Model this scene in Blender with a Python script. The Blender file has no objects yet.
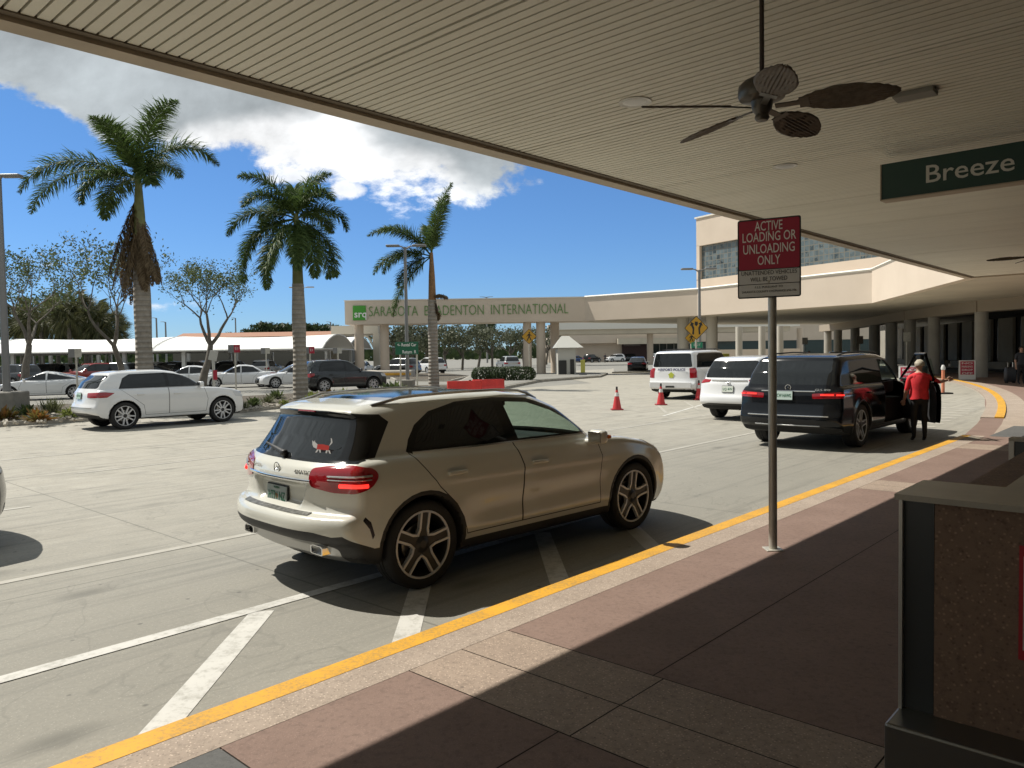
import bpy, bmesh, math, random
import numpy as np
from mathutils import Vector, Matrix, noise
from mathutils.bvhtree import BVHTree
PI = math.pi
R = math.radians
scene = bpy.context.scene
C = scene.collection
random.seed(7)

# ---------------------------------------------------------------- camera
FOC = 769.0; EYE = 1.8; PITCH = math.atan(29 / FOC); ROLL = -0.0155
cam_data = bpy.data.cameras.new('camera'); cam = bpy.data.objects.new('camera', cam_data); C.objects.link(cam)
cam_data.sensor_width = 36.0; cam_data.lens = 36.0 * FOC / 1024.0
cam_data.clip_start = 0.05; cam_data.clip_end = 6000
cam.matrix_world = Matrix.Translation((0, 0, EYE)) @ Matrix.Rotation(PI / 2 - PITCH, 4, 'X') @ Matrix.Rotation(ROLL, 4, 'Z')
scene.camera = cam

# ---------------------------------------------------------------- sun and sky
SUNV = Vector((-.686, .286, 1.0)).normalized()          # towards the sun
sun_el = math.asin(SUNV.z); sun_az = math.atan2(SUNV.x, SUNV.y)
sd = bpy.data.lights.new('sun', 'SUN'); sd.energy = 5.0; sd.angle = R(.53); sd.color = (1, .95, .86)
sun = bpy.data.objects.new('sun', sd); C.objects.link(sun)
sun.rotation_euler = (-SUNV).to_track_quat('-Z', 'Y').to_euler()
world = bpy.data.worlds.new('World'); scene.world = world; world.use_nodes = True
wt = world.node_tree; wt.nodes.clear()
scene.view_settings.view_transform = 'Standard'; scene.view_settings.look = 'None'
scene.view_settings.gamma = 1; scene.view_settings.exposure = 0.21


def wn(t, **k):
    n = wt.nodes.new(t)
    for a, b in k.items(): setattr(n, a, b)
    return n


def build_sky():
    L = wt.links.new
    out = wn('ShaderNodeOutputWorld'); bg = wn('ShaderNodeBackground'); bg.inputs[1].default_value = 0.105
    sky = wn('ShaderNodeTexSky', sky_type='NISHITA', sun_disc=False)
    sky.sun_elevation = sun_el; sky.sun_rotation = sun_az; sky.ozone_density = 2.6; sky.air_density = 1.0; sky.dust_density = 0.0
    tc = wn('ShaderNodeTexCoord'); sep = wn('ShaderNodeSeparateXYZ'); L(tc.outputs['Generated'], sep.inputs[0])

    def m(op, a, b=None, c=None, clamp=False):
        n = wn('ShaderNodeMath', operation=op); n.use_clamp = clamp
        for i, v in enumerate((a, b, c)):
            if v is None: continue
            if isinstance(v, (int, float)): n.inputs[i].default_value = v
            else: L(v, n.inputs[i])
        return n.outputs[0]

    def ramp(x, pts, interp='LINEAR'):
        r = wn('ShaderNodeValToRGB'); r.color_ramp.interpolation = interp
        el = r.color_ramp.elements
        el[0].position, el[0].color = pts[0][0], (pts[0][1],) * 3 + (1,)
        el[1].position, el[1].color = pts[-1][0], (pts[-1][1],) * 3 + (1,)
        for p, v in pts[1:-1]:
            e = el.new(p); e.color = (v, v, v, 1)
        L(x, r.inputs[0]); return r.outputs[0]
    y = m('MAXIMUM', sep.outputs[1], .05)
    u = m('DIVIDE', sep.outputs[0], y); v = m('DIVIDE', sep.outputs[2], y)
    comb = wn('ShaderNodeCombineXYZ'); L(m('MULTIPLY', u, 1.0), comb.inputs[0]); L(m('MULTIPLY', v, 1.5), comb.inputs[1])

    def nz(scale, detail, rough, off=0.0, dist=0.0):
        mp = wn('ShaderNodeMapping'); mp.inputs['Location'].default_value = (off, off * .7, off * .3); L(comb.outputs[0], mp.inputs[0])
        n = wn('ShaderNodeTexNoise'); n.inputs['Scale'].default_value = scale; n.inputs['Detail'].default_value = detail
        n.inputs['Roughness'].default_value = rough; n.inputs['Distortion'].default_value = dist
        L(mp.outputs[0], n.inputs['Vector']); return n.outputs['Fac']
    n1 = nz(4.5, 9, .62, 3.1, .15); n2 = nz(3.0, 5, .5, 8.3); n3 = nz(13, 6, .6, 1.7, .2)
    # the lower edge of the cloud bank, as v over u
    un = m('MULTIPLY_ADD', u, 1 / 1.6, .5, clamp=True)     # u -.8..8 -> 0..1
    P = lambda px, py: (min(max(((px - 512) / FOC) / 1.6 + .5, 0), 1), (355 - .0155 * (px - 512) - py) / FOC)
    edge = ramp(un, [P(-100, 60), P(0, 84), P(70, 104), P(105, 136), P(160, 160), P(250, 176), P(330, 188), P(400, 192), P(470, 190), P(530, 175), P(575, 110), P(700, -40)])
    d = m('SUBTRACT', v, edge)
    body = m('ADD', m('MULTIPLY', d, 7.0), m('MULTIPLY', m('SUBTRACT', n1, .5), 1.6))
    mask1 = ramp(m('ADD', body, .5, clamp=True), [(.46, 0), (.61, 1)], 'EASE')
    # small puffs
    def puff(px, py, rx, ry, amp=1.0):
        a, b = (px - 512) / FOC, (355 - .0155 * (px - 512) - py) / FOC
        q = m('ADD', m('POWER', m('MULTIPLY', m('SUBTRACT', u, a), FOC / rx), 2), m('POWER', m('MULTIPLY', m('SUBTRACT', v, b), FOC / ry), 2))
        return m('MULTIPLY', m('SUBTRACT', 1.0, q), amp)
    pf = puff(352, 192, 20, 15)
    for a in ((455, 185, 75, 20), (505, 180, 50, 24), (300, 175, 60, 16, .8), (20, 262, 46, 22, .6), (68, 300, 36, 14, .3), (160, 300, 60, 12, .2), (60, 232, 14, 5, .5), (75, 75, 95, 26, .4)):
        pf = m('MAXIMUM', pf, puff(*a))
    pbody = m('ADD', m('MULTIPLY', pf, .55), m('MULTIPLY', m('SUBTRACT', n3, .55), 2.2))
    mask2 = m('MULTIPLY', ramp(m('ADD', pbody, .2, clamp=True), [(.35, 0), (.75, .9)], 'EASE'), m('GREATER_THAN', pf, -.6))
    mask = m('MAXIMUM', mask1, mask2)
    # thick = grey inside, thin = bright rim
    thick = ramp(m('ADD', m('MULTIPLY', d, 5.2), m('MULTIPLY', m('SUBTRACT', n2, .5), 1.9), clamp=True), [(.0, 0), (.26, 1)], 'EASE')
    tex = m('MULTIPLY_ADD', n1, 1.9, .08)
    col = wn('ShaderNodeMix', data_type='RGBA'); L(thick, col.inputs['Factor'])
    col.inputs['A'].default_value = (8.9, 9.0, 9.1, 1); col.inputs['B'].default_value = (3.6, 3.95, 4.15, 1)
    mul = wn('ShaderNodeVectorMath', operation='SCALE'); L(col.outputs['Result'], mul.inputs[0]); L(tex, mul.inputs['Scale'])
    tint = wn('ShaderNodeValToRGB'); te = tint.color_ramp.elements; te[0].position = 0.0; te[0].color = (.40, .60, .95, 1); te[1].position = .42; te[1].color = (.48, .72, .94, 1)
    L(v, tint.inputs[0]); sk2 = wn('ShaderNodeMix', data_type='RGBA', blend_type='MULTIPLY'); sk2.inputs['Factor'].default_value = 1; L(sky.outputs[0], sk2.inputs['A']); L(tint.outputs[0], sk2.inputs['B'])
    mix = wn('ShaderNodeMix', data_type='RGBA'); L(mask, mix.inputs['Factor']); L(sk2.outputs['Result'], mix.inputs['A']); L(mul.outputs[0], mix.inputs['B'])
    L(mix.outputs['Result'], bg.inputs[0]); L(bg.outputs[0], out.inputs[0])


build_sky()


# ---------------------------------------------------------------- layout helpers
def ray(px, py):
    u = (px - 512) / FOC; v = (384 - py) / FOC
    c, s = math.cos(ROLL), math.sin(ROLL)
    a = u * c - v * s; b = u * s + v * c
    return Vector((a, math.cos(PITCH) + b * math.sin(PITCH), b * math.cos(PITCH) - math.sin(PITCH)))


def G(px, py, z=0.0):
    d = ray(px, py); t = (z - EYE) / d.z
    return Vector((d.x * t, d.y * t, z))


def at(px, py, Y):
    d = ray(px, py); t = Y / d.y
    return Vector((d.x * t, Y, EYE + d.z * t))


PHI = R(42.3)
DV = Vector((math.sin(PHI), math.cos(PHI), 0)); NV = Vector((-math.cos(PHI), math.sin(PHI), 0))
def fr(a, s, z=0.0): return DV * a + NV * s + Vector((0, 0, z))
ROAD_ROT = PI / 2 - PHI        # local x along the road


# ---------------------------------------------------------------- object helpers
def tag(o, label=None, cat=None, group=None, kind=None):
    if label: o['label'] = label
    if cat: o['category'] = cat
    if group: o['group'] = group
    if kind: o['kind'] = kind
    return o


def thing(name, label, cat, loc=(0, 0, 0), rotz=0.0, group=None):
    o = bpy.data.objects.new(name, None); C.objects.link(o)
    o.location = loc; o.rotation_euler = (0, 0, rotz); o.empty_display_size = .2
    return tag(o, label, cat, group)


def link_mesh(name, me, mats, parent=None):
    o = bpy.data.objects.new(name, me); C.objects.link(o)
    if mats is not None:
        for m in (mats if isinstance(mats, (list, tuple)) else [mats]): me.materials.append(m)
    if parent: o.parent = parent
    return o


class MB:
    def __init__(s): s.v = []; s.f = []; s.m = []; s.off = Vector((0, 0, 0))
    def add(s, vs, fs, mi=0):
        n = len(s.v); s.v += [tuple(v) for v in vs]; s.f += [tuple(i + n for i in f) for f in fs]; s.m += [mi] * len(fs)
        return s
    def box(s, c, d, rz=0.0, mi=0, M=None):
        x, y, z = d[0] / 2, d[1] / 2, d[2] / 2
        vs = [Vector((a, b, e)) for e in (-z, z) for a, b in ((-x, -y), (x, -y), (x, y), (-x, y))]
        if M is None: M = Matrix.Rotation(rz, 4, 'Z')
        vs = [M @ v + Vector(c) for v in vs]
        return s.add(vs, [(3, 2, 1, 0), (4, 5, 6, 7), (0, 1, 5, 4), (1, 2, 6, 5), (2, 3, 7, 6), (3, 0, 4, 7)], mi)
    def rbox(s, c, d, r=.02, rz=0.0, mi=0, M=None, seg=3):
        """box with rounded vertical-plan corners and softened top and bottom"""
        x, y, z = d[0] / 2, d[1] / 2, d[2] / 2
        r = min(r, x * .95, y * .95, z * .95)
        pl = []
        for (cx, cy, a0) in ((x - r, y - r, 0), (-x + r, y - r, 90), (-x + r, -y + r, 180), (x - r, -y + r, 270)):
            for k in range(seg + 1):
                a = R(a0 + 90 * k / seg); pl.append((cx, cy, math.cos(a), math.sin(a)))
        prof = [(-z, r * .6), (-z + r * .3, r * .2), (-z + r * .6, 0), (z - r * .6, 0), (z - r * .3, r * .2), (z, r * .6)]
        if M is None: M = Matrix.Rotation(rz, 4, 'Z')
        vs = []; n = len(pl)
        for zz, ins in prof:
            for (cx, cy, a, b) in pl: vs.append(M @ Vector((cx + a * (r - ins), cy + b * (r - ins), zz)) + Vector(c))
        fs = []
        for k in range(len(prof) - 1):
            for i in range(n): fs.append((k * n + i, k * n + (i + 1) % n, (k + 1) * n + (i + 1) % n, (k + 1) * n + i))
        fs.append(tuple(range(n))[::-1]); fs.append(tuple(range((len(prof) - 1) * n, len(prof) * n)))
        return s.add(vs, fs, mi)
    def prism(s, poly, z0, z1, mi=0, M=None):
        n = len(poly); M = M or Matrix.Identity(4)
        ar = sum(poly[i][0] * poly[(i + 1) % n][1] - poly[(i + 1) % n][0] * poly[i][1] for i in range(n))
        if ar < 0: poly = poly[::-1]
        vs = [M @ Vector((p[0], p[1], z0)) for p in poly] + [M @ Vector((p[0], p[1], z1)) for p in poly]
        fs = [tuple(range(n))[::-1], tuple(range(n, 2 * n))] + [(i, (i + 1) % n, n + (i + 1) % n, n + i) for i in range(n)]
        return s.add(vs, fs, mi)
    def sheet(s, pts, mi=0): return s.add(pts, [tuple(range(len(pts)))], mi)
    def tube(s, pts, rad, n=8, mi=0, cap=True):
        pts = [Vector(p) for p in pts]
        if not isinstance(rad, (list, tuple)): rad = [rad] * len(pts)
        vs = []; up = None
        for i, p in enumerate(pts):
            d = (pts[min(i + 1, len(pts) - 1)] - pts[max(i - 1, 0)])
            d = d.normalized() if d.length > 1e-9 else Vector((0, 0, 1))
            if up is None: up = Vector((0, 0, 1)) if abs(d.z) < .9 else Vector((1, 0, 0))
            a = d.cross(up).normalized() if d.cross(up).length > 1e-6 else Vector((1, 0, 0))
            b = a.cross(d).normalized(); up = b
            for k in range(n):
                t = 2 * PI * k / n; vs.append(p + (a * math.cos(t) + b * math.sin(t)) * rad[i])
        fs = []
        for i in range(len(pts) - 1):
            for k in range(n): fs.append((i * n + k, (i + 1) * n + k, (i + 1) * n + (k + 1) % n, i * n + (k + 1) % n))
        if cap: fs += [tuple(range(n)), tuple(range((len(pts) - 1) * n, len(pts) * n))[::-1]]
        return s.add(vs, fs, mi)
    def lathe(s, prof, n=24, M=None, mi=0, closed=False, cap=True):
        """prof: (r,z) revolved about z"""
        M = M or Matrix.Identity(4); vs = []; fs = []
        for r, z in prof:
            for k in range(n): a = 2 * PI * k / n; vs.append(M @ Vector((r * math.cos(a), r * math.sin(a), z)))
        K = len(prof)
        for i in range(K if closed else K - 1):
            j = (i + 1) % K
            for k in range(n): fs.append((i * n + k, i * n + (k + 1) % n, j * n + (k + 1) % n, j * n + k))
        if not closed and cap:
            if prof[0][0] > 1e-6: fs.append(tuple(range(n))[::-1])
            if prof[-1][0] > 1e-6: fs.append(tuple(range((K - 1) * n, K * n)))
        return s.add(vs, fs, mi)
    def build(s, name, mats, parent=None, smooth=False, world=False, fix=False):
        me = bpy.data.meshes.new(name); off = Vector((0, 0, 0))
        if world and parent is not None: off = Vector(parent.location)
        vs = [(v[0] - off.x, v[1] - off.y, v[2] - off.z) for v in s.v] if world else s.v
        me.from_pydata(vs, [], s.f)
        o = link_mesh(name, me, mats, parent)
        if max(s.m or [0]) > 0: me.polygons.foreach_set('material_index', s.m)
        if fix:
            bm = bmesh.new(); bm.from_mesh(me); bmesh.ops.remove_doubles(bm, verts=bm.verts, dist=1e-5)
            bmesh.ops.recalc_face_normals(bm, faces=bm.faces); bm.to_mesh(me); bm.free()
        if smooth: set_smooth(me, 35 if smooth is True else smooth)
        me.update(); return o


def set_smooth(me, ang=35):
    me.polygons.foreach_set('use_smooth', [True] * len(me.polygons))
    if ang < 180: me.set_sharp_from_angle(angle=R(ang))


def struct(name, mb, mats, smooth=False):
    o = mb.build(name, mats, smooth=smooth); o['kind'] = 'structure'; return o


def text_mesh(txt, size, extrude=.001, align='CENTER', offset=0.0, space=1.0, shear=0):
    cu = bpy.data.curves.new('txt', 'FONT'); cu.body = txt; cu.size = size; cu.extrude = extrude
    cu.align_x = align; cu.align_y = 'CENTER'; cu.offset = offset; cu.space_character = space; cu.resolution_u = 3; cu.shear = shear
    o = bpy.data.objects.new('txt', cu); C.objects.link(o)
    dg = bpy.context.evaluated_depsgraph_get(); me = bpy.data.meshes.new_from_object(o.evaluated_get(dg))
    bpy.data.objects.remove(o); me.name = 'lettering'; me.materials.clear()
    return me


def text_obj(name, txt, size, mat, parent, M, width=None, **k):
    """lettering placed by matrix M (text lies in M's xy plane, reading along +x)"""
    me = text_mesh(txt, size, **k)
    if width:
        xs = [v.co.x for v in me.vertices]; w = max(xs) - min(xs)
        if w > 0:
            for v in me.vertices: v.co.x *= width / w
    me.transform(M); return link_mesh(name, me, mat, parent)


def frame(origin, right, up):
    r = Vector(right).normalized(); u = Vector(up).normalized(); n = r.cross(u).normalized(); u = n.cross(r)
    return Matrix(((r.x, u.x, n.x, origin[0]), (r.y, u.y, n.y, origin[1]), (r.z, u.z, n.z, origin[2]), (0, 0, 0, 1)))


def dup(o, parent=None, loc=None, rotz=None, label=None, group=None, cat=None, swap=None, scale=None):
    c = o.copy(); C.objects.link(c)
    if parent is not None: c.parent = parent
    if loc is not None: c.location = loc
    if rotz is not None: c.rotation_euler = (0, 0, rotz)
    if scale is not None: c.scale = scale
    if label: c['label'] = label
    if group: c['group'] = group
    if cat: c['category'] = cat
    if swap and c.type == 'MESH':
        for sl in c.material_slots:
            if sl.material and sl.material.name in swap:
                nm = swap[sl.material.name]; sl.link = 'OBJECT'; sl.material = nm
    for ch in list(o.children): dup(ch, c, swap=swap)
    return c


# ---------------------------------------------------------------- materials
MATS = {}
def mat(name, col=(.5, .5, .5), rough=.6, metal=0.0, spec=.5, coat=0.0, var=0.0, vscale=8.0, bump=0.0, bscale=60.0, emit=None, estr=1.0, trans=0.0, rvar=0.0, flake=0):
    if name in MATS: return MATS[name]
    m = bpy.data.materials.new(name); m.use_nodes = True; nt = m.node_tree; b = nt.nodes['Principled BSDF']; L = nt.links.new
    b.inputs['Base Color'].default_value = (*col, 1); b.inputs['Roughness'].default_value = rough
    b.inputs['Metallic'].default_value = metal; b.inputs['Specular IOR Level'].default_value = spec
    b.inputs['Coat Weight'].default_value = coat; b.inputs['Coat Roughness'].default_value = .03
    if trans: b.inputs['Transmission Weight'].default_value = trans
    if emit: b.inputs['Emission Color'].default_value = (*emit, 1); b.inputs['Emission Strength'].default_value = estr
    tc = None
    if var or bump or rvar:
        tc = nt.nodes.new('ShaderNodeTexCoord')
    if var or rvar:
        n = nt.nodes.new('ShaderNodeTexNoise'); n.inputs['Scale'].default_value = vscale; n.inputs['Detail'].default_value = 6; n.inputs['Roughness'].default_value = .6
        L(tc.outputs['Object'], n.inputs['Vector'])
        if var:
            r = nt.nodes.new('ShaderNodeValToRGB'); r.color_ramp.elements[0].position = .3; r.color_ramp.elements[1].position = .7
            r.color_ramp.elements[0].color = tuple(max(c * (1 - var), 0) for c in col) + (1,)
            r.color_ramp.elements[1].color = tuple(min(c * (1 + var), 1) for c in col) + (1,)
            L(n.outputs['Fac'], r.inputs[0]); L(r.outputs[0], b.inputs['Base Color'])
        if rvar:
            mm = nt.nodes.new('ShaderNodeMath'); mm.operation = 'MULTIPLY_ADD'; mm.inputs[1].default_value = rvar; mm.inputs[2].default_value = rough - rvar / 2
            L(n.outputs['Fac'], mm.inputs[0]); L(mm.outputs[0], b.inputs['Roughness'])
    if bump:
        n = nt.nodes.new('ShaderNodeTexNoise'); n.inputs['Scale'].default_value = bscale; n.inputs['Detail'].default_value = 5
        L(tc.outputs['Object'], n.inputs['Vector'])
        bp = nt.nodes.new('ShaderNodeBump'); bp.inputs['Strength'].default_value = bump; bp.inputs['Distance'].default_value = .01
        L(n.outputs['Fac'], bp.inputs['Height']); L(bp.outputs[0], b.inputs['Normal'])
    MATS[name] = m; return m


class NT:
    """small node helper for the bigger materials"""
    def __init__(s, name, rough=.8):
        s.m = bpy.data.materials.new(name); s.m.use_nodes = True; s.t = s.m.node_tree; s.b = s.t.nodes['Principled BSDF']; s.b.inputs['Roughness'].default_value = rough
        s.tc = s.t.nodes.new('ShaderNodeTexCoord'); MATS[name] = s.m
    def L(s, a, b): s.t.links.new(a, b)
    def map(s, scale=(1, 1, 1), rot=(0, 0, 0), loc=(0, 0, 0), src=None):
        n = s.t.nodes.new('ShaderNodeMapping'); n.inputs['Scale'].default_value = scale; n.inputs['Rotation'].default_value = rot; n.inputs['Location'].default_value = loc
        s.L(src or s.tc.outputs['Object'], n.inputs[0]); return n.outputs[0]
    def noise(s, vec, scale=5, detail=5, rough=.6, dist=0, out='Fac'):
        n = s.t.nodes.new('ShaderNodeTexNoise'); s.L(vec, n.inputs['Vector'])
        n.inputs['Scale'].default_value = scale; n.inputs['Detail'].default_value = detail; n.inputs['Roughness'].default_value = rough; n.inputs['Distortion'].default_value = dist
        return n.outputs[out]
    def vor(s, vec, scale=5, feature='F1', out='Distance'):
        n = s.t.nodes.new('ShaderNodeTexVoronoi'); n.feature = feature; s.L(vec, n.inputs['Vector']); n.inputs['Scale'].default_value = scale
        return n.outputs[out]
    def ramp(s, x, pts):
        r = s.t.nodes.new('ShaderNodeValToRGB'); el = r.color_ramp.elements
        cv = lambda c: (c, c, c, 1) if isinstance(c, (int, float)) else tuple(c) + (1,)
        el[0].position, el[0].color = pts[0][0], cv(pts[0][1]); el[1].position, el[1].color = pts[-1][0], cv(pts[-1][1])
        for p, c in pts[1:-1]:
            e = el.new(p); e.color = cv(c)
        s.L(x, r.inputs[0]); return r.outputs[0]
    def mix(s, f, a, b, mode='MIX'):
        n = s.t.nodes.new('ShaderNodeMix'); n.data_type = 'RGBA'; n.blend_type = mode
        for k, v in (('Factor', f), ('A', a), ('B', b)):
            if isinstance(v, (int, float)): n.inputs[k].default_value = v if k == 'Factor' else (v, v, v, 1)
            elif isinstance(v, tuple): n.inputs[k].default_value = v + (1,)
            else: s.L(v, n.inputs[k])
        return n.outputs['Result']
    def math(s, op, a, b=None, clamp=False):
        n = s.t.nodes.new('ShaderNodeMath'); n.operation = op; n.use_clamp = clamp
        for i, v in enumerate((a, b)):
            if v is None: continue
            if isinstance(v, (int, float)): n.inputs[i].default_value = v
            else: s.L(v, n.inputs[i])
        return n.outputs[0]
    def sep(s, vec):
        n = s.t.nodes.new('ShaderNodeSeparateXYZ'); s.L(vec, n.inputs[0]); return n.outputs
    def bump(s, h, strength=.3, dist=.01):
        n = s.t.nodes.new('ShaderNodeBump'); n.inputs['Strength'].default_value = strength; n.inputs['Distance'].default_value = dist
        s.L(h, n.inputs['Height']); s.L(n.outputs[0], s.b.inputs['Normal'])
    def col(s, c): s.L(c, s.b.inputs['Base Color'])
# ================================================================ GROUND
def concrete_road():
    n = NT('road_concrete', .85); rot = n.map(rot=(0, 0, -ROAD_ROT))
    big = n.noise(n.map(scale=(.12, .12, 1)), 1, 4, .6); fine = n.noise(rot, 35, 6, .7); mid = n.noise(rot, 2.2, 6, .65)
    st = n.noise(n.map(scale=(.35, 5.0, 1), src=rot), 1.2, 6, .7)
    # dark tyre-worn and stained zone close to the kerb lane
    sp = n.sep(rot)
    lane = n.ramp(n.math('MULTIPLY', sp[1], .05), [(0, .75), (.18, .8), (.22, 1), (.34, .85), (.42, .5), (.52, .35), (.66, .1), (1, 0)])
    base = n.ramp(mid, [(.25, (.33, .305, .25)), (.5, (.415, .385, .32)), (.75, (.47, .44, .37))])
    dark = n.mix(n.math('MULTIPLY', n.ramp(st, [(.35, 0), (.7, 1)]), .35), base, (.15, .145, .125))
    stn = n.ramp(n.noise(rot, 1.1, 7, .75, .5), [(.5, 0), (.72, 1)])
    c = n.mix(n.math('MULTIPLY', stn, .5), dark, (.13, .13, .11))
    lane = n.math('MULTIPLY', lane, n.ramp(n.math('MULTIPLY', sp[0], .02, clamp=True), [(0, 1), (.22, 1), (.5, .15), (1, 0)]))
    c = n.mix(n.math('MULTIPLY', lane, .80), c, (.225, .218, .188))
    c = n.mix(n.ramp(fine, [(.35, 0), (.7, .5)]), c, (.17, .165, .145))
    # pale aggregate specks and small dark spots
    v = n.vor(rot, 48); c = n.mix(n.math('MULTIPLY', n.ramp(v, [(.0, 1), (.25, 0)]), .45), c, (.52, .50, .44))
    tk = n.noise(n.map(scale=(.18, 7, 1), src=rot), 1.0, 4, .6); c = n.mix(n.math('MULTIPLY', n.ramp(tk, [(.52, 0), (.68, 1)]), .35), c, (.10, .10, .09))
    od = n.vor(n.map(scale=(.7, 1.6, 1), src=rot), .9); c = n.mix(n.math('MULTIPLY', n.ramp(n.math('ADD', od, n.math('MULTIPLY', fine, .12)), [(.10, 1), (.24, 0)]), .5), c, (.07, .07, .06))
    v2 = n.vor(rot, 3.1); c = n.mix(n.math('MULTIPLY', n.ramp(v2, [(.0, 1), (.035, 1), (.07, 0)]), .6), c, (.06, .06, .055))
    # slab joints, and a wandering crack
    br = n.t.nodes.new('ShaderNodeTexBrick'); n.L(n.map(loc=(1.2, .55, 0), src=rot), br.inputs['Vector']); br.offset = 0; br.inputs['Scale'].default_value = 1
    br.inputs['Brick Width'].default_value = 4.6; br.inputs['Row Height'].default_value = 3.65; br.inputs['Mortar Size'].default_value = .012; br.inputs['Mortar Smooth'].default_value = .4
    br.inputs['Color1'].default_value = (0, 0, 0, 1); br.inputs['Color2'].default_value = (.25, .25, .25, 1); br.inputs['Mortar'].default_value = (1, 1, 1, 1)
    c = n.mix(n.math('MULTIPLY', br.outputs['Color'], .10), c, (.22, .21, .18)); c = n.mix(n.math('MULTIPLY', br.outputs['Fac'], .5), c, (.07, .07, .06))
    w = n.noise(n.map(scale=(.25, .25, 1), src=rot), 1, 5, .6, .6); cr = n.ramp(n.math('ABSOLUTE', n.math('SUBTRACT', w, .5)), [(0, 1), (.0016, 0)])
    c = n.mix(n.math('MULTIPLY', cr, .22), c, (.08, .08, .07))
    # rougher raked surface further up the road
    n.col(c); n.bump(n.math('ADD', n.math('MULTIPLY', fine, .6), n.math('MULTIPLY', st, .6)), .35, .012)
    n.b.inputs['Roughness'].default_value = .78
    return n.m


def asphalt(name, c1, c2):
    n = NT(name, .9); a = n.noise(n.tc.outputs['Object'], .6, 6, .65); b_ = n.noise(n.tc.outputs['Object'], 60, 4, .7)
    c = n.ramp(a, [(.3, c1), (.7, c2)]); c = n.mix(n.ramp(b_, [(.3, .5), (.7, 0)]), c, tuple(x * .5 for x in c1)); n.col(c); n.bump(b_, .3, .01); return n.m


def paving(name, c1, c2, speck=.5, sc=120, stains=True):
    n = NT(name, .82); o = n.tc.outputs['Object']; a = n.noise(o, 1.6, 6, .65); f = n.noise(o, 55, 5, .7); v = n.vor(o, sc)
    c = n.ramp(a, [(.3, c1), (.7, c2)])
    c = n.mix(n.math('MULTIPLY', n.ramp(v, [(.05, 1), (.30, 0)]), speck), c, tuple(min(1, x * 1.9) for x in c2))
    v2 = n.vor(n.map(loc=(3, 5, 0)), sc * .8); c = n.mix(n.math('MULTIPLY', n.ramp(v2, [(.03, 1), (.25, 0)]), speck), c, tuple(x * .35 for x in c1))
    if stains:
        s = n.ramp(n.noise(n.map(loc=(9, 2, 0)), 3.2, 6, .7, .4), [(.60, 0), (.72, 1)]); c = n.mix(n.math('MULTIPLY', s, .35), c, tuple(x * .45 for x in c1))
    g_ = n.ramp(n.noise(n.map(loc=(4, 1, 0)), 28, 7, .75), [(.35, .55), (.5, 0), (1, 0)]); c = n.mix(n.math('MULTIPLY', g_, .7), c, tuple(x * .4 for x in c1))
    gm = n.ramp(n.vor(n.map(loc=(7, 3, 0)), 3.3), [(.02, 1), (.05, 0)]); c = n.mix(n.math('MULTIPLY', gm, .6), c, tuple(x * .3 for x in c1))
    n.col(c); n.bump(f, .35, .008); return n.m


M_ROAD = concrete_road()
M_LOT = asphalt('lot_asphalt', (.20, .195, .175), (.29, .28, .25)); M_GRASS = asphalt('verge', (.10, .12, .05), (.16, .16, .08))
M_PINK = paving('pink_paving', (.185, .122, .096), (.235, .16, .128), .3, 70)
M_SLATE = paving('slate_paving', (.085, .085, .082), (.115, .115, .11), .3, 70)
M_AGG = paving('aggregate_paving', (.26, .20, .155), (.34, .265, .205), .8, 52)
M_KERBC = paving('kerb_aggregate', (.30, .24, .19), (.38, .31, .25), .8, 52)
M_KERB = mat('kerb_concrete', (.32, .30, .26), .85, var=.25, vscale=3, bump=.3)
M_JOINT = mat('joint', (.03, .027, .022), .9)
def worn(name, col, base, amt=.5, sc=14):
    n = NT(name, .6); a = n.noise(n.tc.outputs['Object'], sc, 8, .75); b_ = n.noise(n.tc.outputs['Object'], 3, 5, .6)
    f = n.ramp(n.math('ADD', n.math('MULTIPLY', a, .7), n.math('MULTIPLY', b_, .3)), [(.36, amt), (.52, .05), (1, 0)])
    n.col(n.mix(f, n.ramp(b_, [(.3, tuple(x * .86 for x in col)), (.7, col)]), base)); return n.m
M_LINE = worn('road_paint', (.60, .59, .55), (.27, .26, .22), .85); M_FAINT = worn('worn_road_paint', (.42, .40, .35), (.33, .31, .26), 1.0, 9); M_YEL = worn('yellow_paint', (.72, .37, .025), (.30, .20, .08), .9, 42)

b = MB(); b.sheet([(-2500, -600, -.03), (2500, -600, -.03), (2500, 4000, -.03), (-2500, 4000, -.03)]); struct('ground', b, M_GRASS)
b = MB(); b.sheet([(-140, -40, -.012), (120, -40, -.012), (160, 420, -.012), (-160, 420, -.012)]); struct('parking_ground', b, M_LOT)
# the concrete drive
kerb_curve = [(-12, 3.70), (17.6, 3.70), (20.6, 4.05), (22.2, 4.28), (25, 4.7), (28, 5.3), (32, 6.05), (36, 7.05), (40, 8.15), (45, 9.85), (52, 12.85), (60, 17.0)]
road = [fr(a, s, 0) for a, s in kerb_curve]
b = MB(); b.sheet([fr(-30, 3.0), fr(64, 3.0), fr(110, 20), fr(130, 46), fr(60, 52), fr(38, 28), fr(-30, 27)]); struct('road', b, M_ROAD)

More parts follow.
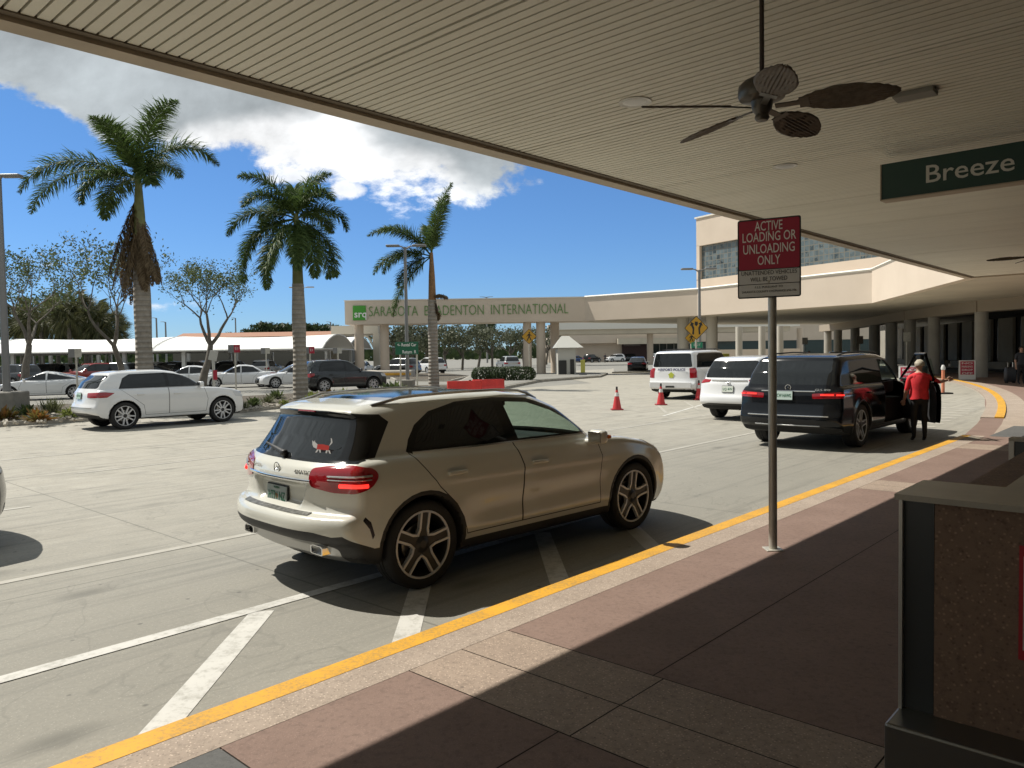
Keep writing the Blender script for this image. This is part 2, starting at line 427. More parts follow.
# pavement: one raised slab following the kerb, then its surface pieces
ZP = .045
b = MB(); n_ = len(kerb_curve)
top = [fr(a, s - .02, ZP - .012) for a, s in kerb_curve] + [fr(75, -12, ZP - .012), fr(-12, -12, ZP - .012)]
b.prism([(p.x, p.y) for p in top], -.05, ZP - .008); struct('pavement', b, M_PINK)
def strip(name, pts_a, w0, w1, z0, z1, m, kind=True):
    """band between offsets w0,w1 (towards the building) of the kerb curve"""
    b = MB(); P = [fr(a, s) for a, s in pts_a]; vs = []
    for i, p in enumerate(P):
        d = (P[min(i + 1, len(P) - 1)] - P[max(i - 1, 0)]).normalized(); nn = Vector((d.y, -d.x, 0))
        vs += [p + nn * w0 + Vector((0, 0, z0)), p + nn * w0 + Vector((0, 0, z1)), p + nn * w1 + Vector((0, 0, z1)), p + nn * w1 + Vector((0, 0, z0))]
    fs = []
    for i in range(len(P) - 1):
        for k in range(3): fs.append((4 * i + k, 4 * i + 4 + k, 4 * i + 5 + k, 4 * i + 1 + k))
    fs += [(0, 1, 2, 3), tuple(4 * (len(P) - 1) + k for k in (3, 2, 1, 0))]
    b.add(vs, [f[::-1] for f in fs]); o = b.build(name, m); o['kind'] = 'structure'; return o
def dense(c, n=6):
    out = []
    for i in range(len(c) - 1):
        for k in range(n):
            t = k / n
            p0 = c[max(i - 1, 0)]; p1 = c[i]; p2 = c[i + 1]; p3 = c[min(i + 2, len(c) - 1)]
            s_ = .5 * ((2 * p1[1]) + (-p0[1] + p2[1]) * t + (2 * p0[1] - 5 * p1[1] + 4 * p2[1] - p3[1]) * t * t + (-p0[1] + 3 * p1[1] - 3 * p2[1] + p3[1]) * t ** 3)
            out.append((p1[0] + (p2[0] - p1[0]) * t, s_))
    out.append(c[-1]); return out
kd = [(-12, 3.70), (17.6, 3.70)]; _pf = np.polyfit([p[0] for p in kerb_curve[2:]], [p[1] for p in kerb_curve[2:]], 3); kc = [(a, float(np.polyval(_pf, a))) for a in np.linspace(22.2, 60, 60)]; kc[0] = (22.2, kc[0][1])
strip('kerb', [(-12, 3.70), (17.6, 3.70)], 0, .15, -.02, ZP + .002, M_YEL)
strip('kerb', [(17.6, 3.70), (20.6, 4.05)] + kc[:1], 0, .15, -.02, .012, M_KERBC)
strip('kerb', kc, .30, .50, -.02, ZP + .030, M_YEL); strip('kerb', kc, 0, .30, -.02, ZP + .012, M_KERBC)
strip('kerb_strip', kd, .15, .40, .0, ZP, M_KERBC); strip('kerb_strip', [(17.6, 3.70), (20.6, 4.05)] + kc, .50, 1.05, .0, ZP - .004, M_KERBC)
# paving pieces, laid on the slab in the road frame (a along, s across)
def pave(name, a0, a1, s0, s1, m, z=ZP):
    b = MB(); g = .004
    b.sheet([fr(a0 + g, s0 + g, z), fr(a1 - g, s0 + g, z), fr(a1 - g, s1 - g, z), fr(a0 + g, s1 - g, z)]); o = b.build(name, m)
    if o.data.polygons[0].normal.z < 0: o.data.flip_normals()
    o['kind'] = 'structure'
b = MB(); b.sheet([fr(-11, -11, ZP - .006), fr(-11, 3.28, ZP - .006), fr(17.6, 3.28, ZP - .006), fr(17.6, -11, ZP - .006)][::-1]); o = b.build('joint_bed', M_JOINT); o['kind'] = 'structure'
bands = [-4.6, 2.73, 10.1, 15.2]
S_ = [3.30, 2.225, .62, -1.5, -3.6, -6, -11]
ed = [-11]
for a in bands: ed += [a, a + .82]
ed += [17.6]
for i in range(len(ed) - 1):
    a0, a1 = ed[i], ed[i + 1]; band = i % 2 == 1
    cuts = [a0, (a0 + a1) / 2, a1] if band else [a0] + ([1.62] if a0 < 1.62 < a1 else []) + [a1]
    for j in range(len(S_) - 1):
        for k in range(len(cuts) - 1):
            if not band and a0 < 1.62 < a1 and k == 0: m = M_SLATE if j == 0 else M_PINK
            else: m = M_AGG if band else M_PINK
            s1, s0 = S_[j], S_[j + 1]
            if band:
                sub = [s1, (s1 + s0) / 2, s0] if s1 - s0 > 1 else [s1, s0]
                off = [3.30, 2.30, 1.30, .3, -.7, -1.7, -2.7, -3.7]
                continue
            pave('paving', cuts[k], cuts[k + 1], s0, s1, m)
    if band:
        off = [3.30, 2.16, 1.02, -.12, -1.26, -2.4, -3.54]
        for j in range(len(off) - 1):
            for k in range(2): pave('paving', cuts[k], cuts[k + 1], off[j + 1], off[j], M_AGG)
# crossing area with red tactile mats and slate slabs
M_TAC = worn('tactile_red', (.50, .16, .13), (.35, .2, .17), .6, 25)
pave('paving', 17.6, 20.2, 2.6, 3.25, M_SLATE, ZP + .001); pave('paving', 21.8, 26.5, 1.2, 2.7, M_SLATE, ZP + .001)
b = MB()
for k in range(14):
    a = 18.9 + k * .2; b.box(fr(a, 1.3, ZP + .006), (.1, 2.1, .012), rz=ROAD_ROT)
o = b.build('tactile_paving', M_TAC); o['kind'] = 'structure'
pave('paving', 18.8, 21.7, .2, 2.4, mat('tactile_base', (.36, .22, .19), .8, var=.2), ZP + .001)
pave('paving', 26.5, 27.3, -6, 2.9, M_AGG, ZP + .001)

# painted lines
def line(a0, s0, a1, s1, w, m=None, z=.004):
    p, q = fr(a0, s0, z), fr(a1, s1, z); d = (q - p).normalized(); nn = Vector((-d.y, d.x, 0)) * w / 2
    b = MB(); b.sheet([p - nn, q - nn, q + nn, p + nn]); o = b.build('road_marking', m or M_LINE); o['kind'] = 'structure'
    if o.data.polygons[0].normal.z < 0: o.data.flip_normals()
line(-12, 5.06, 7.4, 5.06, .115, None, .0052); line(-12, 7.30, 5.3, 7.30, .10, M_FAINT); line(10, 7.30, 33, 7.9, .10, M_FAINT, .005)
line(2.80, 4.99, 1.50, 3.72, .165, None, .003); line(4.35, 4.99, 3.05, 3.72, .165, None, .003); line(5.9, 4.99, 4.62, 3.72, .165, None, .003); line(7.2, 4.99, 6.0, 3.72, .17, M_FAINT)
line(-8, 10.9, 3, 10.9, .1, M_FAINT); line(4.4, 13.5, 13, 13.5, .09, M_FAINT); line(0, 16.5, 9, 16.5, .09, M_FAINT); line(14, 10.4, 30, 11.0, .1, M_FAINT)
for k in range(4): line(20 + k * 1.6, 12 - .2 * k, 23.5 + k * 1.6, 14.5 - .2 * k, .1, M_FAINT, .005)
line(19, 11.5, 33, 15.5, .1); line(22.5, 10.0, 32, 9.5, .1, M_FAINT, .006)
for k in range(9): line(18.6 + k * .9, 4.6 + .05 * k, 19.0 + k * .9, 8.5, .28, M_FAINT)

# ================================================================ PLANTED BEDS (kerb ring + mulch)
M_MULCH = NT('mulch', .95); _v = M_MULCH.vor(M_MULCH.tc.outputs['Object'], 22); _n = M_MULCH.noise(M_MULCH.tc.outputs['Object'], 3, 6, .7)
M_MULCH.col(M_MULCH.mix(M_MULCH.ramp(_n, [(.35, 0), (.65, .8)]), M_MULCH.ramp(_v, [(0, (.14, .11, .08)), (.4, (.05, .04, .03)), (.7, (.20, .17, .13))]), (.07, .06, .045))); M_MULCH.bump(_v, .9, .04); M_MULCH = M_MULCH.m
def bed(pts, nm='planting_bed', h=.14, top=M_MULCH):
    P = [Vector((p[0], p[1])) for p in pts]
    b = MB(); b.prism([tuple(p) for p in P], -.02, h); o = b.build('kerb', M_KERB); o['kind'] = 'structure'
    q = inset_xy([tuple(p) for p in P], .17)
    b = MB(); b.prism(q, .05, h + .02); o = b.build(nm, top); o['kind'] = 'structure'
def inset_xy(P, d):
    n = len(P); ar = sum(P[i][0] * P[(i + 1) % n][1] - P[(i + 1) % n][0] * P[i][1] for i in range(n)); sg = 1 if ar > 0 else -1; out = []
    for i in range(n):
        a, b_, c = Vector(P[i - 1]), Vector(P[i]), Vector(P[(i + 1) % n]); e1, e2 = b_ - a, c - b_
        n1 = Vector((-e1.y, e1.x)).normalized() * sg; n2 = Vector((-e2.y, e2.x)).normalized() * sg; m = n1 + n2; m = m / max(m.dot(n1), .35)
        out.append(tuple(b_ + m * d))
    return out
BED = [G(-150, 437), G(0, 427), G(95, 421), G(175, 417), G(240, 413), G(331, 403), G(372, 399), G(430, 397), G(474, 392), G(478, 389), G(452, 387), G(402, 388.5), G(378, 392), G(330, 394), G(250, 399), G(160, 404), G(60, 408), G(-150, 415)]
bed([(p.x, p.y) for p in BED])
ISL = [G(445, 390.5), G(505, 389), G(540, 382), G(600, 377.5), G(608, 374.5), G(540, 373.5), G(470, 377)]
bed([(p.x, p.y) for p in ISL], top=M_LOT, nm='island')
bed([tuple(G(x, y).xy) for x, y in ((612, 373.3), (700, 371.3), (700, 368.2), (612, 369.6))], nm='island', h=.12, top=M_LOT)
bed([tuple(G(x, y).xy) for x, y in ((395, 381), (452, 381.5), (470, 377), (440, 374), (385, 376))], nm='planting_bed', h=.12)
# lot drive markings
def gline(x0, y0, x1, y1, w, m, z=-.004):
    p, q = G(x0, y0, z), G(x1, y1, z); d = (q - p).normalized(); nn = Vector((-d.y, d.x, 0)) * w / 2
    b = MB(); b.sheet([p - nn, q - nn, q + nn, p + nn]); o = b.build('road_marking', m); o['kind'] = 'structure'
gline(0, 401, 160, 396, .3, M_FAINT); gline(200, 393, 330, 388, .25, M_FAINT)
# the painted plinth under the left gate columns
b = MB(); q = G(384, 378); b.rbox((q.x - 1.6, 65.2, .3), (8.5, 2.6, .75), .15); b.rbox((q.x - 1.6, 63.86, .36), (8.3, .04, .2), .01, mi=1); tag(b.build('gate_plinth', [mat('plinth', (.5, .46, .4), .8), M_YEL], smooth=30), 'pale concrete plinth with yellow stripe under the left gate columns', 'plinth')

# ================================================================ OUR CANOPY
M_STUC = NT('beige_stucco', .85); _a = M_STUC.noise(M_STUC.tc.outputs['Object'], .35, 5, .6); _f = M_STUC.noise(M_STUC.tc.outputs['Object'], 40, 4, .6)
M_STUC.col(M_STUC.ramp(_a, [(.3, (.56, .475, .385)), (.7, (.62, .53, .435))])); M_STUC.bump(_f, .3, .01); M_STUC = M_STUC.m
M_SOFF = mat('soffit_paint', (.50, .45, .36), .8, var=.08, vscale=.5); M_PLANK = NT('ceiling_slat_paint', .55)
_a = M_PLANK.noise(M_PLANK.tc.outputs['Object'], .9, 5, .6); _g = M_PLANK.noise(M_PLANK.map(scale=(1, 1, 1)), 14, 6, .7)
_c = M_PLANK.ramp(_a, [(.3, (.64, .61, .505)), (.7, (.71, .68, .575))]); _c = M_PLANK.mix(M_PLANK.ramp(_g, [(.55, 0), (.8, .35)]), _c, (.44, .42, .34)); _gi = M_PLANK.t.nodes.new('ShaderNodeNewGeometry'); _c = M_PLANK.mix(M_PLANK.ramp(_gi.outputs['Random Per Island'], [(0, .22), (.5, 0), (1, 0)]), _c, (.46, .43, .35)); M_PLANK.col(_c); M_PLANK = M_PLANK.m
M_TRIM = mat('canopy_trim', (.38, .31, .225), .6, var=.15, vscale=2); M_DARK = mat('shadow_gap', (.02, .017, .013), .9)
HC = 2.005; ZC = EYE + HC
c0 = at(0, 30, 10); r0 = ray(0, 30); r1 = ray(966, 279)
E0 = Vector((r0.x, r0.y, 0)) * (HC / r0.z); E1 = Vector((r1.x, r1.y, 0)) * (HC / r1.z)
ED = (E1 - E0).normalized(); EM = Vector((ED.y, -ED.x, 0))          # EM: into the canopy, towards the building
ce = lambda a, s, z=0.0: E0 + ED * a + EM * s + Vector((0, 0, z))
LEN1 = (E1 - E0).length; A0 = -14.0; WID = 17.0
canopy = thing('entrance_canopy', 'beige slatted entrance canopy overhead with a tan edge trim', 'canopy', tuple(ce(0, 0, ZC)))
crot = math.atan2(ED.y, ED.x)
b = MB()
pitch = .0855
k = A0 + .1; i = 0
while k < LEN1 - .15:
    wide = .018 if i % 29 == 11 else .0
    c = ce(k + pitch / 2, .175 + (WID - .175) / 2, ZC + .055)
    b.box(c, (pitch - .017 - wide, WID - .18, .03), rz=crot); k += pitch; i += 1
b.build('ceiling_slats', M_PLANK, canopy, world=True)
b = MB(); b.box(ce((A0 + LEN1) / 2, WID / 2, ZC + .115), (LEN1 - A0 - .1, WID - .1, .04), rz=crot); b.build('ceiling_backing', M_DARK, canopy, world=True)
b = MB(); b.box(ce((A0 + LEN1) / 2, WID / 2 + .05, ZC + .42), (LEN1 - A0 - .02, WID, .56), rz=crot); b.build('roof_slab', M_STUC, canopy, world=True)
b = MB(); b.box(ce((A0 + LEN1) / 2, .085, ZC + .30), (LEN1 - A0, .175, .60), rz=crot); b.box(ce(LEN1 - .085, WID / 2 + .1, ZC + .30), (.17, WID, .598), rz=crot)
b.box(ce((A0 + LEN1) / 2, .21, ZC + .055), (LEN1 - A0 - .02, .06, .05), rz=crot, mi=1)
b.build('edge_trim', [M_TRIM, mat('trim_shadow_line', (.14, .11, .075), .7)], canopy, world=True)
# unseen terminal wall behind the viewer, added to block the sky
M_WALLD = mat('terminal_wall', (.30, .29, .26), .7, var=.1); M_SHOP = mat('shopfront_glass', (.02, .025, .028), .06)
tw = thing('terminal_building', 'beige terminal wall with dark shopfronts behind the pavement', 'building', tuple(ce(0, WID, 0)))
b = MB(); b.box(ce((A0 + LEN1) / 2, WID + .2, 2.2), (LEN1 - A0, .4, 4.4), rz=crot); b.build('wall', M_WALLD, tw, world=True)
b = MB()
for k in range(9): b.box(ce(A0 + 2.5 + k * 4.4, WID - .03, 1.5), (3.4, .05, 2.8), rz=crot)
b.build('shopfront_glazing', M_SHOP, tw, world=True)

# ================================================================ GATE BEAM AND FAR CANOPY
ZB, ZT = 4.62, 6.62
gate = thing('airport_gate', 'long beige airport gate beam with green lettering across the drive', 'gate', (-14.5, 66, 0))
Lg = at(345, 323, 66).x; Rg = at(585, 321, 66).x
b = MB(); b.box(((Lg + Rg) / 2, 67.6, (ZB + ZT) / 2), (Rg - Lg, 3.2, ZT - ZB)); b.build('beam', M_STUC, gate, world=True)
b = MB(); b.box(((Lg + Rg) / 2, 67.6, ZT + .04), (Rg - Lg + .1, 3.3, .08)); b.build('beam_cap', mat('white_cap', (.7, .68, .62), .6), gate, world=True)
for px, dy in ((358.5, 66.7), (384, 66.7)):
    x = at(px, 350, dy).x; b = MB(); b.tube([(x, dy + .4, 0), (x, dy + .4, ZB)], .40, 20); b.build('column', M_STUC, gate, smooth=40, world=True)
for px, dy in ((527.5, 66.9), (541, 66.9), (555, 68.5)):
    x = at(px, 350, dy).x; b = MB(); b.tube([(x, dy, 0), (x, dy, ZB)], .36 if px < 530 else .40, 20); b.build('column', M_STUC, gate, smooth=40, world=True)
M_GREEN = mat('green_letter', (.12, .26, .07), .5); M_SIGNG = mat('logo_green', (.06, .30, .03), .5); M_WHT = mat('white_letter', (.75, .75, .72), .5)
x0, x1 = at(369, 311, 66).x, at(568, 308, 66).x; zc = at(470, 310.5, 66).z
text_obj('lettering', 'SARASOTA  BRADENTON  INTERNATIONAL', 1.25, M_GREEN, gate, frame(Vector(((x0 + x1) / 2, 65.96, zc)) - gate.location, (1, 0, 0), (0, 0, 1)), width=(x1 - x0), extrude=.03, offset=-.02)
x0, x1 = at(353, 313, 66).x, at(366, 313, 66).x; zc = at(360, 313, 66).z
b = MB(); b.rbox(((x0 + x1) / 2, 65.95, zc), (x1 - x0, .10, 1.25), .03); lp = b.build('logo_panel', M_SIGNG, gate, world=True)
text_obj('lettering', 'srq', .85, M_WHT, lp, frame(Vector(((x0 + x1) / 2 + .1, 65.88, zc - .12)) - gate.location, (1, 0, 0), (0, 0, 1)), offset=.015)
# two-storey terminal wing
wing = thing('terminal_wing', 'two storey beige terminal wing with a glass block band and deep canopy', 'building', (20, 60, 0))
P2 = Vector((Rg, 66)); P3 = Vector((14.4, 59.6)); P4 = Vector((22.0, 47.0)); P5 = Vector((17.6, 27.5)); P6 = Vector((70, 27.5)); P7 = Vector((70, 95)); P8 = Vector((22, 80)); P9 = Vector((Rg, 69.2))
outl = [P2, P3, P4, P5, P6, P7, P8, P9]
b = MB(); b.prism([tuple(p) for p in outl], ZB, ZT); b.build('canopy_slab', M_STUC, wing, world=True)
b = MB(); b.prism([tuple(p) for p in inset_xy([tuple(p) for p in outl], .5)], ZB - .02, ZB + .03); b.build('soffit', M_SOFF, wing, world=True)
b = MB()
for p, q in zip(outl[:4], outl[1:4]):
    p3, q3 = Vector((p.x, p.y, ZT + .05)), Vector((q.x, q.y, ZT + .05)); b.tube([p3, q3], .09, 4)
b.build('coping', mat('white_cap', (.7, .68, .62), .6), wing, world=True)
for k, (px, yy) in enumerate(((683, 63.2), (708, 61.5))):
    x = at(px, 340, yy).x + (.3 if k else 0); b = MB(); b.tube([(x, yy, 0), (x, yy, ZB)], .46, 22); b.build('column', mat('column_paint', (.46, .43, .37), .7), wing, smooth=40, world=True)
for px, py in ((739, 331), (762, 331), (780, 331)):
    yy = 88; x = at(px, 340, yy).x; b = MB(); b.tube([(x, yy, 0), (x, yy, ZB)], .38, 20); b.build('column', mat('column_paint', (.46, .43, .37), .7), wing, smooth=40, world=True)
# upper storey
dr = (P4 - P3).normalized(); nr = Vector((-dr.y, dr.x)) * -1
if nr.x < 0: nr = -nr
Q0 = Vector((15.35, 63.7)); WT = 12.75
def wl_(t, off=0): return Q0 + dr * t + Vector((dr.y, -dr.x)) * off        # off>0: towards the viewer's left... outside
uc = (wl_(0) + wl_(34)) / 2
rz = math.atan2(dr.y, dr.x); inn = Vector((-dr.y, dr.x))
if inn.x < 0: inn = -inn
def ubox(b, t0, t1, z0, z1, d0, d1, mi=0):
    c = (wl_(t0) + wl_(t1)) / 2 + inn * (d0 + d1) / 2; b.box((c.x, c.y, (z0 + z1) / 2), (t1 - t0, d1 - d0, z1 - z0), rz=rz, mi=mi)
b = MB(); ubox(b, 0, 34, 10.5, WT, 0, 14); ubox(b, 0, 34, ZT, 7.75, .0, 14); ubox(b, 0, .35, 7.7, 10.55, 0, .35); ubox(b, 0.1, 34, 7.7, 10.55, .6, 13.9); b.build('upper_wall', M_STUC, wing, world=True)
b = MB(); ubox(b, -.1, 34.1, WT, WT + .12, -.1, 14.1); b.build('coping', mat('white_cap', (.7, .68, .62), .6), wing, world=True)
ng = NT('glass_blocks', .15); o = ng.map(rot=(0, 0, -rz)); sx, sy, sz = ng.sep(o)
cmb = ng.t.nodes.new('ShaderNodeCombineXYZ'); ng.L(sx, cmb.inputs[0]); ng.L(sz, cmb.inputs[1])
bk = ng.t.nodes.new('ShaderNodeTexBrick'); ng.L(cmb.outputs[0], bk.inputs['Vector']); bk.offset = 0; bk.inputs['Scale'].default_value = 1; bk.inputs['Brick Width'].default_value = .40; bk.inputs['Row Height'].default_value = .40; bk.inputs['Mortar Size'].default_value = .03
bk.inputs['Color1'].default_value = (.015, .025, .03, 1); bk.inputs['Color2'].default_value = (.12, .16, .18, 1); bk.inputs['Mortar'].default_value = (.28, .27, .23, 1)
vv = ng.vor(o, 3.5, out='Color'); ng.col(ng.mix(ng.math('MULTIPLY', bk.outputs['Fac'], 1), ng.mix(ng.math('MULTIPLY', ng.sep(vv)[0], .6), bk.outputs['Color'], (.17, .21, .22)), (.17, .165, .14)))
b = MB(); ubox(b, .35, 34, 7.75, 10.5, .25, .6); b.build('glass_block_band', ng.m, wing, world=True)
# colonnade beam and columns at the right
cl = [(28.9, 40.5), (27.9, 46), (29.3, 57), (33.7, 76), (35.5, 88)]
clp = [Vector((x, y, 0)) for x, y in cl]
b = MB()
for i in range(len(clp) - 1):
    p, q = clp[i], clp[i + 1]; d = (q - p).normalized(); m_ = (p + q) / 2; b.box((m_.x + .35, m_.y, (3.93 + ZB) / 2), ((q - p).length + .45, 1.1 + .02 * i, ZB - 3.93 + .01 * i), rz=math.atan2(d.y, d.x))
_f = clp[0]; b.box((_f.x + 14, _f.y + .1, (3.935 + ZB) / 2), (27, 1.0, ZB - 3.945)); b.build('colonnade_beam', mat('beam_tan', (.30, .25, .19), .8), wing, world=True)
def clx(px):
    r = ray(px, 340)
    for i in range(len(clp) - 1):
        p, q = clp[i], clp[i + 1]
        k0 = r.x / r.y; den = (q.x - p.x) - k0 * (q.y - p.y)
        if abs(den) < 1e-6: continue
        t = (k0 * p.y - p.x) / den
        if -0.001 <= t <= 1.001: return p.lerp(q, t)
    return None
M_COL = mat('column_grey', (.33, .31, .27), .75, var=.12, vscale=1)
for px, rr in ((978, .36), (931, .38), (907, .40), (889, .44), (872, .44), (853, .42), (836, .42), (826, .40)):
    p = clx(px)
    if p is None: continue
    b = MB(); b.tube([(p.x + .2, p.y, 0), (p.x + .2, p.y, 3.95)], rr * (1.0), 20); b.build('column', M_COL, wing, smooth=40, world=True)
p = Vector((34.5, 50)); b = MB(); b.tube([(p.x, p.y, 0), (p.x, p.y, 3.95)], .5, 20); b.build('column', M_COL, wing, smooth=40, world=True)
# wall behind the colonnade: dark glazing with beige panels and a low parapet
bw = [(36.5, 44), (36.0, 52), (37.5, 62), (41, 78), (44, 92)]
b = MB(); g = MB(); pn = MB()
for i in range(len(bw) - 1):
    p, q = Vector(bw[i]), Vector(bw[i + 1]); d = (q - p); L_ = d.length; d.normalize(); rz_ = math.atan2(d.y, d.x); m_ = (p + q) / 2
    g.box((m_.x, m_.y, 2.3), (L_ + .1, .2, 4.6), rz=rz_)
    k = 0
    while k < L_ - 2:
        if not (i == 0): c = p + d * (k + 1.3); pn.box((c.x - .25, c.y, 2.35), (2.2, .2, 3.2), rz=rz_)
        k += 3.4
    c = m_; pn.box((c.x - 2.2, c.y, .55), (L_ * .9, .3, .5), rz=rz_)
g.box((52, 43.9, 2.3), (31, .2, 4.6))
g.build('glazing', mat('dark_glazing', (.012, .012, .012), .15), wing, world=True); pn.build('wall_panel', mat('panel_beige', (.27, .245, .20), .8, var=.15, vscale=.6), wing, world=True)

# ================================================================ FAR TERMINAL (seen under the beam)
ft = thing('far_terminal', 'distant beige terminal with dark entrance and glazed front seen under the gate', 'building', (30, 165, 0))
def fbox(b, x0, x1, y0, y1, Y, dep=6, mi=0):
    p, q = at(x0, y0, Y), at(x1, y1, Y); b.box(((p.x + q.x) / 2, Y + dep / 2, (p.z + q.z) / 2), (abs(q.x - p.x), dep, abs(p.z - q.z)), mi=mi)
b = MB(); fbox(b, 548, 624, 331, 366, 168, 12); fbox(b, 548, 900, 325, 338.5, 166, 3); b.build('wall', M_STUC, ft, world=True)
b = MB(); fbox(b, 622, 648, 337, 366, 167.5, 8); b.build('entrance', mat('dark_maroon', (.035, .012, .012), .6), ft, world=True)
b = MB(); fbox(b, 560, 572, 341, 352, 167.6, 1); fbox(b, 646, 900, 334, 366, 167.8, 8); b.build('glazing', mat('far_glazing', (.03, .045, .045), .08), ft, world=True)
b = MB(); fbox(b, 618, 700, 338.5, 343, 164, 2); b.build('soffit', M_SOFF, ft, world=True)
for i in range(10):
    b = MB(); fbox(b, 652 + i * 7.2, 652.9 + i * 7.2, 343, 362, 167.3, .4); b.build('mullion', mat('mullion', (.25, .25, .23), .5), ft, world=True)
p = at(632, 344, 167); b = MB(); b.box(p, (3.6, .1, .9)); b.build('sign_panel', mat('dark_sign', (.10, .08, .08), .5), ft, world=True)
fcn = thing('far_canopy', 'white edged canopy crossing behind the gate beam', 'canopy', (20, 118, 0))
b = MB(); fbox(b, 556, 800, 321.5, 326, 118, 6); b.build('white_fascia', mat('white_cap2', (.72, .71, .66), .5), fcn, world=True)
b = MB(); fbox(b, 556, 790, 326, 331, 118.3, 6); b.build('fascia', M_SOFF, fcn, world=True)
for px in (566, 650, 800):
    x = at(px, 340, 121).x; b = MB(); b.tube([(x, 121, 0), (x, 121, 5.3)], .5, 12); b.build('column', M_STUC, fcn, world=True, smooth=40)
# low wall, bus shelter and counter under the wing
b = MB(); fbox(b, 700, 800, 350, 357, 100, .5); tag(b.build('low_wall', M_STUC), 'low beige wall beneath the wing canopy behind the round columns', 'wall')
M_WHITEP = mat('white_paint_metal', (.5, .49, .45), .5)
# toll booth with hipped roof
booth = thing('toll_booth', 'white toll booth with a hipped roof right of the gate columns', 'booth', (5, 60, 0))
xb = at(558, 350, 62).x; xe = at(576, 350, 62).x; w_ = xe - xb; xm = (xb + xe) / 2
b = MB(); b.box((xm, 64, 1.15), (w_, 3.4, 2.3)); b.build('wall', M_WHITEP, booth, world=True)
b = MB(); zt = 2.32; b.add([(xm - w_ / 2 - .3, 61.9, zt), (xm + w_ / 2 + .6, 61.9, zt), (xm + w_ / 2 + .6, 66.1, zt), (xm - w_ / 2 - .3, 66.1, zt), (xm - .3, 64, zt + 1.0), (xm + .3, 64, zt + 1.0)], [(3, 2, 1, 0), (0, 1, 5, 4), (2, 3, 4, 5), (1, 2, 5), (3, 0, 4)]); b.build('roof', mat('grey_metal_roof', (.40, .40, .37), .5), booth, world=True)
b = MB(); b.box((xm - .35, 62.25, .75), (.62, .12, 1.1)); b.box((xm + .42, 62.25, .78), (.32, .12, 1.2)); b.build('shutter', mat('black_panel', (.02, .02, .02), .5), booth, world=True)

# ================================================================ RENTAL CANOPIES
M_FAB = mat('white_fabric', (.80, .80, .78), .7)
def vault(x0, x1, y0, y1, ze, zr, label, n=14):
    t = thing('fabric_canopy', label, 'canopy', ((x0 + x1) / 2, y0, 0), 0, 'white tensile canopies over the rental rows')
    b = MB(); vs = []; fs = []
    nx = 8
    for i in range(nx + 1):
        u = i / nx; x = x0 + (x1 - x0) * u; sag = .28 * math.sin(PI * u) * -1
        for j in range(n + 1):
            v = j / n; y = y0 + (y1 - y0) * v; z = ze + (zr - ze + sag * .6) * math.sin(PI * v) ** .8
            vs.append((x, y, z))
    for i in range(nx):
        for j in range(n): fs.append((i * (n + 1) + j, (i + 1) * (n + 1) + j, (i + 1) * (n + 1) + j + 1, i * (n + 1) + j + 1))
    b.add(vs, fs); b.build('fabric_roof', M_FAB, t, smooth=60, world=True)
    b = MB()
    for y in (y0, y1): b.tube([(x0, y, ze), (x1, y, ze)], .07, 6)
    b.tube([(x0, (y0 + y1) / 2, ze - .1), (x1, (y0 + y1) / 2, ze - .1)], .06, 6)
    for x in (x0 + .02, x1 - .02):
        pts = [(x, y0 + (y1 - y0) * v / 10, ze + (zr - ze) * math.sin(PI * v / 10) ** .8 - .03) for v in range(11)]; b.tube(pts, .07, 6)
        b.tube([(x, y0, ze), (x, y1, ze)], .05, 6)
    b.build('roof_frame', mat('white_steel', (.55, .55, .53), .4), t, world=True)
    for x in (x0 + 2.2, x1 - 2.2):
        for y in (y0 + .6, y1 - .6): b = MB(); b.box((x, y, ze / 2), (.26, .26, ze)); b.build('post', mat('white_steel', (.55, .55, .53), .4), t, world=True)
xs = [-67, -53.2, -40.2, -27.2, -14.2]
for r_, (y0, y1, ze, zr) in enumerate(((58, 70, 2.5, 3.75), (72, 84, 2.7, 3.9))):
    for i in range(4 if r_ == 0 else 4):
        o_ = 0 if r_ == 0 else -1
        vault(xs[i] + o_ + .06, xs[i + 1] + o_ - .06, y0, y1, ze, zr, ('%s bay from the left of the %s row of white fabric canopies' % (('first', 'second', 'third', 'fourth')[i], ('front', 'rear')[r_])))
# beige arch-fronted return building beside the canopies
ar = thing('return_building', 'beige return building with an arched front left of the gate', 'building', (-17, 84, 0))
b = MB(); p, q = at(331, 327, 84), at(378, 327, 84); zz = at(331, 326, 84).z; b.box(((p.x + q.x) / 2, 88, zz - .45), (q.x - p.x, 8, .9))
for px in (333, 376): x = at(px, 340, 84).x; b.box((x, 84.4, zz / 2 - .45), (.7, .7, zz - .9))
b.build('frame', mat('beige_far', (.42, .38, .31), .8), ar, world=True)
b = MB(); 
for (a_, c_) in ((334, 352), (356, 374)):
    x0_, x1_ = at(a_, 340, 84).x, at(c_, 340, 84).x
    b.tube([(x0_ + (x1_ - x0_) * t / 8, 84.2, zz - 2.6 + 1.5 * math.sin(PI * t / 8)) for t in range(9)], .12, 6)
b.build('arch', mat('beige_far', (.42, .38, .31), .8), ar, world=True)
b = MB(); p, q = at(170, 334, 150), at(350, 334, 150); b.box(((p.x + q.x) / 2, 155, (at(250, 337, 150).z) / 2), (q.x - p.x, 8, at(250, 337, 150).z)); tag(b.build('long_building', mat('dim_wall', (.10, .095, .08), .8, var=.2)), 'low dim building beyond the white canopies', 'building')
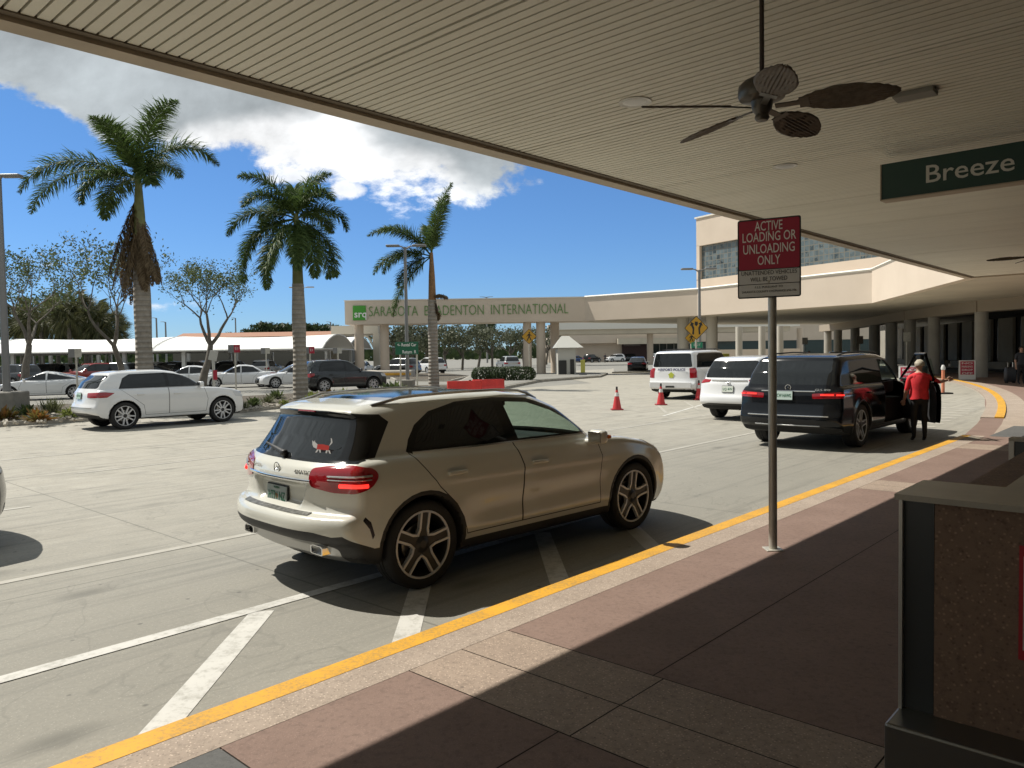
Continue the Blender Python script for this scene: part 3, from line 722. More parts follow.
b = MB(); p, q = at(170, 334, 149), at(350, 334, 149); zr_ = at(250, 336.5, 149).z; b.prism([(-4.5, 0), (4.5, 0), (0, 1.0)], p.x, q.x, M=Matrix(((0, 0, 1, 0), (1, 0, 0, 155), (0, 1, 0, zr_), (0, 0, 0, 1)))); rf_ = b.build('roof', mat('terracotta', (.33, .17, .11), .8, var=.2)); rf_.parent = [o for o in C.objects if o.name.startswith('long_building')][0]

# an added deck, unseen behind the viewer's left, to darken car and glass reflections
deck = thing('parking_deck', 'long beige parking deck behind the viewer, outside the picture', 'building', tuple(fr(-60, 20)))
b = MB()
for z in (0, 3.2, 6.4, 9.6): b.box(fr(-60, 20, z + .5), (10, 150, 1.0), rz=ROAD_ROT)
b.box(fr(-62, 20, 5), (2, 149, 9), rz=ROAD_ROT, mi=1)
b.build('decks', [M_STUC, M_DARK], deck, world=True)
for k in range(9): b = MB(); b.box(fr(-56, -46 + k * 16, 4.8), (.8, .8, 9.4), rz=ROAD_ROT); b.build('pillar', M_STUC, deck, world=True)
# ================================================================ VEGETATION
def leafmat(name, c1, c2, rough=.55):
    n = NT(name, rough); oi = n.t.nodes.new('ShaderNodeNewGeometry')
    c = n.ramp(oi.outputs['Random Per Island'], [(0, c1), (1, c2)]); n.col(c); n.b.inputs['Specular IOR Level'].default_value = .3
    tr = n.t.nodes.new('ShaderNodeBsdfTranslucent'); n.L(c, tr.inputs[0]); mx = n.t.nodes.new('ShaderNodeMixShader'); mx.inputs[0].default_value = .3
    out = n.t.nodes['Material Output']; n.L(n.b.outputs[0], mx.inputs[1]); n.L(tr.outputs[0], mx.inputs[2]); n.L(mx.outputs[0], out.inputs[0]); return n.m
M_FROND = leafmat('frond_green', (.04, .075, .02), (.12, .18, .05)); M_DEADF = leafmat('dead_frond', (.09, .06, .03), (.22, .16, .09))
M_TRUNKP = NT('palm_trunk', .9); _o = M_TRUNKP.tc.outputs['Object']; _s = M_TRUNKP.sep(_o)
_w = M_TRUNKP.math('SINE', M_TRUNKP.math('MULTIPLY', _s[2], 34)); _n = M_TRUNKP.noise(_o, 6, 6, .7)
M_TRUNKP.col(M_TRUNKP.mix(M_TRUNKP.ramp(_w, [(.0, 0), (.7, 0), (1, .4)]), M_TRUNKP.ramp(_n, [(.3, (.24, .215, .18)), (.7, (.36, .33, .285))]), (.09, .08, .065))); M_TRUNKP.bump(_w, .5, .03); M_TRUNKP = M_TRUNKP.m
M_SHAFT = mat('crown_shaft', (.13, .14, .05), .5, var=.3, vscale=3); M_BARK = mat('grey_bark', (.13, .115, .095), .9, var=.35, vscale=4, bump=.5)
M_LEAF = leafmat('dull_leaf', (.045, .065, .02), (.13, .165, .06)); M_OAK = leafmat('oak_leaf', (.045, .055, .03), (.13, .14, .085)); M_DKL = leafmat('dark_leaf', (.015, .028, .01), (.05, .075, .025))
M_FAN = leafmat('fan_leaf', (.035, .045, .015), (.13, .13, .055))


def frond_mesh(rng, dirv, length, droop, dens=125, ll=.55, wid=.036, dead=False, hang=.5):
    """a feather frond from the origin; dirv initial direction, droop in radians along its length"""
    b = MB(); d = Vector(dirv).normalized(); p = Vector((0, 0, 0)); n = 18; pts = [p.copy()]; dirs = [d.copy()]
    st = length / n
    for i in range(n):
        ax = d.cross(Vector((0, 0, -1)))
        if ax.length > 1e-3:
            k = droop / n * (0.5 + 1.3 * i / n); ang = d.angle(Vector((0, 0, -1))); k = min(k, ang * .9)
            d = Matrix.Rotation(k, 3, ax.normalized()) @ d
        p = p + d * st; pts.append(p.copy()); dirs.append(d.copy())
    b.tube(pts, [.035 * (1 - .85 * i / n) for i in range(n + 1)], 4)
    for i in range(dens):
        t = .12 + .88 * (i + rng.random()) / dens; f = t * n; k = min(int(f), n - 1); q = pts[k].lerp(pts[k + 1], f - k); dd = dirs[k]
        side = dd.cross(Vector((0, 0, 1)))
        if side.length < .05: side = Vector((1, 0, 0))
        side.normalize(); upv = side.cross(dd).normalized()
        prof = math.sin(PI * min(1, .18 + t * .80)) ** .7
        for sg in (-1, 1):
            for rep in range(2):
                el = rng.uniform(-.75, .9) if not dead else rng.uniform(-.9, .2); L_ = ll * prof * rng.uniform(.75, 1.1)
                v = (side * sg * math.cos(el) + upv * math.sin(el) + dd * rng.uniform(.45, 1.1)).normalized()
                m_ = q + v * L_ * .5; v2 = (v + Vector((0, 0, -hang * rng.uniform(.6, 1.6)))).normalized(); e = m_ + v2 * L_ * .5
                w = v.cross(upv + Vector((rng.uniform(-.5, .5),) * 3)).normalized() * wid * .5
                b.add([q - w * .5, q + w * .5, m_ + w, m_ - w, e], [(0, 1, 2, 3), (3, 2, 4)])
    return b


def palm(base, label, trunk_r, z_top, fronds, shaft_h, seed, dead=(), shaft_m=None, lean=0.0, ll=.55):
    rng = random.Random(seed); t = thing('palm_tree', label, 'palm tree', tuple(base), 0, 'palm trees in the planting bed')
    b = MB(); n = 16
    pts = [(lean * (i / n) ** 2, 0, z_top * i / n) for i in range(n + 1)]; rad = [trunk_r * (1.18 if i == 0 else 1.05 - .18 * (i / n) + .05 * math.sin(i * .7)) for i in range(n + 1)]
    b.tube(pts, rad, 18); b.build('trunk', M_TRUNKP, t, smooth=60)
    b = MB(); b.tube([(lean, 0, z_top - .02), (lean, 0, z_top + shaft_h * .5), (lean, 0, z_top + shaft_h)], [trunk_r * .78, trunk_r * .62, trunk_r * .32], 14); b.build('crown_shaft', shaft_m or M_SHAFT, t, smooth=60)
    for (th, dep, L_, dr) in fronds:
        a = R(th); dl = R(dep); v = Vector((math.sin(a) * math.cos(dl), math.sin(dl), math.cos(a) * math.cos(dl)))
        o = frond_mesh(rng, v, L_, dr, ll=ll).build('frond', M_FROND, t); o.location = (lean, 0, z_top + shaft_h * .92)
    for (th, dep, L_, dr, zo) in dead:
        a = R(th); dl = R(dep); v = Vector((math.sin(a) * math.cos(dl), math.sin(dl), math.cos(a) * math.cos(dl)))
        o = frond_mesh(rng, v, L_, dr, dens=90, ll=ll * .5, dead=True, hang=1.2).build('dead_frond', M_DEADF, t); o.location = (lean, 0, z_top + shaft_h * zo)
    return t
b1 = G(146, 411); b2 = G(301, 403); b3 = G(434, 390)
zpx = lambda base, y, px: at(px, y, base.y).z
palm(b1, 'tallest palm with a brown skirt of dead hanging fronds, behind the white crossover', 0.30, zpx(b1, 255, 146), [(-66, 8, 4.9, 1.35), (-58, -18, 4.2, 1.5), (-14, 8, 3.5, 1.15), (-5, -30, 2.9, 1.0), (12, -8, 3.6, 1.2), (19, 12, 3.5, 1.9), (8, 40, 2.9, 1.3), (-78, 30, 2.7, 1.5), (-70, -50, 2.6, 1.6), (50, -40, 1.6, 1.7)], 2.9, 11,
     dead=[(-164, -10, 3.5, .1, .72), (-168, 8, 3.7, .1, .66), (166, -10, 2.9, .1, .58), (160, 5, 2.6, .2, .5), (-172, -14, 3.2, .1, .5), (170, -12, 2.4, .1, .35), (-158, 12, 3.3, .15, .7), (174, -10, 2.6, .1, .45), (-155, -6, 3.2, .2, .74), (125, -20, 1.5, .9, .05), (-166, -10, 2.8, .1, .4)], ll=.85)
palm(b2, 'middle palm with an evenly spread green crown', .28, zpx(b2, 284, 300), [(-62, 0, 3.2, 1.5), (-35, 25, 2.9, 1.9), (-28, -30, 2.8, 1.7), (-5, 15, 2.5, 1.2), (24, -15, 2.6, 1.8), (52, 5, 2.5, 1.9), (36, 45, 2.3, 1.6), (-88, 10, 3.3, 1.5), (-100, -15, 3.7, 1.6), (-120, 15, 3.3, 1.3), (112, 0, 3.0, 1.35), (130, 35, 2.8, 1.0), (138, -30, 2.8, .9), (-140, -45, 3.0, .9), (160, -50, 2.6, .8), (8, 5, 2.6, 1.0), (-18, -10, 2.9, 1.3)], 2.8, 12, ll=.78)
palm(b3, 'thinnest palm with a reddish crown shaft, nearest the red barrier', .27, zpx(b3, 300, 431), [(-36, 0, 3.9, 1.3), (-30, -12, 3.4, 1.3), (2, 0, 4.1, .55), (9, -12, 3.5, .6), (-72, -10, 3.5, 1.3), (-68, 12, 3.2, 1.4), (-128, -10, 3.9, .7), (-100, 10, 2.6, 1.1), (-5, 20, 2.8, .9)], 2.5, 13, dead=[(150, 0, 1.4, .8, .1), (60, -20, 1.0, 1.2, .05)], shaft_m=mat('red_shaft', (.22, .12, .05), .6, var=.3), ll=.8)
# an out-of-frame palm whose crown shades the road at the left edge
palm(G(-95, 419), 'palm tree just outside the left edge of the picture', .33, 5.4, [(-62, 0, 3.2, 1.5), (-28, -30, 2.8, 1.7), (28, -15, 2.8, 1.8), (58, 5, 3.4, 1.6), (-88, 10, 3.3, 1.5), (105, 0, 3.8, 1.35), (120, 35, 3.2, 1.1), (80, -50, 3.2, 1.3)], 1.7, 14)


def branch_tree(base, label, height, spread, seed, trunk_r=.17, lean=0.0, leaves=1500, leaf_m=None, group=None, fork=.28, lsize=.10, cat='tree', name='bare_tree'):
    rng = random.Random(seed); t = thing(name, label, cat, tuple(base), 0, group); b = MB(); tips = []
    def grow(p, d, L_, r, dep):
        n = 5; pts = [p]; rad = [r]
        for i in range(n):
            d = (d + Vector((rng.uniform(-.22, .22), rng.uniform(-.22, .22), rng.uniform(-.05, .16)))).normalized(); p = p + d * L_ / n; pts.append(p); rad.append(r * (1 - .42 * (i + 1) / n))
            if dep >= 2: tips.append((p, dep))
        b.tube(pts, rad, 7 if dep < 2 else 4, cap=False)
        if dep < 5:
            k = 3 if dep in (0, 1, 2) else 2
            ph = rng.uniform(0, 2 * PI)
            for j in range(k):
                az = ph + 2 * PI * j / k + rng.uniform(-.4, .4); out = Vector((math.cos(az), math.sin(az), 0)); el = rng.uniform(.45, .85) if dep else rng.uniform(.55, .8)
                nd = (d * math.cos(el) + out * math.sin(el) * spread).normalized(); grow(p, nd, L_ * rng.uniform(.62, .82), rad[-1] * .74, dep + 1)
    grow(Vector((0, 0, 0)), Vector((lean, 0, 1)).normalized(), height * fork, trunk_r, 0)
    zs = max(p.z for p, _ in tips); k = height / zs
    b.v = [(x * (.4 + .6 * k), y * (.4 + .6 * k), z * k) for x, y, z in b.v]
    b.build('trunk', M_BARK, t, smooth=60)
    lf = MB()
    for i in range(leaves):
        p, dep = rng.choice(tips)
        if dep < 3 and rng.random() < .7: continue
        q = Vector((p.x * (.4 + .6 * k), p.y * (.4 + .6 * k), p.z * k)) + Vector([rng.gauss(0, .16) for _ in range(3)])
        a = Vector([rng.uniform(-1, 1) for _ in range(3)]).normalized(); c = a.cross(Vector((rng.uniform(-1, 1), rng.uniform(-1, 1), .3))).normalized(); s = lsize * rng.uniform(.6, 1.3)
        lf.add([q - a * s, q + c * s * .45, q + a * s, q - c * s * .45], [(0, 1, 2, 3)])
    lf.build('crown', leaf_m or M_LEAF, t); return t
q = G(22, 398); branch_tree(q, 'sparse bare tree behind the lamp post at the left edge', 7.6, 1.15, 5, .2, leaves=3800, lsize=.075, group='bare trees in the lot')
q = G(128, 399); branch_tree(q, 'sparse tree leaning left of the tallest palm', 7.9, 1.0, 21, .17, -.12, leaves=3000, lsize=.075, group='bare trees in the lot')
q = G(203, 391); branch_tree(q, 'forked sparse tree between the tallest and the middle palm', 7.7, 1.1, 34, .2, leaves=4200, lsize=.075, group='bare trees in the lot', fork=.24)


def blob_tree(base, label, h, w, seed, leaf_m, n=900, ls=.35, trunk=.2, group=None, clear=.3, name='shade_tree'):
    rng = random.Random(seed); t = thing(name, label, 'tree', tuple(base), 0, group)
    b = MB(); cl = []
    for i in range(11):
        a = rng.uniform(0, 2 * PI); rr = w * .5 * rng.uniform(.1, .8); cl.append((Vector((math.cos(a) * rr, math.sin(a) * rr, h * rng.uniform(clear + .15, .88))), w * rng.uniform(.13, .24)))
    b.tube([(0, 0, 0), (.05 * w, 0, h * clear), (0, 0, h * .6)], [trunk, trunk * .8, trunk * .4], 7)
    for c, r in cl[:7]: b.tube([(0, 0, h * clear * .9), c * .6 + Vector((0, 0, h * .12)), c], [trunk * .5, trunk * .35, trunk * .1], 5)
    b.build('trunk', M_BARK, t, smooth=60); lf = MB()
    for i in range(n):
        c, r = rng.choice(cl); v = Vector([rng.gauss(0, 1) for _ in range(3)]).normalized() * r * rng.uniform(.55, 1.15); v.z *= .7; q = c + v
        a = (v.normalized() + Vector([rng.uniform(-.8, .8) for _ in range(3)])).normalized(); c1 = a.orthogonal().normalized(); c2 = a.cross(c1); s = ls * rng.uniform(.5, 1.2)
        lf.add([q - c1 * s, q - c2 * s * .6, q + c1 * s, q + c2 * s * .6], [(0, 1, 2, 3)])
    lf.build('crown', leaf_m, t); return t
ob = [blob_tree((0, 0, 0), 'x', 7.0, 7.5, s, M_OAK, 1500, .20, .2, 'grey green oaks behind the gate', .32) for s in (1, 2, 3)]
spots = [(400, 92, 1.0), (412, 104, .95), (428, 96, .9), (446, 112, 1.05), (462, 98, .9), (478, 120, 1.1), (492, 100, .9), (512, 125, 1.1), (524, 108, .9), (546, 135, 1.1), (392, 125, 1.1)]
desc = ['behind the green direction sign', 'between the green sign and the right palm', 'just left of the right palm trunk', 'just right of the right palm trunk', 'above the left end of the red barrier', 'above the middle of the red barrier', 'above the hedge, left one', 'above the hedge, right one', 'behind the walking figure sign', 'behind the toll booth', 'farthest left, behind the gate columns']
for i, ((px, Y, sc), ds) in enumerate(zip(spots, desc)):
    x = at(px, 350, Y).x; o = ob[i] if i < 3 else dup(ob[i % 3], label='x')
    o.location = (x, Y, 0); o.rotation_euler = (0, 0, i * 1.3); o.scale = (sc, sc, sc * .92); o['label'] = 'grey green oak ' + ds
# far pines and houses' trees left of the gate
pn = [blob_tree((0, 0, 0), 'x', 15, 10, 50 + s, M_DKL, 1100, .55, .3, 'dark pines on the skyline', .55, 'pine_tree') for s in range(3)]
sp_ = [(236, 260, .78), (252, 250, .80), (268, 245, .95), (279, 255, .98), (290, 262, .93), (312, 250, .92), (324, 258, .95), (338, 264, .88), (120, 255, .75), (105, 268, .8), (205, 300, .66), (196, 280, .6), (560, 262, .78), (487, 265, .95)]
wd_ = ['left-most above the terracotta roof', 'over the terracotta roof', 'left of the middle palm', 'touching the left side of the middle palm', 'just behind the middle palm trunk', 'right of the middle palm', 'third right of the middle palm', 'nearest the gate', 'beside the tall palm', 'left of the leaning tree', 'right of the forked tree', 'behind the forked tree', 'behind the gate beam', 'over the palm with the reddish shaft']
for i, ((px, Y, sc), w_) in enumerate(zip(sp_, wd_)):
    x = at(px, 350, Y).x; o = pn[i] if i < 3 else dup(pn[i % 3], label='x'); o.location = (x, Y, 0); o.rotation_euler = (0, 0, i * 2.1); o.scale = (sc, sc, sc); o['label'] = 'dark skyline pine ' + w_

# fan palms behind the canopies
def fan_palm(base, label, h, seed, r=2.0):
    rng = random.Random(seed); t = thing('fan_palm', label, 'palm tree', tuple(base), 0, 'fan palms beyond the canopies'); b = MB(); b.tube([(0, 0, 0), (0, 0, h - .6)], [.28, .22], 8); b.build('trunk', M_BARK, t, smooth=60)
    b = MB()
    for i in range(80):
        v = Vector((rng.gauss(0, 1), rng.gauss(0, 1), rng.uniform(-1.3, 1.1))).normalized(); q = Vector((0, 0, h - .5)) + v * r * rng.uniform(.35, .6); u = v.orthogonal().normalized(); w = v.cross(u)
        L_ = r * rng.uniform(.45, .62)
        for k in range(-6, 7):
            a = k * .2; dd = (v * math.cos(a) + (u if i % 2 else w) * math.sin(a)).normalized(); e = q + dd * L_ + Vector((0, 0, -.22 * L_)); s = dd.cross(v + Vector((.1, .2, .1))).normalized() * .06
            b.add([q, q + dd * L_ * .5 + s, e, q + dd * L_ * .5 - s], [(0, 1, 2, 3)])
    b.build('crown', M_FAN, t); return t
fps = [(22, 98, 7.3), (42, 94, 8.2), (58, 100, 7.4), (70, 93, 8.6), (86, 97, 8.2), (98, 95, 7.2), (110, 100, 6.4), (33, 104, 7.8), (76, 105, 8.0)]
fd_ = ['first', 'third', 'fourth', 'fifth', 'seventh', 'eighth', 'last', 'second', 'sixth']
fp0 = None
for i, ((px, Y, h_), w_) in enumerate(zip(fps, fd_)):
    lb = '%s fan palm counted from the left beyond the white canopies' % w_; x = at(px, 350, Y).x
    if i < 3: fan_palm((x, Y, 0), lb, h_, 70 + i, 3.4); continue
    src = [o for o in C.objects if o.name.startswith('fan_palm')][i % 3]; dup(src, loc=(x, Y, h_ - fps[i % 3][2]), rotz=i * 1.1, label=lb)
# the far wood closing the horizon
rng = random.Random(9); b = MB()
for i in range(9000):
    a = rng.uniform(-.95, .95); Y = rng.uniform(330, 420); x = math.tan(a) * Y; hh = 5.5 + 2.6 * noise.noise(Vector((x * .03, 0, 0))) + 1.5 * noise.noise(Vector((x * .12, 3, 0)))
    z = hh * rng.random() ** .6; q = Vector((x, Y, z)); s = rng.uniform(.7, 1.5); c1 = Vector((rng.uniform(-1, 1), rng.uniform(-.3, .3), rng.uniform(-1, 1))).normalized(); c2 = c1.cross(Vector((0, 1, 0))).normalized()
    b.add([q - c1 * s, q - c2 * s, q + c1 * s, q + c2 * s], [(0, 1, 2, 3)])
o = b.build('far_wood', M_DKL); tag(o, 'low dark wood along the whole horizon', 'wood', kind='stuff')

# bed shrubs
def shrub(base, label, kind, seed, s=1.0):
    rng = random.Random(seed); cols = {'green': ((.04, .06, .02), (.13, .17, .06)), 'croton': ((.26, .11, .03), (.10, .12, .03)), 'lime': ((.13, .17, .04), (.30, .32, .10)), 'grass': ((.06, .07, .03), (.18, .19, .09))}[kind]
    t = thing('shrub', label, 'shrub', tuple(base), 0, 'shrubs in the planting bed'); b = MB()
    nb = {'green': 170, 'croton': 150, 'lime': 130, 'grass': 220}[kind]
    for i in range(nb):
        az = rng.uniform(0, 2 * PI); el = rng.uniform(.15, 1.45); L_ = s * rng.uniform(.35, .65) * (1.15 if kind == 'grass' else .9); d = Vector((math.cos(az) * math.cos(el), math.sin(az) * math.cos(el), math.sin(el)))
        st = Vector((rng.gauss(0, .12), rng.gauss(0, .12), 0)) * s + (d * rng.uniform(.0, .35) * s if kind != 'grass' else Vector()); w = (.012 if kind == 'grass' else .05) * s * 1.2; sd_ = d.cross(Vector((0, 0, 1)) + Vector([rng.uniform(-.4, .4) for _ in range(3)])).normalized() * w
        m_ = st + d * L_ * .55; e = st + d * L_ + Vector((0, 0, -.15 * L_)); b.add([st, m_ + sd_, e, m_ - sd_], [(0, 1, 2, 3)])
    b.build('foliage', leafmat('shrub_' + kind, *cols) if 'shrub_' + kind not in MATS else MATS['shrub_' + kind], t)
    b = MB(); b.tube([(0, 0, -.05), (0, 0, .2 * s)], [.04 * s, .02 * s], 5); b.build('stem', M_BARK, t); return t
sh = [(4, 421, 'croton', .95, 'orange tipped shrub at the far left end of the bed'), (38, 422, 'croton', .95, 'orange and green shrub right of the lamp base'), (27, 416, 'green', .8, 'green shrub behind the orange shrub near the lamp base'), (52, 414, 'grass', 1.5, 'large spiky green clump behind the orange shrub'),
      (70, 418, 'lime', .8, 'lime shrub next to the tail of the white crossover'), (84, 416, 'green', .7, 'dark green shrub touching the tail of the white crossover'),
      (243, 409, 'grass', .8, 'grassy tuft right of the bonnet of the white crossover'), (254, 407, 'green', .8, 'low green shrub left of the middle palm'), (268, 404, 'grass', 1.0, 'grassy clump left of the middle palm'), (276, 400, 'green', .9, 'round green shrub behind the grassy clump'), (284, 405, 'lime', .5, 'small lime shrub at the foot of the middle palm'),
      (313, 402, 'lime', .9, 'lime green shrub right of the middle palm'), (331, 401, 'croton', 1.0, 'orange flowering shrub in front of the charcoal SUV'), (343, 399, 'lime', 1.0, 'yellow green shrub in front of the charcoal SUV'), (357, 398, 'grass', 1.1, 'grassy mound before the charcoal SUV bonnet'), (371, 397, 'lime', .9, 'lime shrub before the charcoal SUV front wheel'),
      (394, 396, 'green', 1.5, 'large dark green shrub at the foot of the green direction sign'), (404, 395, 'grass', 1.3, 'spiky clump beside the second lamp post base'), (421, 393, 'green', .7, 'low shrub left of the right palm trunk'), (446, 392, 'grass', .6, 'small tuft right of the right palm trunk'), (300, 406, 'green', .5, 'tiny shrub in front of the middle palm')]
for i, (px, py, kd_, s, lb) in enumerate(sh): q = G(px, py, .12); shrub(q, lb, kd_, 200 + i, s * .66)
# stones scattered in the mulch
rng = random.Random(4); b = MB()
for i in range(700):
    t_ = rng.random(); px = rng.uniform(-20, 440); yl = np.interp(px, [-20, 95, 175, 240, 331, 372, 430], [427, 420, 416, 412, 402, 398, 396]); yh = np.interp(px, [-20, 60, 160, 250, 330, 402, 440], [411, 409, 405, 400, 395, 389.5, 388]); q = G(px, yl + (yh - yl) * rng.uniform(.08, .95), .16)
    s = rng.uniform(.03, .09); b.box(q, (s * 1.5, s, s * .7), M=Matrix.Rotation(rng.uniform(0, 6), 4, (rng.random(), rng.random(), 1)))
tag(b.build('stones', mat('pale_stone', (.32, .29, .24), .8, var=.4, vscale=2)), 'pale stones strewn over the mulch of the planting bed', 'stones', kind='stuff')
# clipped hedges
for i, (px, y, w_, lb) in enumerate(((489, 382.5, 1.15, 'left clipped round hedge behind the red barrier'), (513, 382.5, 1.5, 'right clipped round hedge beside the walking figure sign'))):
    rng = random.Random(80 + i); q = G(px, y); t = thing('hedge', lb, 'hedge', tuple(q), 0, 'clipped hedges on the island'); b = MB()
    for k in range(2600):
        v = Vector([rng.gauss(0, 1) for _ in range(3)]).normalized(); m_ = max(abs(v.x), abs(v.y), abs(v.z)) ** .5; c = Vector((v.x * w_, v.y * .8, .50 + v.z * .52)) / (m_ ** .7) * rng.uniform(.88, 1.03)
        a = (v + Vector([rng.uniform(-.7, .7) for _ in range(3)])).normalized(); c1 = a.orthogonal().normalized(); c2 = a.cross(c1); s = rng.uniform(.05, .09); b.add([c - c1 * s, c - c2 * s * .6, c + c1 * s, c + c2 * s * .6], [(0, 1, 2, 3)])
    b.build('foliage', M_DKL, t); b = MB(); b.tube([(0, 0, 0), (0, 0, .35)], .06, 6); b.build('stem', M_BARK, t)
# ================================================================ VEHICLES
GLASS_DARK = mat('dark_glass', (.012, .014, .015), .03, spec=.6)
def clear_glass(name, tint=(.62, .72, .66)):
    m = bpy.data.materials.new(name); m.use_nodes = True; nt = m.node_tree; nt.nodes.clear()
    o = nt.nodes.new('ShaderNodeOutputMaterial'); mx = nt.nodes.new('ShaderNodeMixShader'); t = nt.nodes.new('ShaderNodeBsdfTransparent'); g = nt.nodes.new('ShaderNodeBsdfGlossy')
    lw = nt.nodes.new('ShaderNodeLayerWeight'); lw.inputs[0].default_value = .5; pw = nt.nodes.new('ShaderNodeMath'); pw.operation = 'POWER'; pw.inputs[1].default_value = 4; nt.links.new(lw.outputs['Facing'], pw.inputs[0])
    fz = nt.nodes.new('ShaderNodeMath'); fz.operation = 'MULTIPLY_ADD'; fz.inputs[1].default_value = .8; fz.inputs[2].default_value = .04; nt.links.new(pw.outputs[0], fz.inputs[0])
    t.inputs[0].default_value = (*tint, 1); g.inputs['Roughness'].default_value = .02
    nt.links.new(fz.outputs[0], mx.inputs[0]); nt.links.new(t.outputs[0], mx.inputs[1]); nt.links.new(g.outputs[0], mx.inputs[2]); nt.links.new(mx.outputs[0], o.inputs[0])
    MATS[name] = m; return m
GLASS_CLEAR = clear_glass('tinted_clear_glass')
BLACK_PL = mat('black_plastic', (.018, .018, .018), .55, var=.3, vscale=5)
GLOSS_BK = mat('gloss_black', (.008, .008, .008), .08)
RUBBER = mat('tyre_rubber', (.018, .018, .018), .8, bump=.2, bscale=80)
CHROME = mat('chrome', (.8, .8, .8), .12, metal=1)
SILVER = mat('satin_silver', (.45, .45, .44), .32, metal=.9)
ALLOY = mat('machined_alloy', (.60, .61, .63), .38, metal=.35)
ALLOY_DK = mat('dark_alloy', (.05, .05, .05), .4, metal=.5)
RED_LENS = mat('red_lens', (.30, .006, .012), .07, coat=1.0)
RED_LIT = mat('lit_red_lens', (.5, .02, .02), .1, emit=(1, .03, .02), estr=1.6)
LAMP_CLEAR = mat('clear_lamp', (.55, .57, .6), .08, coat=.8)
AMBER = mat('amber_lens', (.5, .13, .02), .15)
UNDER = mat('underbody', (.012, .012, .012), .9)
SEATM = mat('seat_cloth', (.02, .02, .022), .8)
def paint(name, col, rough=.28, metal=0.0): return mat(name, col, rough, metal=metal, coat=.3 if max(col) < .02 else .75, spec=.3 if max(col) < .02 else .5, rvar=.06, vscale=3)
P_PEARL = paint('pearl_white_paint', (.60, .595, .53), .24)
P_WHITE = paint('white_paint', (.72, .73, .74), .25)
P_BLACK = paint('black_paint', (.005, .006, .008), .14)
P_GREY = paint('grey_paint', (.12, .13, .14), .25, .4)
P_DARK = paint('charcoal_paint', (.025, .03, .035), .2, .3)
P_RED = paint('red_paint', (.25, .02, .02), .2)
P_SILV = paint('silver_paint', (.38, .40, .41), .3, .5)
P_BLUE = paint('blue_paint', (.03, .07, .2), .2, .3)


def sm_table(xs, ys, blur=.06):
    g = np.linspace(min(xs) - .6, max(xs) + .6, 500); v = np.interp(g, xs, ys)
    n = max(1, int(blur / (g[1] - g[0])))
    k = np.hanning(2 * n + 3)[1:-1]; k /= k.sum()
    v = np.convolve(np.pad(v, len(k) // 2, mode='edge'), k, mode='valid')[:len(g)]
    return lambda q: np.interp(q, g, v)


class Poly2:
    """distance field of a side-view outline, slightly blurred to round its corners"""
    def __init__(s, P, h=.015, blur=.05):
        P = np.array(P, float); lo = P.min(0) - .5; hi = P.max(0) + .5
        s.lo = lo; s.h = h; nx = int((hi[0] - lo[0]) / h) + 1; nz = int((hi[1] - lo[1]) / h) + 1
        X, Z = np.meshgrid(lo[0] + h * np.arange(nx), lo[1] + h * np.arange(nz), indexing='ij')
        d = np.full(X.shape, 1e9); ins = np.zeros(X.shape, bool); n = len(P)
        for i in range(n):
            a, b = P[i], P[(i + 1) % n]; e = b - a
            t = np.clip(((X - a[0]) * e[0] + (Z - a[1]) * e[1]) / max(e @ e, 1e-12), 0, 1)
            d = np.minimum(d, np.hypot(X - a[0] - t * e[0], Z - a[1] - t * e[1]))
            c = ((a[1] > Z) != (b[1] > Z)) & (X < (b[0] - a[0]) * (Z - a[1]) / (b[1] - a[1] + 1e-12) + a[0]); ins ^= c
        d[ins] *= -1; r = max(1, int(blur / h / 2))
        for _ in range(2):
            for ax in (0, 1):
                pw = [(0, 0), (0, 0)]; pw[ax] = (r + 1, r); cs = np.cumsum(np.pad(d, pw, mode='edge'), axis=ax)
                d = (np.take(cs, range(2 * r + 1, cs.shape[ax]), ax) - np.take(cs, range(0, cs.shape[ax] - 2 * r - 1), ax)) / (2 * r + 1)
        s.d = d
    def __call__(s, x, z):
        i = np.clip((x - s.lo[0]) / s.h, 0, s.d.shape[0] - 1.001); k = np.clip((z - s.lo[1]) / s.h, 0, s.d.shape[1] - 1.001)
        i0 = i.astype(int); k0 = k.astype(int); a = i - i0; b = k - k0; D = s.d
        return D[i0, k0] * (1 - a) * (1 - b) + D[i0 + 1, k0] * a * (1 - b) + D[i0, k0 + 1] * (1 - a) * b + D[i0 + 1, k0 + 1] * a * b


def smax(a, b, k): h = np.clip(.5 + .5 * (a - b) / k, 0, 1); return b + (a - b) * h + k * h * (1 - h)
def smin(a, b, k): return -smax(-a, -b, k)


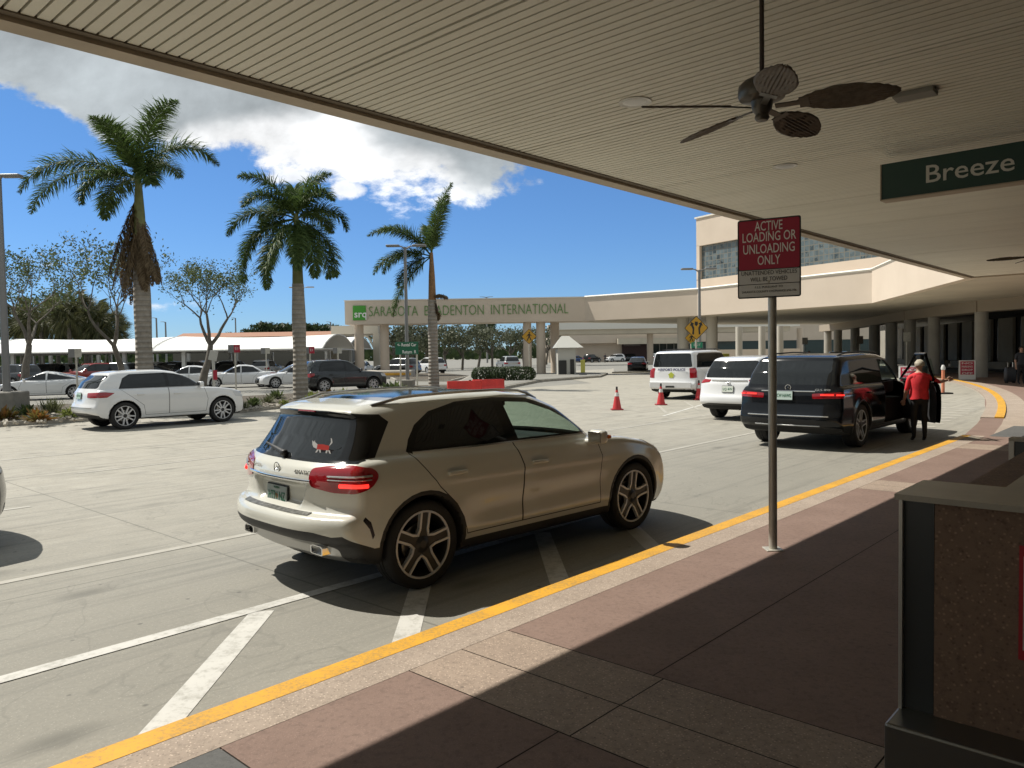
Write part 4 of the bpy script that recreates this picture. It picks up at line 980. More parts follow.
def surface_nets(F, lo, hi, h):
    lo = np.array(lo); n = ((np.array(hi) - lo) / h).astype(int) + 1
    X, Y, Z = np.meshgrid(*[lo[i] + h * np.arange(n[i]) for i in range(3)], indexing='ij')
    v = F(X, Y, Z); s = v < 0; cn = tuple(n - 1)
    acc = np.zeros(cn + (3,)); cnt = np.zeros(cn)
    quads = []
    idxg = np.arange(cn[0] * cn[1] * cn[2]).reshape(cn)
    for ax in range(3):
        sl0 = [slice(None)] * 3; sl1 = [slice(None)] * 3; sl0[ax] = slice(0, -1); sl1[ax] = slice(1, None)
        v0 = v[tuple(sl0)]; v1 = v[tuple(sl1)]; s0 = s[tuple(sl0)]; s1 = s[tuple(sl1)]
        I = np.argwhere(s0 != s1)
        o1, o2 = (ax + 1) % 3, (ax + 2) % 3
        ok = (I[:, o1] > 0) & (I[:, o2] > 0) & (I[:, o1] < cn[o1]) & (I[:, o2] < cn[o2]); I = I[ok]
        a = v0[tuple(I.T)]; b = v1[tuple(I.T)]; t = a / (a - b); p = I.astype(float); p[:, ax] += t
        cells = []
        for d1, d2 in ((1, 1), (0, 1), (0, 0), (1, 0)):
            J = I.copy(); J[:, o1] -= d1; J[:, o2] -= d2
            np.add.at(acc, tuple(J.T), p); np.add.at(cnt, tuple(J.T), 1); cells.append(idxg[tuple(J.T)])
        q = np.stack(cells, 1); fl = s0[tuple(I.T)] == False
        q[fl] = q[fl][:, ::-1]; quads.append(q)
    act = cnt > 0; P = acc[act] / cnt[act][:, None] * h + lo
    remap = -np.ones(cnt.size, int); remap[np.flatnonzero(act.ravel())] = np.arange(act.sum())
    Q = remap[np.concatenate(quads)]
    return P, Q


def gradF(F, P, e=.004):
    g = np.stack([F(P[:, 0] + e, P[:, 1], P[:, 2]) - F(P[:, 0] - e, P[:, 1], P[:, 2]),
                  F(P[:, 0], P[:, 1] + e, P[:, 2]) - F(P[:, 0], P[:, 1] - e, P[:, 2]),
                  F(P[:, 0], P[:, 1], P[:, 2] + e) - F(P[:, 0], P[:, 1], P[:, 2] - e)], 1) / (2 * e)
    return g


def round_poly(P, r=.03, n=3):
    out = []; N = len(P)
    for i in range(N):
        a, b, c = Vector(P[i - 1]), Vector(P[i]), Vector(P[(i + 1) % N])
        u, v = a - b, c - b; rr = min(r, u.length * .45, v.length * .45)
        p, q = b + u.normalized() * rr, b + v.normalized() * rr
        for k in range(n + 1):
            t = k / n; out.append(tuple(p * (1 - t) ** 2 + b * 2 * t * (1 - t) + q * t * t))
    return out


def inset_poly(P, d):
    n = len(P); ar = sum(P[i][0] * P[(i + 1) % n][1] - P[(i + 1) % n][0] * P[i][1] for i in range(n)); sg = 1 if ar > 0 else -1
    out = []
    for i in range(n):
        a, b, c = Vector(P[i - 1]), Vector(P[i]), Vector(P[(i + 1) % n])
        e1 = (b - a); e2 = (c - b)
        if e1.length < 1e-6 or e2.length < 1e-6: out.append(tuple(b)); continue
        n1 = Vector((-e1.y, e1.x)).normalized() * sg; n2 = Vector((-e2.y, e2.x)).normalized() * sg
        m = n1 + n2; m = m / max(m.dot(n1), .35) if m.length > 1e-6 else n1
        out.append(tuple(b + m * d))
    return out


def circ(cx, cz, r, n=30): return [(cx + r * math.cos(2 * PI * k / n), cz + r * math.sin(2 * PI * k / n)) for k in range(n)]


VIEWS = {'R': ((1, 0, 0), (0, 0, 1), (0, -1, 0)), 'L': ((1, 0, 0), (0, 0, 1), (0, 1, 0)), 'B': ((0, 1, 0), (0, 0, 1), (-1, 0, 0)),
         'F': ((0, 1, 0), (0, 0, 1), (1, 0, 0)), 'T': ((1, 0, 0), (0, 1, 0), (0, 0, 1))}
def oblique(sgn, rear=True, k=1.0):
    """view from a corner: sgn=-1 right side, +1 left side"""
    D = Vector(((-1 if rear else 1), sgn * k, 0)).normalized(); V = Vector((0, 0, 1)); U = V.cross(D)
    return tuple(U), tuple(V), tuple(D)


def carve(bm, lay, view, poly, pid, thr=.15, only=None, test=None):
    U, V, D = [Vector(q) for q in (VIEWS[view] if isinstance(view, str) else view)]
    us = [p[0] for p in poly]; vs = [p[1] for p in poly]; lo = (min(us), min(vs)); hi = (max(us), max(vs)); mg = .06
    def ok(f):
        if f.normal.dot(D) < thr: return False
        if only is not None and f[lay] not in only: return False
        if test is not None and not test(f.calc_center_median()): return False
        return True
    cand = set()
    for f in bm.faces:
        c = f.calc_center_median(); a, b = c.dot(U), c.dot(V)
        if lo[0] - mg < a < hi[0] + mg and lo[1] - mg < b < hi[1] + mg and ok(f): cand.add(f)
    n = len(poly)
    for i in range(n):
        p, q = Vector(poly[i]), Vector(poly[(i + 1) % n])
        if (q - p).length < 1e-5: continue
        p3 = U * p.x + V * p.y; e3 = (U * q.x + V * q.y) - p3; no = e3.cross(D).normalized()
        x0, x1 = sorted((p.x, q.x)); y0, y1 = sorted((p.y, q.y)); eps = .004
        fs = []
        for f in cand:
            fu = [v.co.dot(U) for v in f.verts]; fv = [v.co.dot(V) for v in f.verts]
            if max(fu) < x0 - eps or min(fu) > x1 + eps or max(fv) < y0 - eps or min(fv) > y1 + eps: continue
            fs.append(f)
        if not fs: continue
        g = set(fs)
        for f in fs: g.update(f.edges); g.update(f.verts)
        r = bmesh.ops.bisect_plane(bm, geom=list(g), dist=1e-5, plane_co=p3, plane_no=no)
        for x in r['geom']:
            if isinstance(x, bmesh.types.BMFace): cand.add(x)
    cand = [f for f in cand if f.is_valid]
    bm.normal_update()
    for f in cand:
        c = f.calc_center_median(); a, b = c.dot(U), c.dot(V); ins = False
        for i in range(n):
            p, q = poly[i], poly[(i + 1) % n]
            if (p[1] > b) != (q[1] > b) and a < (q[0] - p[0]) * (b - p[1]) / (q[1] - p[1]) + p[0]: ins = not ins
        if ins and f.normal.dot(D) >= thr: f[lay] = pid


def pv(view, p3):
    U, V, D = [Vector(q) for q in (VIEWS[view] if isinstance(view, str) else view)]
    return (Vector(p3).dot(U), Vector(p3).dot(V))


RIMS = {}
def make_wheel(root, x, y, z, r, w, side, style='five', rim_r=None, nm='wheel'):
    """side -1: outer face towards -y"""
    rim_r = rim_r or r * .72
    key = (round(r, 3), round(w, 3), style, side, round(rim_r, 3))
    if key in RIMS:
        t = RIMS[key]; c = dup(t, root); c.location = (x, y, z); return c
    M = Matrix.Rotation(R(90) * (1 if side < 0 else -1), 4, 'X')   # lathe z -> outward (+z local = outer)
    t = MB(); hw = w / 2
    prof = [(rim_r - .01, -hw * .8), (rim_r + .01, -hw * .92), (r * .9, -hw), (r * .97, -hw * .9), (r, -hw * .72), (r, -hw * .25), (r - .008, -hw * .22), (r - .008, -hw * .16), (r, -hw * .13),
            (r, hw * .13), (r - .008, hw * .16), (r - .008, hw * .22), (r, hw * .25), (r, hw * .72), (r * .97, hw * .9), (r * .9, hw), (rim_r + .012, hw * .93), (rim_r, hw * .84)]
    t.lathe(prof, 40, M, closed=True)
    ty = t.build(nm, RUBBER, root, smooth=40)
    b = MB()                                             # barrel and brake disc (dark) = mat 1 ; spokes mat 0
    b.lathe([(rim_r + .002, hw * .86), (rim_r - .012, hw * .84), (rim_r - .02, hw * .55), (rim_r - .03, -hw * .8), (.05, -hw * .82)], 40, M, mi=1, cap=False)
    b.lathe([(rim_r + .004, hw * .82), (rim_r + .002, hw * .90), (rim_r - .012, hw * .90), (rim_r - .014, hw * .80)], 40, M, mi=0, cap=False)
    b.lathe([(.0, hw * .2), (.15, hw * .2), (.155, hw * .1)], 24, M, mi=2, cap=False)
    b.lathe([(0, hw * .84), (.03, hw * .84), (.036, hw * .80), (.07, hw * .72), (.075, hw * .3)], 20, M, mi=1, cap=False)
    if style == 'five':
        for k in range(5):
            a0 = 2 * PI * k / 5 + .2
            # dark web between the two bright ribs
            for (da0, da1, w0, w1, mi, hgt) in ((0, 0, .052, .022, 1, .70), (-.30, -.105, .0, .0, 0, .80), (.30, .105, .0, .0, 0, .80)):
                if mi == 1:
                    p0 = Vector((math.cos(a0), math.sin(a0), 0)); q = Vector((-p0.y, p0.x, 0))
                    ring = []
                    for (rr, ww, zz) in ((.05, w0, .72), (rim_r - .015, .035, .78)):
                        for sg in (-1, 1): ring.append(p0 * rr + q * ww * sg + Vector((0, 0, hw * zz)))
                        for sg in (1, -1): ring.append(p0 * rr + q * ww * sg + Vector((0, 0, hw * (zz - .35))))
                    vs = [M @ v for v in ring]
                    b.add(vs, [(0, 1, 5, 4), (1, 2, 6, 5), (2, 3, 7, 6), (3, 0, 4, 7)], 1)
                else:
                    sg = 1 if da0 > 0 else -1
                    pts = []
                    for rr, off, zz in ((.066, sg * .052, .76), (rim_r * .45, sg * .036, .82), (rim_r - .008, sg * .040, .88)):
                        p0 = Vector((math.cos(a0), math.sin(a0), 0)); q = Vector((-p0.y, p0.x, 0)); pts.append(p0 * rr + q * off + Vector((0, 0, hw * zz)))
                    for i in range(2):
                        A, B = pts[i], pts[i + 1]; d = (B - A).normalized(); q = Vector((-d.y, d.x, 0)).normalized(); wa = .0085
                        ring = []
                        for P_ in (A, B):
                            ring += [P_ - q * wa, P_ + q * wa, P_ + q * wa * 1.3 - Vector((0, 0, .03)), P_ - q * wa * 1.3 - Vector((0, 0, .03))]
                        b.add([M @ v for v in ring], [(0, 1, 5, 4), (1, 2, 6, 5), (2, 3, 7, 6), (3, 0, 4, 7), (3, 2, 1, 0), (4, 5, 6, 7)], 0)
            # valley edge between neighbouring spokes
            a1 = a0 + PI / 5; p = []
            for aa, rr, off in ((a0, .066, .052), (a0 + 2 * PI / 5, .066, -.052)):
                p0 = Vector((math.cos(aa), math.sin(aa), 0)); q = Vector((-p0.y, p0.x, 0)); p.append(p0 * rr + q * off + Vector((0, 0, hw * .76)))
            b.tube([M @ p[0], M @ ((p[0] + p[1]) / 2 * 1.02), M @ p[1]], .008, 5)
    else:
        ns = {'ten': 10, 'seven': 7, 'six': 6}.get(style, 10); wd = {'ten': .016, 'seven': .024, 'six': .045}.get(style, .016)
        for k in range(ns):
            a0 = 2 * PI * k / ns; p0 = Vector((math.cos(a0), math.sin(a0), 0)); q = Vector((-p0.y, p0.x, 0))
            sh = q * (.02 if style == 'ten' and k % 2 else -.02 if style == 'ten' else 0)
            ring = []
            for (rr, ww, zz) in ((.04, wd * 1.2, .76), (rim_r - .008, wd, .86)):
                c0 = p0 * rr + (sh if rr > .1 else sh * 0)
                ring += [c0 - q * ww + Vector((0, 0, hw * zz)), c0 + q * ww + Vector((0, 0, hw * zz)), c0 + q * ww * 1.2 + Vector((0, 0, hw * zz - .04)), c0 - q * ww * 1.2 + Vector((0, 0, hw * zz - .04))]
            b.add([M @ v for v in ring], [(0, 1, 5, 4), (1, 2, 6, 5), (2, 3, 7, 6), (3, 0, 4, 7)], 0)
    b.build('rim', [ALLOY, ALLOY_DK, SILVER], ty, smooth=30)
    ty.location = (x, y, z); RIMS[key] = ty
    return ty


def make_car(sp, name, label, cat, loc, heading, group=None, res=None):
    """sp: vehicle description; heading measured clockwise from +y; root at the rear axle's ground point; x forward, y left"""
    Lc, ro, wb = sp['L'], sp['ro'], sp['wb']; xr, xf = ro, ro + wb
    low = Poly2(sp['low'], blur=sp.get('lblur', .06)); up = Poly2(sp['up'], blur=sp.get('ublur', .07))
    wl = sm_table(*zip(*sp['wl']), blur=.05); wu = sm_table(*zip(*sp['wu']), blur=.05)
    pl = sm_table(*zip(*sp['pl']), blur=.2); pu = sm_table(*zip(*sp['pu']), blur=.25)
    HW = max(w for z, w in sp['wl']); cr, cf, ucr, ucf = sp['corner']; Ra = sp['arch']; rz = sp['wr']; sculpt = sp.get('sculpt')
    uL = sp['uL']
    def F(X, Y, Z):
        ay = np.abs(Y); t = np.minimum(ay / HW, 1.1)
        sr = np.clip(1 - X / 1.3, 0, 1); sf = np.clip((X - (Lc - 1.3)) / 1.3, 0, 1)
        Xe = X - cr * t ** 3.2 * sr + cf * t ** 2.6 * sf
        if sp.get('recess') is not None: Xe = Xe - sp['recess'](X, Y, Z)
        w = wl(Z) * pl(X)
        for xc in (xr, xf):
            dd = np.hypot(X - xc, Z - rz); w = w + sp.get('flare', .012) * np.exp(-((dd - Ra - .02) / .07) ** 2)
        if sculpt is not None: w = w + sculpt(X, Z)
        a = smax(low(Xe, Z), (ay - w) * .97, sp.get('kl', .07))
        um = .5 * (uL[0] + uL[1])
        srr = np.clip((um - X) / (um - uL[0]), 0, 1); sff = np.clip((X - um) / (uL[1] - um), 0, 1)
        Xu = X - ucr * t ** 2.4 * srr + ucf * t ** 2.2 * sff
        b = smax(up(Xu, Z + .02 * t ** 2), (ay - wu(Z) * pu(X)) * .93, sp.get('ku', .11))
        f = smin(a, b, sp.get('kj', .035))
        for xc in (xr, xf):
            c = Ra - np.hypot(X - xc, Z - rz); inn = HW - .30 - ay
            f = smax(f, np.minimum(c, -inn), .008)
        return f
    h = res or sp.get('res', .03)
    Pv, Q = surface_nets(F, (-.12, -HW - .12, .08), (Lc + .12, HW + .12, sp['H'] + .12), h)
    for _ in range(3):
        f = F(Pv[:, 0], Pv[:, 1], Pv[:, 2]); g = gradF(F, Pv); st = (f / np.maximum((g * g).sum(1), .2))[:, None] * g
        ln = np.linalg.norm(st, axis=1, keepdims=True); st *= np.minimum(1, h * .5 / np.maximum(ln, 1e-9)); Pv = Pv - st
    bm = bmesh.new(); vs = [bm.verts.new(p) for p in Pv]
    for q in Q:
        if len(set(q)) >= 3:
            try: bm.faces.new([vs[i] for i in dict.fromkeys(q)])
            except ValueError: pass
    bm.normal_update()
    if sum(f.normal.dot(f.calc_center_median() - Vector((Lc / 2, 0, .6))) * f.calc_area() for f in bm.faces) < 0:
        bmesh.ops.reverse_faces(bm, faces=bm.faces[:]); bm.normal_update()
    bvh = BVHTree.FromBMesh(bm)
    lay = bm.faces.layers.int.new('part')
    ids = {0: ('body', sp['paint'])}; order = []
    def pid(nm, m, **k):
        i = len(ids); ids[i] = (nm, m, k); return i
    for f in bm.faces:
        c = f.calc_center_median()
        if f.normal.z < -.6 and c.z < rz + .1 and c.z < .4: f[lay] = 1
    ids[1] = ('underbody', UNDER)
    for ft in sp['cuts']:                                       # (part name, material, view, polygon, options)
        nm, m, view, poly = ft[:4]; k = ft[4] if len(ft) > 4 else {}
        views = ['R', 'L'] if view == 'S' else [oblique(-1, True, k.get('k', 1)), oblique(1, True, k.get('k', 1))] if view == 'OR' else \
                [oblique(-1, False, k.get('k', 1)), oblique(1, False, k.get('k', 1))] if view == 'OF' else [view]
        for vi, vw in enumerate(views):
            if view in ('OR', 'OF'):
                sg = -1 if vi == 0 else 1
                pp = [pv(vw, (p[0], p[1] * sg * -1, p[2])) for p in poly]   # given for the right side (y<0)
            else: pp = poly
            if k.get('round'): pp = round_poly(pp, k['round'])
            if nm == 'door':
                s_ = pid('door_seam', BLACK_PL); carve(bm, lay, vw, inset_poly(pp, -.005), s_, thr=.25, only={0})
                i_ = pid('door', m); carve(bm, lay, vw, inset_poly(pp, .004), i_, thr=.25, only={0, s_})
            else:
                i_ = pid(nm, m, **k)
                only = None if k.get('all') else set(x for x in ids if ids[x][0] in k.get('over', ('body', 'window_trim', 'roof')))
                carve(bm, lay, vw, pp, i_, thr=k.get('thr', .15), only=only, test=k.get('test'))
    # arch lining and the cladding rings
    wi = pid('wheel_arch', UNDER)
    for f in bm.faces:
        c = f.calc_center_median()
        for xc in (xr, xf):
            if math.hypot(c.x - xc, c.z - rz) < Ra + .006 and abs(c.y) < HW + .05 and (abs(f.normal.y) < .6 or abs(c.y) < HW - .2): f[lay] = wi
    root = thing(name, label, cat, loc, PI / 2 - heading, group)
    loc_off = Vector((-xr, 0, 0))
    allv = {}
    bm.verts.ensure_lookup_table(); bm.verts.index_update()
    groups = {}
    for f in bm.faces: groups.setdefault(f[lay], []).append([v.index for v in f.verts])
    co = np.array([v.co[:] for v in bm.verts]); gn = gradF(F, co, .006); gn /= np.maximum(np.linalg.norm(gn, axis=1, keepdims=True), 1e-9)
    parts = {}; merged = {}
    for i, fl in groups.items():
        nm, m = ids[i][:2]; k = ids[i][2] if len(ids[i]) > 2 else {}
        key = (nm, i) if nm in ('door', 'window', 'tail_light', 'headlight', 'reflector') or k.get('sep') else (nm, m.name)
        merged.setdefault(key, [nm, m, k, []])[3].extend(fl)
    for key, (nm, m, k, fl) in merged.items():
        used = sorted({i for f in fl for i in f}); rm = {j: t for t, j in enumerate(used)}
        V = co[used].copy(); N = gn[used]; rs = k.get('raise', 0)
        F2 = [tuple(rm[i] for i in f) for f in fl]
        me = bpy.data.meshes.new(nm)
        if rs:
            from collections import Counter
            ec = Counter(); 
            for f in F2:
                for a, b in zip(f, f[1:] + f[:1]): ec[(min(a, b), max(a, b))] += 1
            bd = {x for e, c_ in ec.items() if c_ == 1 for x in e}
            V2 = V + N * rs; n0 = len(V); base = {x: n0 + t for t, x in enumerate(sorted(bd))}
            VV = np.concatenate([V2, V[sorted(bd)] - N[sorted(bd)] * .002]); N = np.concatenate([N, N[sorted(bd)]])
            F3 = list(F2)
            for f in F2:
                for a, b in zip(f, f[1:] + f[:1]):
                    if ec[(min(a, b), max(a, b))] == 1: F3.append((b, a, base[a], base[b]))
            V, F2 = VV, F3
        V = V + np.array(loc_off)
        me.from_pydata(V.tolist(), [], F2)
        o = link_mesh(nm, me, m, root); me.polygons.foreach_set('use_smooth', [True] * len(me.polygons))
        if nm not in ('wheel_arch', 'underbody') and not rs:
            me.normals_split_custom_set_from_vertices(N.tolist())
        elif rs: me.set_sharp_from_angle(angle=R(40))
        parts.setdefault(nm, []).append(o)
    bm.free()
    def surf(view, u, v):
        U, V_, D = [Vector(q) for q in (VIEWS[view] if isinstance(view, str) else view)]
        o = U * u + V_ * v + D * 10
        hit = bvh.ray_cast(o, -D)
        p, n = hit[0], hit[1]
        if p is None:
            c_ = U * u + V_ * v + D * (D.dot(Vector((Lc / 2, 0, .8))) + (Lc / 2 if abs(D.x) > .5 else 1)); hit = bvh.find_nearest(c_); p, n = hit[0], hit[1]
        if n.dot(D) < 0: n = -n
        g = gradF(F, np.array([p[:]]), .006)[0]; n = Vector(g).normalized()
        return p + loc_off, n
    # wheels
    for xc in (xr, xf):
        for sg in (-1, 1):
            make_wheel(root, xc + loc_off.x, sg * (HW - sp['tw'] / 2 - .012), sp['wr'], sp['wr'], sp['tw'], sg, sp.get('rim', 'ten'), sp.get('rimr'))
    # door mirrors
    if sp.get('mirror'):
        mx, mz, ms = sp['mirror']
        for sg, vw in ((-1, 'R'), (1, 'L')):
            p, n = surf(vw, mx, mz - .06)
            b = MB(); c = p + Vector((.0, sg * .13, .07 * ms))
            b.rbox(c, (.13 * ms, .21 * ms, .15 * ms), .05 * ms)
            b.tube([p - Vector((0, sg * .02, 0)), c - Vector((0, sg * .04, .04))], [.035, .025], 6)
            mo = b.build('mirror', sp.get('mirror_mat', sp['paint']), root, smooth=60)
            g = MB(); g.box(c + Vector((-.067 * ms, 0, .0)), (.006, .17 * ms, .115 * ms)); g.build('mirror_glass', CHROME, mo)
            if sp.get('mirror_lamp'):
                g = MB(); g.rbox(c + Vector((.055, sg * .03, .0)), (.04, .15, .035), .015); g.build('turn_signal', AMBER, mo, smooth=60)
    # door handles
    for (hx, hz) in sp.get('handles', ()):
        for sg, vw in ((-1, 'R'), (1, 'L')):
            p, n = surf(vw, hx, hz)
            dd = min(parts.get('door', [root]), key=lambda o: (sum((Vector(v.co) - p).length for v in list(o.data.vertices)[::20]) / max(1, len(o.data.vertices) // 20)) if o.type == 'MESH' else 0)
            b = MB(); b.rbox(p + Vector((0, sg * .014, 0)), (.20, .03, .032), .012); b.build('door_handle', sp['paint'], dd, smooth=60)
    return root, surf, parts, F
# ---------------------------------------------------------------- the pearl white hatchback at the kerb
def gla_sculpt(X, Z):
    w = -.016 * np.exp(-((Z - .52 - .02 * (X - 1)) / .10) ** 2) * np.clip((X - 1.15) / .4, 0, 1) * np.clip((3.3 - X) / .4, 0, 1)
    w = w + .008 * np.exp(-((Z - (.80 + .03 * (3.2 - X) / 2)) / .035) ** 2) * np.clip((X - .5) / .4, 0, 1) * np.clip((3.5 - X) / .5, 0, 1)
    w = w + .014 * np.exp(-((X - .55) / .45) ** 2 - ((Z - .86) / .14) ** 2)
    return w
GLA = dict(L=4.42, ro=.87, wb=2.70, H=1.50, wr=.345, tw=.235, rimr=.262, arch=.385, res=.022, uL=(.1, 3.35), corner=(.26, .34, .22, .30), kl=.05, ku=.10, kj=.02, lblur=.04, ublur=.05,
    low=[(.10, .42), (.02, .47), (.0, .52), (.0, .59), (.02, .635), (.10, .655), (.125, .70), (.115, .86), (.13, .97), (.22, 1.03), (.5, 1.045), (1.2, 1.03), (2.4, 1.0), (3.10, .995), (3.5, .965), (3.9, .90), (4.15, .83), (4.32, .73), (4.40, .60), (4.42, .45), (4.38, .30), (4.28, .20), (3.2, .21), (1.3, .21), (.55, .22), (.24, .28), (.14, .34)],
    up=[(.10, .90), (.17, 1.00), (.31, 1.18), (.41, 1.34), (.37, 1.39), (.50, 1.43), (.9, 1.475), (1.5, 1.495), (2.0, 1.485), (2.4, 1.44), (2.72, 1.32), (3.05, 1.11), (3.28, .95), (3.28, .7), (.3, .7)],
    wl=[(.15, .78), (.25, .85), (.38, .885), (.55, .895), (.70, .90), (.82, .90), (.92, .885), (1.0, .855), (1.08, .82)],
    wu=[(.8, .86), (.95, .845), (1.02, .83), (1.1, .80), (1.22, .745), (1.36, .675), (1.45, .63), (1.5, .60)],
    pl=[(-.1, .955), (.4, .99), (.9, 1), (3.5, 1), (3.9, .98), (4.2, .94), (4.42, .90)],
    pu=[(.1, .92), (.6, .955), (1.2, 1), (2.3, 1), (2.9, .97), (3.3, .95)], sculpt=gla_sculpt, recess=lambda X, Y, Z: .045 * np.clip((.42 - .10 * (.86 - Z) / .2 - np.abs(Y)) / .05, 0, 1) * np.clip((Z - .665) / .04, 0, 1) * np.clip((.862 - Z) / .02, 0, 1) * (X < .6), paint=P_PEARL, rim='five', mirror=(2.86, 1.02, .86), mirror_lamp=True,
    handles=((1.20, .87), (2.16, .855)))
DLO = [(.80, 1.075), (.84, 1.15), (.93, 1.25), (1.10, 1.345), (1.40, 1.405), (1.85, 1.42), (2.25, 1.395), (2.55, 1.305), (2.83, 1.16), (3.00, 1.062), (2.94, 1.046), (1.9, 1.055), (.84, 1.06)]
GLA['cuts'] = [
    ('window_trim', GLOSS_BK, 'S', inset_poly(DLO, -.013), dict(thr=.2, test=lambda c: c.z > 1.0)),
    ('chrome_strip', CHROME, 'S', [(.84, 1.062), (.84, 1.047), (1.9, 1.041), (2.97, 1.033), (2.97, 1.045), (1.9, 1.055)], dict(all=1, thr=.2)),
    ('window', GLASS_DARK, 'S', [(.86, 1.08), (.90, 1.155), (.97, 1.24), (1.11, 1.325), (1.42, 1.385), (1.82, 1.395), (1.84, 1.07)], dict(over=('window_trim',), thr=.2)),
    ('window', GLASS_CLEAR, 'S', [(1.98, 1.07), (1.93, 1.392), (2.23, 1.37), (2.51, 1.283), (2.77, 1.15), (2.86, 1.085), (2.86, 1.062)], dict(over=('window_trim',), thr=.2)),
    ('windscreen', GLASS_CLEAR, 'F', [(-.66, 1.03), (-.53, 1.40), (.53, 1.40), (.66, 1.03)], dict(round=.08, thr=.25, test=lambda c: c.x > 2.2)),
    ('rear_surround', GLOSS_BK, 'B', [(-.80, 1.02), (-.60, 1.015), (.60, 1.015), (.80, 1.02), (.70, 1.22), (.60, 1.365), (.3, 1.385), (-.3, 1.385), (-.60, 1.365), (-.70, 1.22)], dict(thr=.12, test=lambda c: c.x < .75)),
    ('rear_surround', GLOSS_BK, 'OR', [(.20, -.66, 1.025), (.46, -.82, 1.05), (.66, -.72, 1.30), (.62, -.66, 1.36), (.42, -.58, 1.375)], dict(thr=.05, over=('body',))),
    ('rear_window', GLASS_DARK, 'B', [(-.62, 1.035), (.62, 1.035), (.60, 1.16), (.53, 1.345), (.3, 1.365), (-.3, 1.365), (-.53, 1.345), (-.60, 1.16)], dict(round=.05, thr=.12, over=('rear_surround',), test=lambda c: c.x < .75)),
    ('glass_roof', GLOSS_BK, 'T', [(.75, -.50), (2.42, -.53), (2.42, .53), (.75, .50)], dict(round=.08, thr=.5, test=lambda c: c.z > 1.3)),
    ('tail_light', RED_LENS, 'OR', [(.10, -.485, .90), (.13, -.485, .975), (.22, -.66, 1.005), (.33, -.78, 1.010), (.43, -.86, .985), (.47, -.88, .93), (.41, -.88, .85), (.30, -.84, .815), (.18, -.70, .815), (.11, -.50, .845)], {'raise': .008, 'thr': .3, 'round': .04}),
    ('headlight', LAMP_CLEAR, 'OF', [(4.30, -.42, .74), (4.25, -.50, .80), (3.95, -.84, .90), (3.80, -.88, .905), (3.93, -.86, .80), (4.2, -.70, .70)], {'raise': .006, 'thr': .2, 'round': .03}),
    ('grille', GLOSS_BK, 'F', [(-.45, .52), (-.52, .74), (.52, .74), (.45, .52)], dict(round=.05, test=lambda c: c.x > 3.9)),
    ('lower_grille', BLACK_PL, 'F', [(-.75, .28), (-.72, .44), (.72, .44), (.75, .28)], dict(round=.05, test=lambda c: c.x > 3.9)),
    ('door', P_PEARL, 'S', [(.80, 1.06), (.86, .98), (1.02, .78), (1.19, .62), (1.27, .50), (1.31, .36), (1.95, .36), (1.965, .85), (1.90, 1.047)], {}),
    ('door', P_PEARL, 'S', [(1.905, 1.045), (1.972, .85), (1.96, .36), (3.03, .36), (3.02, .62), (3.04, .82), (2.97, 1.035)], {}),
    ('cladding', BLACK_PL, 'S', circ(.87, .345, .425), dict(test=lambda c: abs(c.y) > .55 and math.hypot(c.x - .87, c.z - .345) > .378 and c.z > .22, thr=.05)),
    ('cladding', BLACK_PL, 'S', circ(3.57, .345, .425), dict(test=lambda c: abs(c.y) > .55 and math.hypot(c.x - 3.57, c.z - .345) > .378 and c.z > .22, thr=.05)),
    ('cladding', BLACK_PL, 'S', [(1.1, .15), (1.1, .31), (3.3, .31), (3.3, .15)], dict(thr=-.1, over=('body', 'door', 'door_seam'))),
    ('cladding', BLACK_PL, 'S', [(.30, .15), (.36, .40), (.50, .405), (.6, .15)], dict(thr=.05, test=lambda c: c.z > .15)),
    ('rear_bumper_insert', BLACK_PL, 'B', [(-.83, .40), (-.80, .50), (-.60, .535), (.60, .535), (.80, .50), (.83, .40), (.78, .20), (-.78, .20)], dict(round=.03, thr=.1, test=lambda c: c.x < .42)),
    ('rear_bumper_insert', BLACK_PL, 'OR', [(.20, -.80, .52), (.42, -.88, .40), (.50, -.88, .20), (.2, -.7, .15), (.05, -.5, .48)], dict(thr=.25, over=('body', 'cladding'), test=lambda c: c.x < .46)),
    ('skid_plate', SILVER, 'B', [(-.70, .28), (-.72, .40), (-.55, .455), (.55, .455), (.72, .40), (.70, .28), (.60, .23), (-.60, .23)], dict(round=.03, thr=.05, over=('rear_bumper_insert', 'underbody'), test=lambda c: c.x < .42)),
    ('bumper_vent', GLOSS_BK, 'OR', [(.34, -.86, .62), (.36, -.86, .645), (.40, -.87, .60), (.43, -.87, .50), (.41, -.87, .47), (.385, -.87, .55)], dict(thr=.2, sep=1)),
]


def tri_star(M, r, parent, m):
    b = MB(); ring = []
    b.lathe([(r, -.002), (r, .004), (r * .88, .004), (r * .88, -.002)], 24, M, closed=True)
    for k in range(3):
        a = PI / 2 + 2 * PI * k / 3; p = Vector((math.cos(a), math.sin(a), 0)) * r * .92; q = Vector((-math.sin(a), math.cos(a), 0)) * r * .13
        b.add([M @ p, M @ q, M @ -q, M @ Vector((0, 0, .006))], [(0, 1, 3), (0, 3, 2), (0, 2, 1)])
    return b.build('emblem', m, parent)


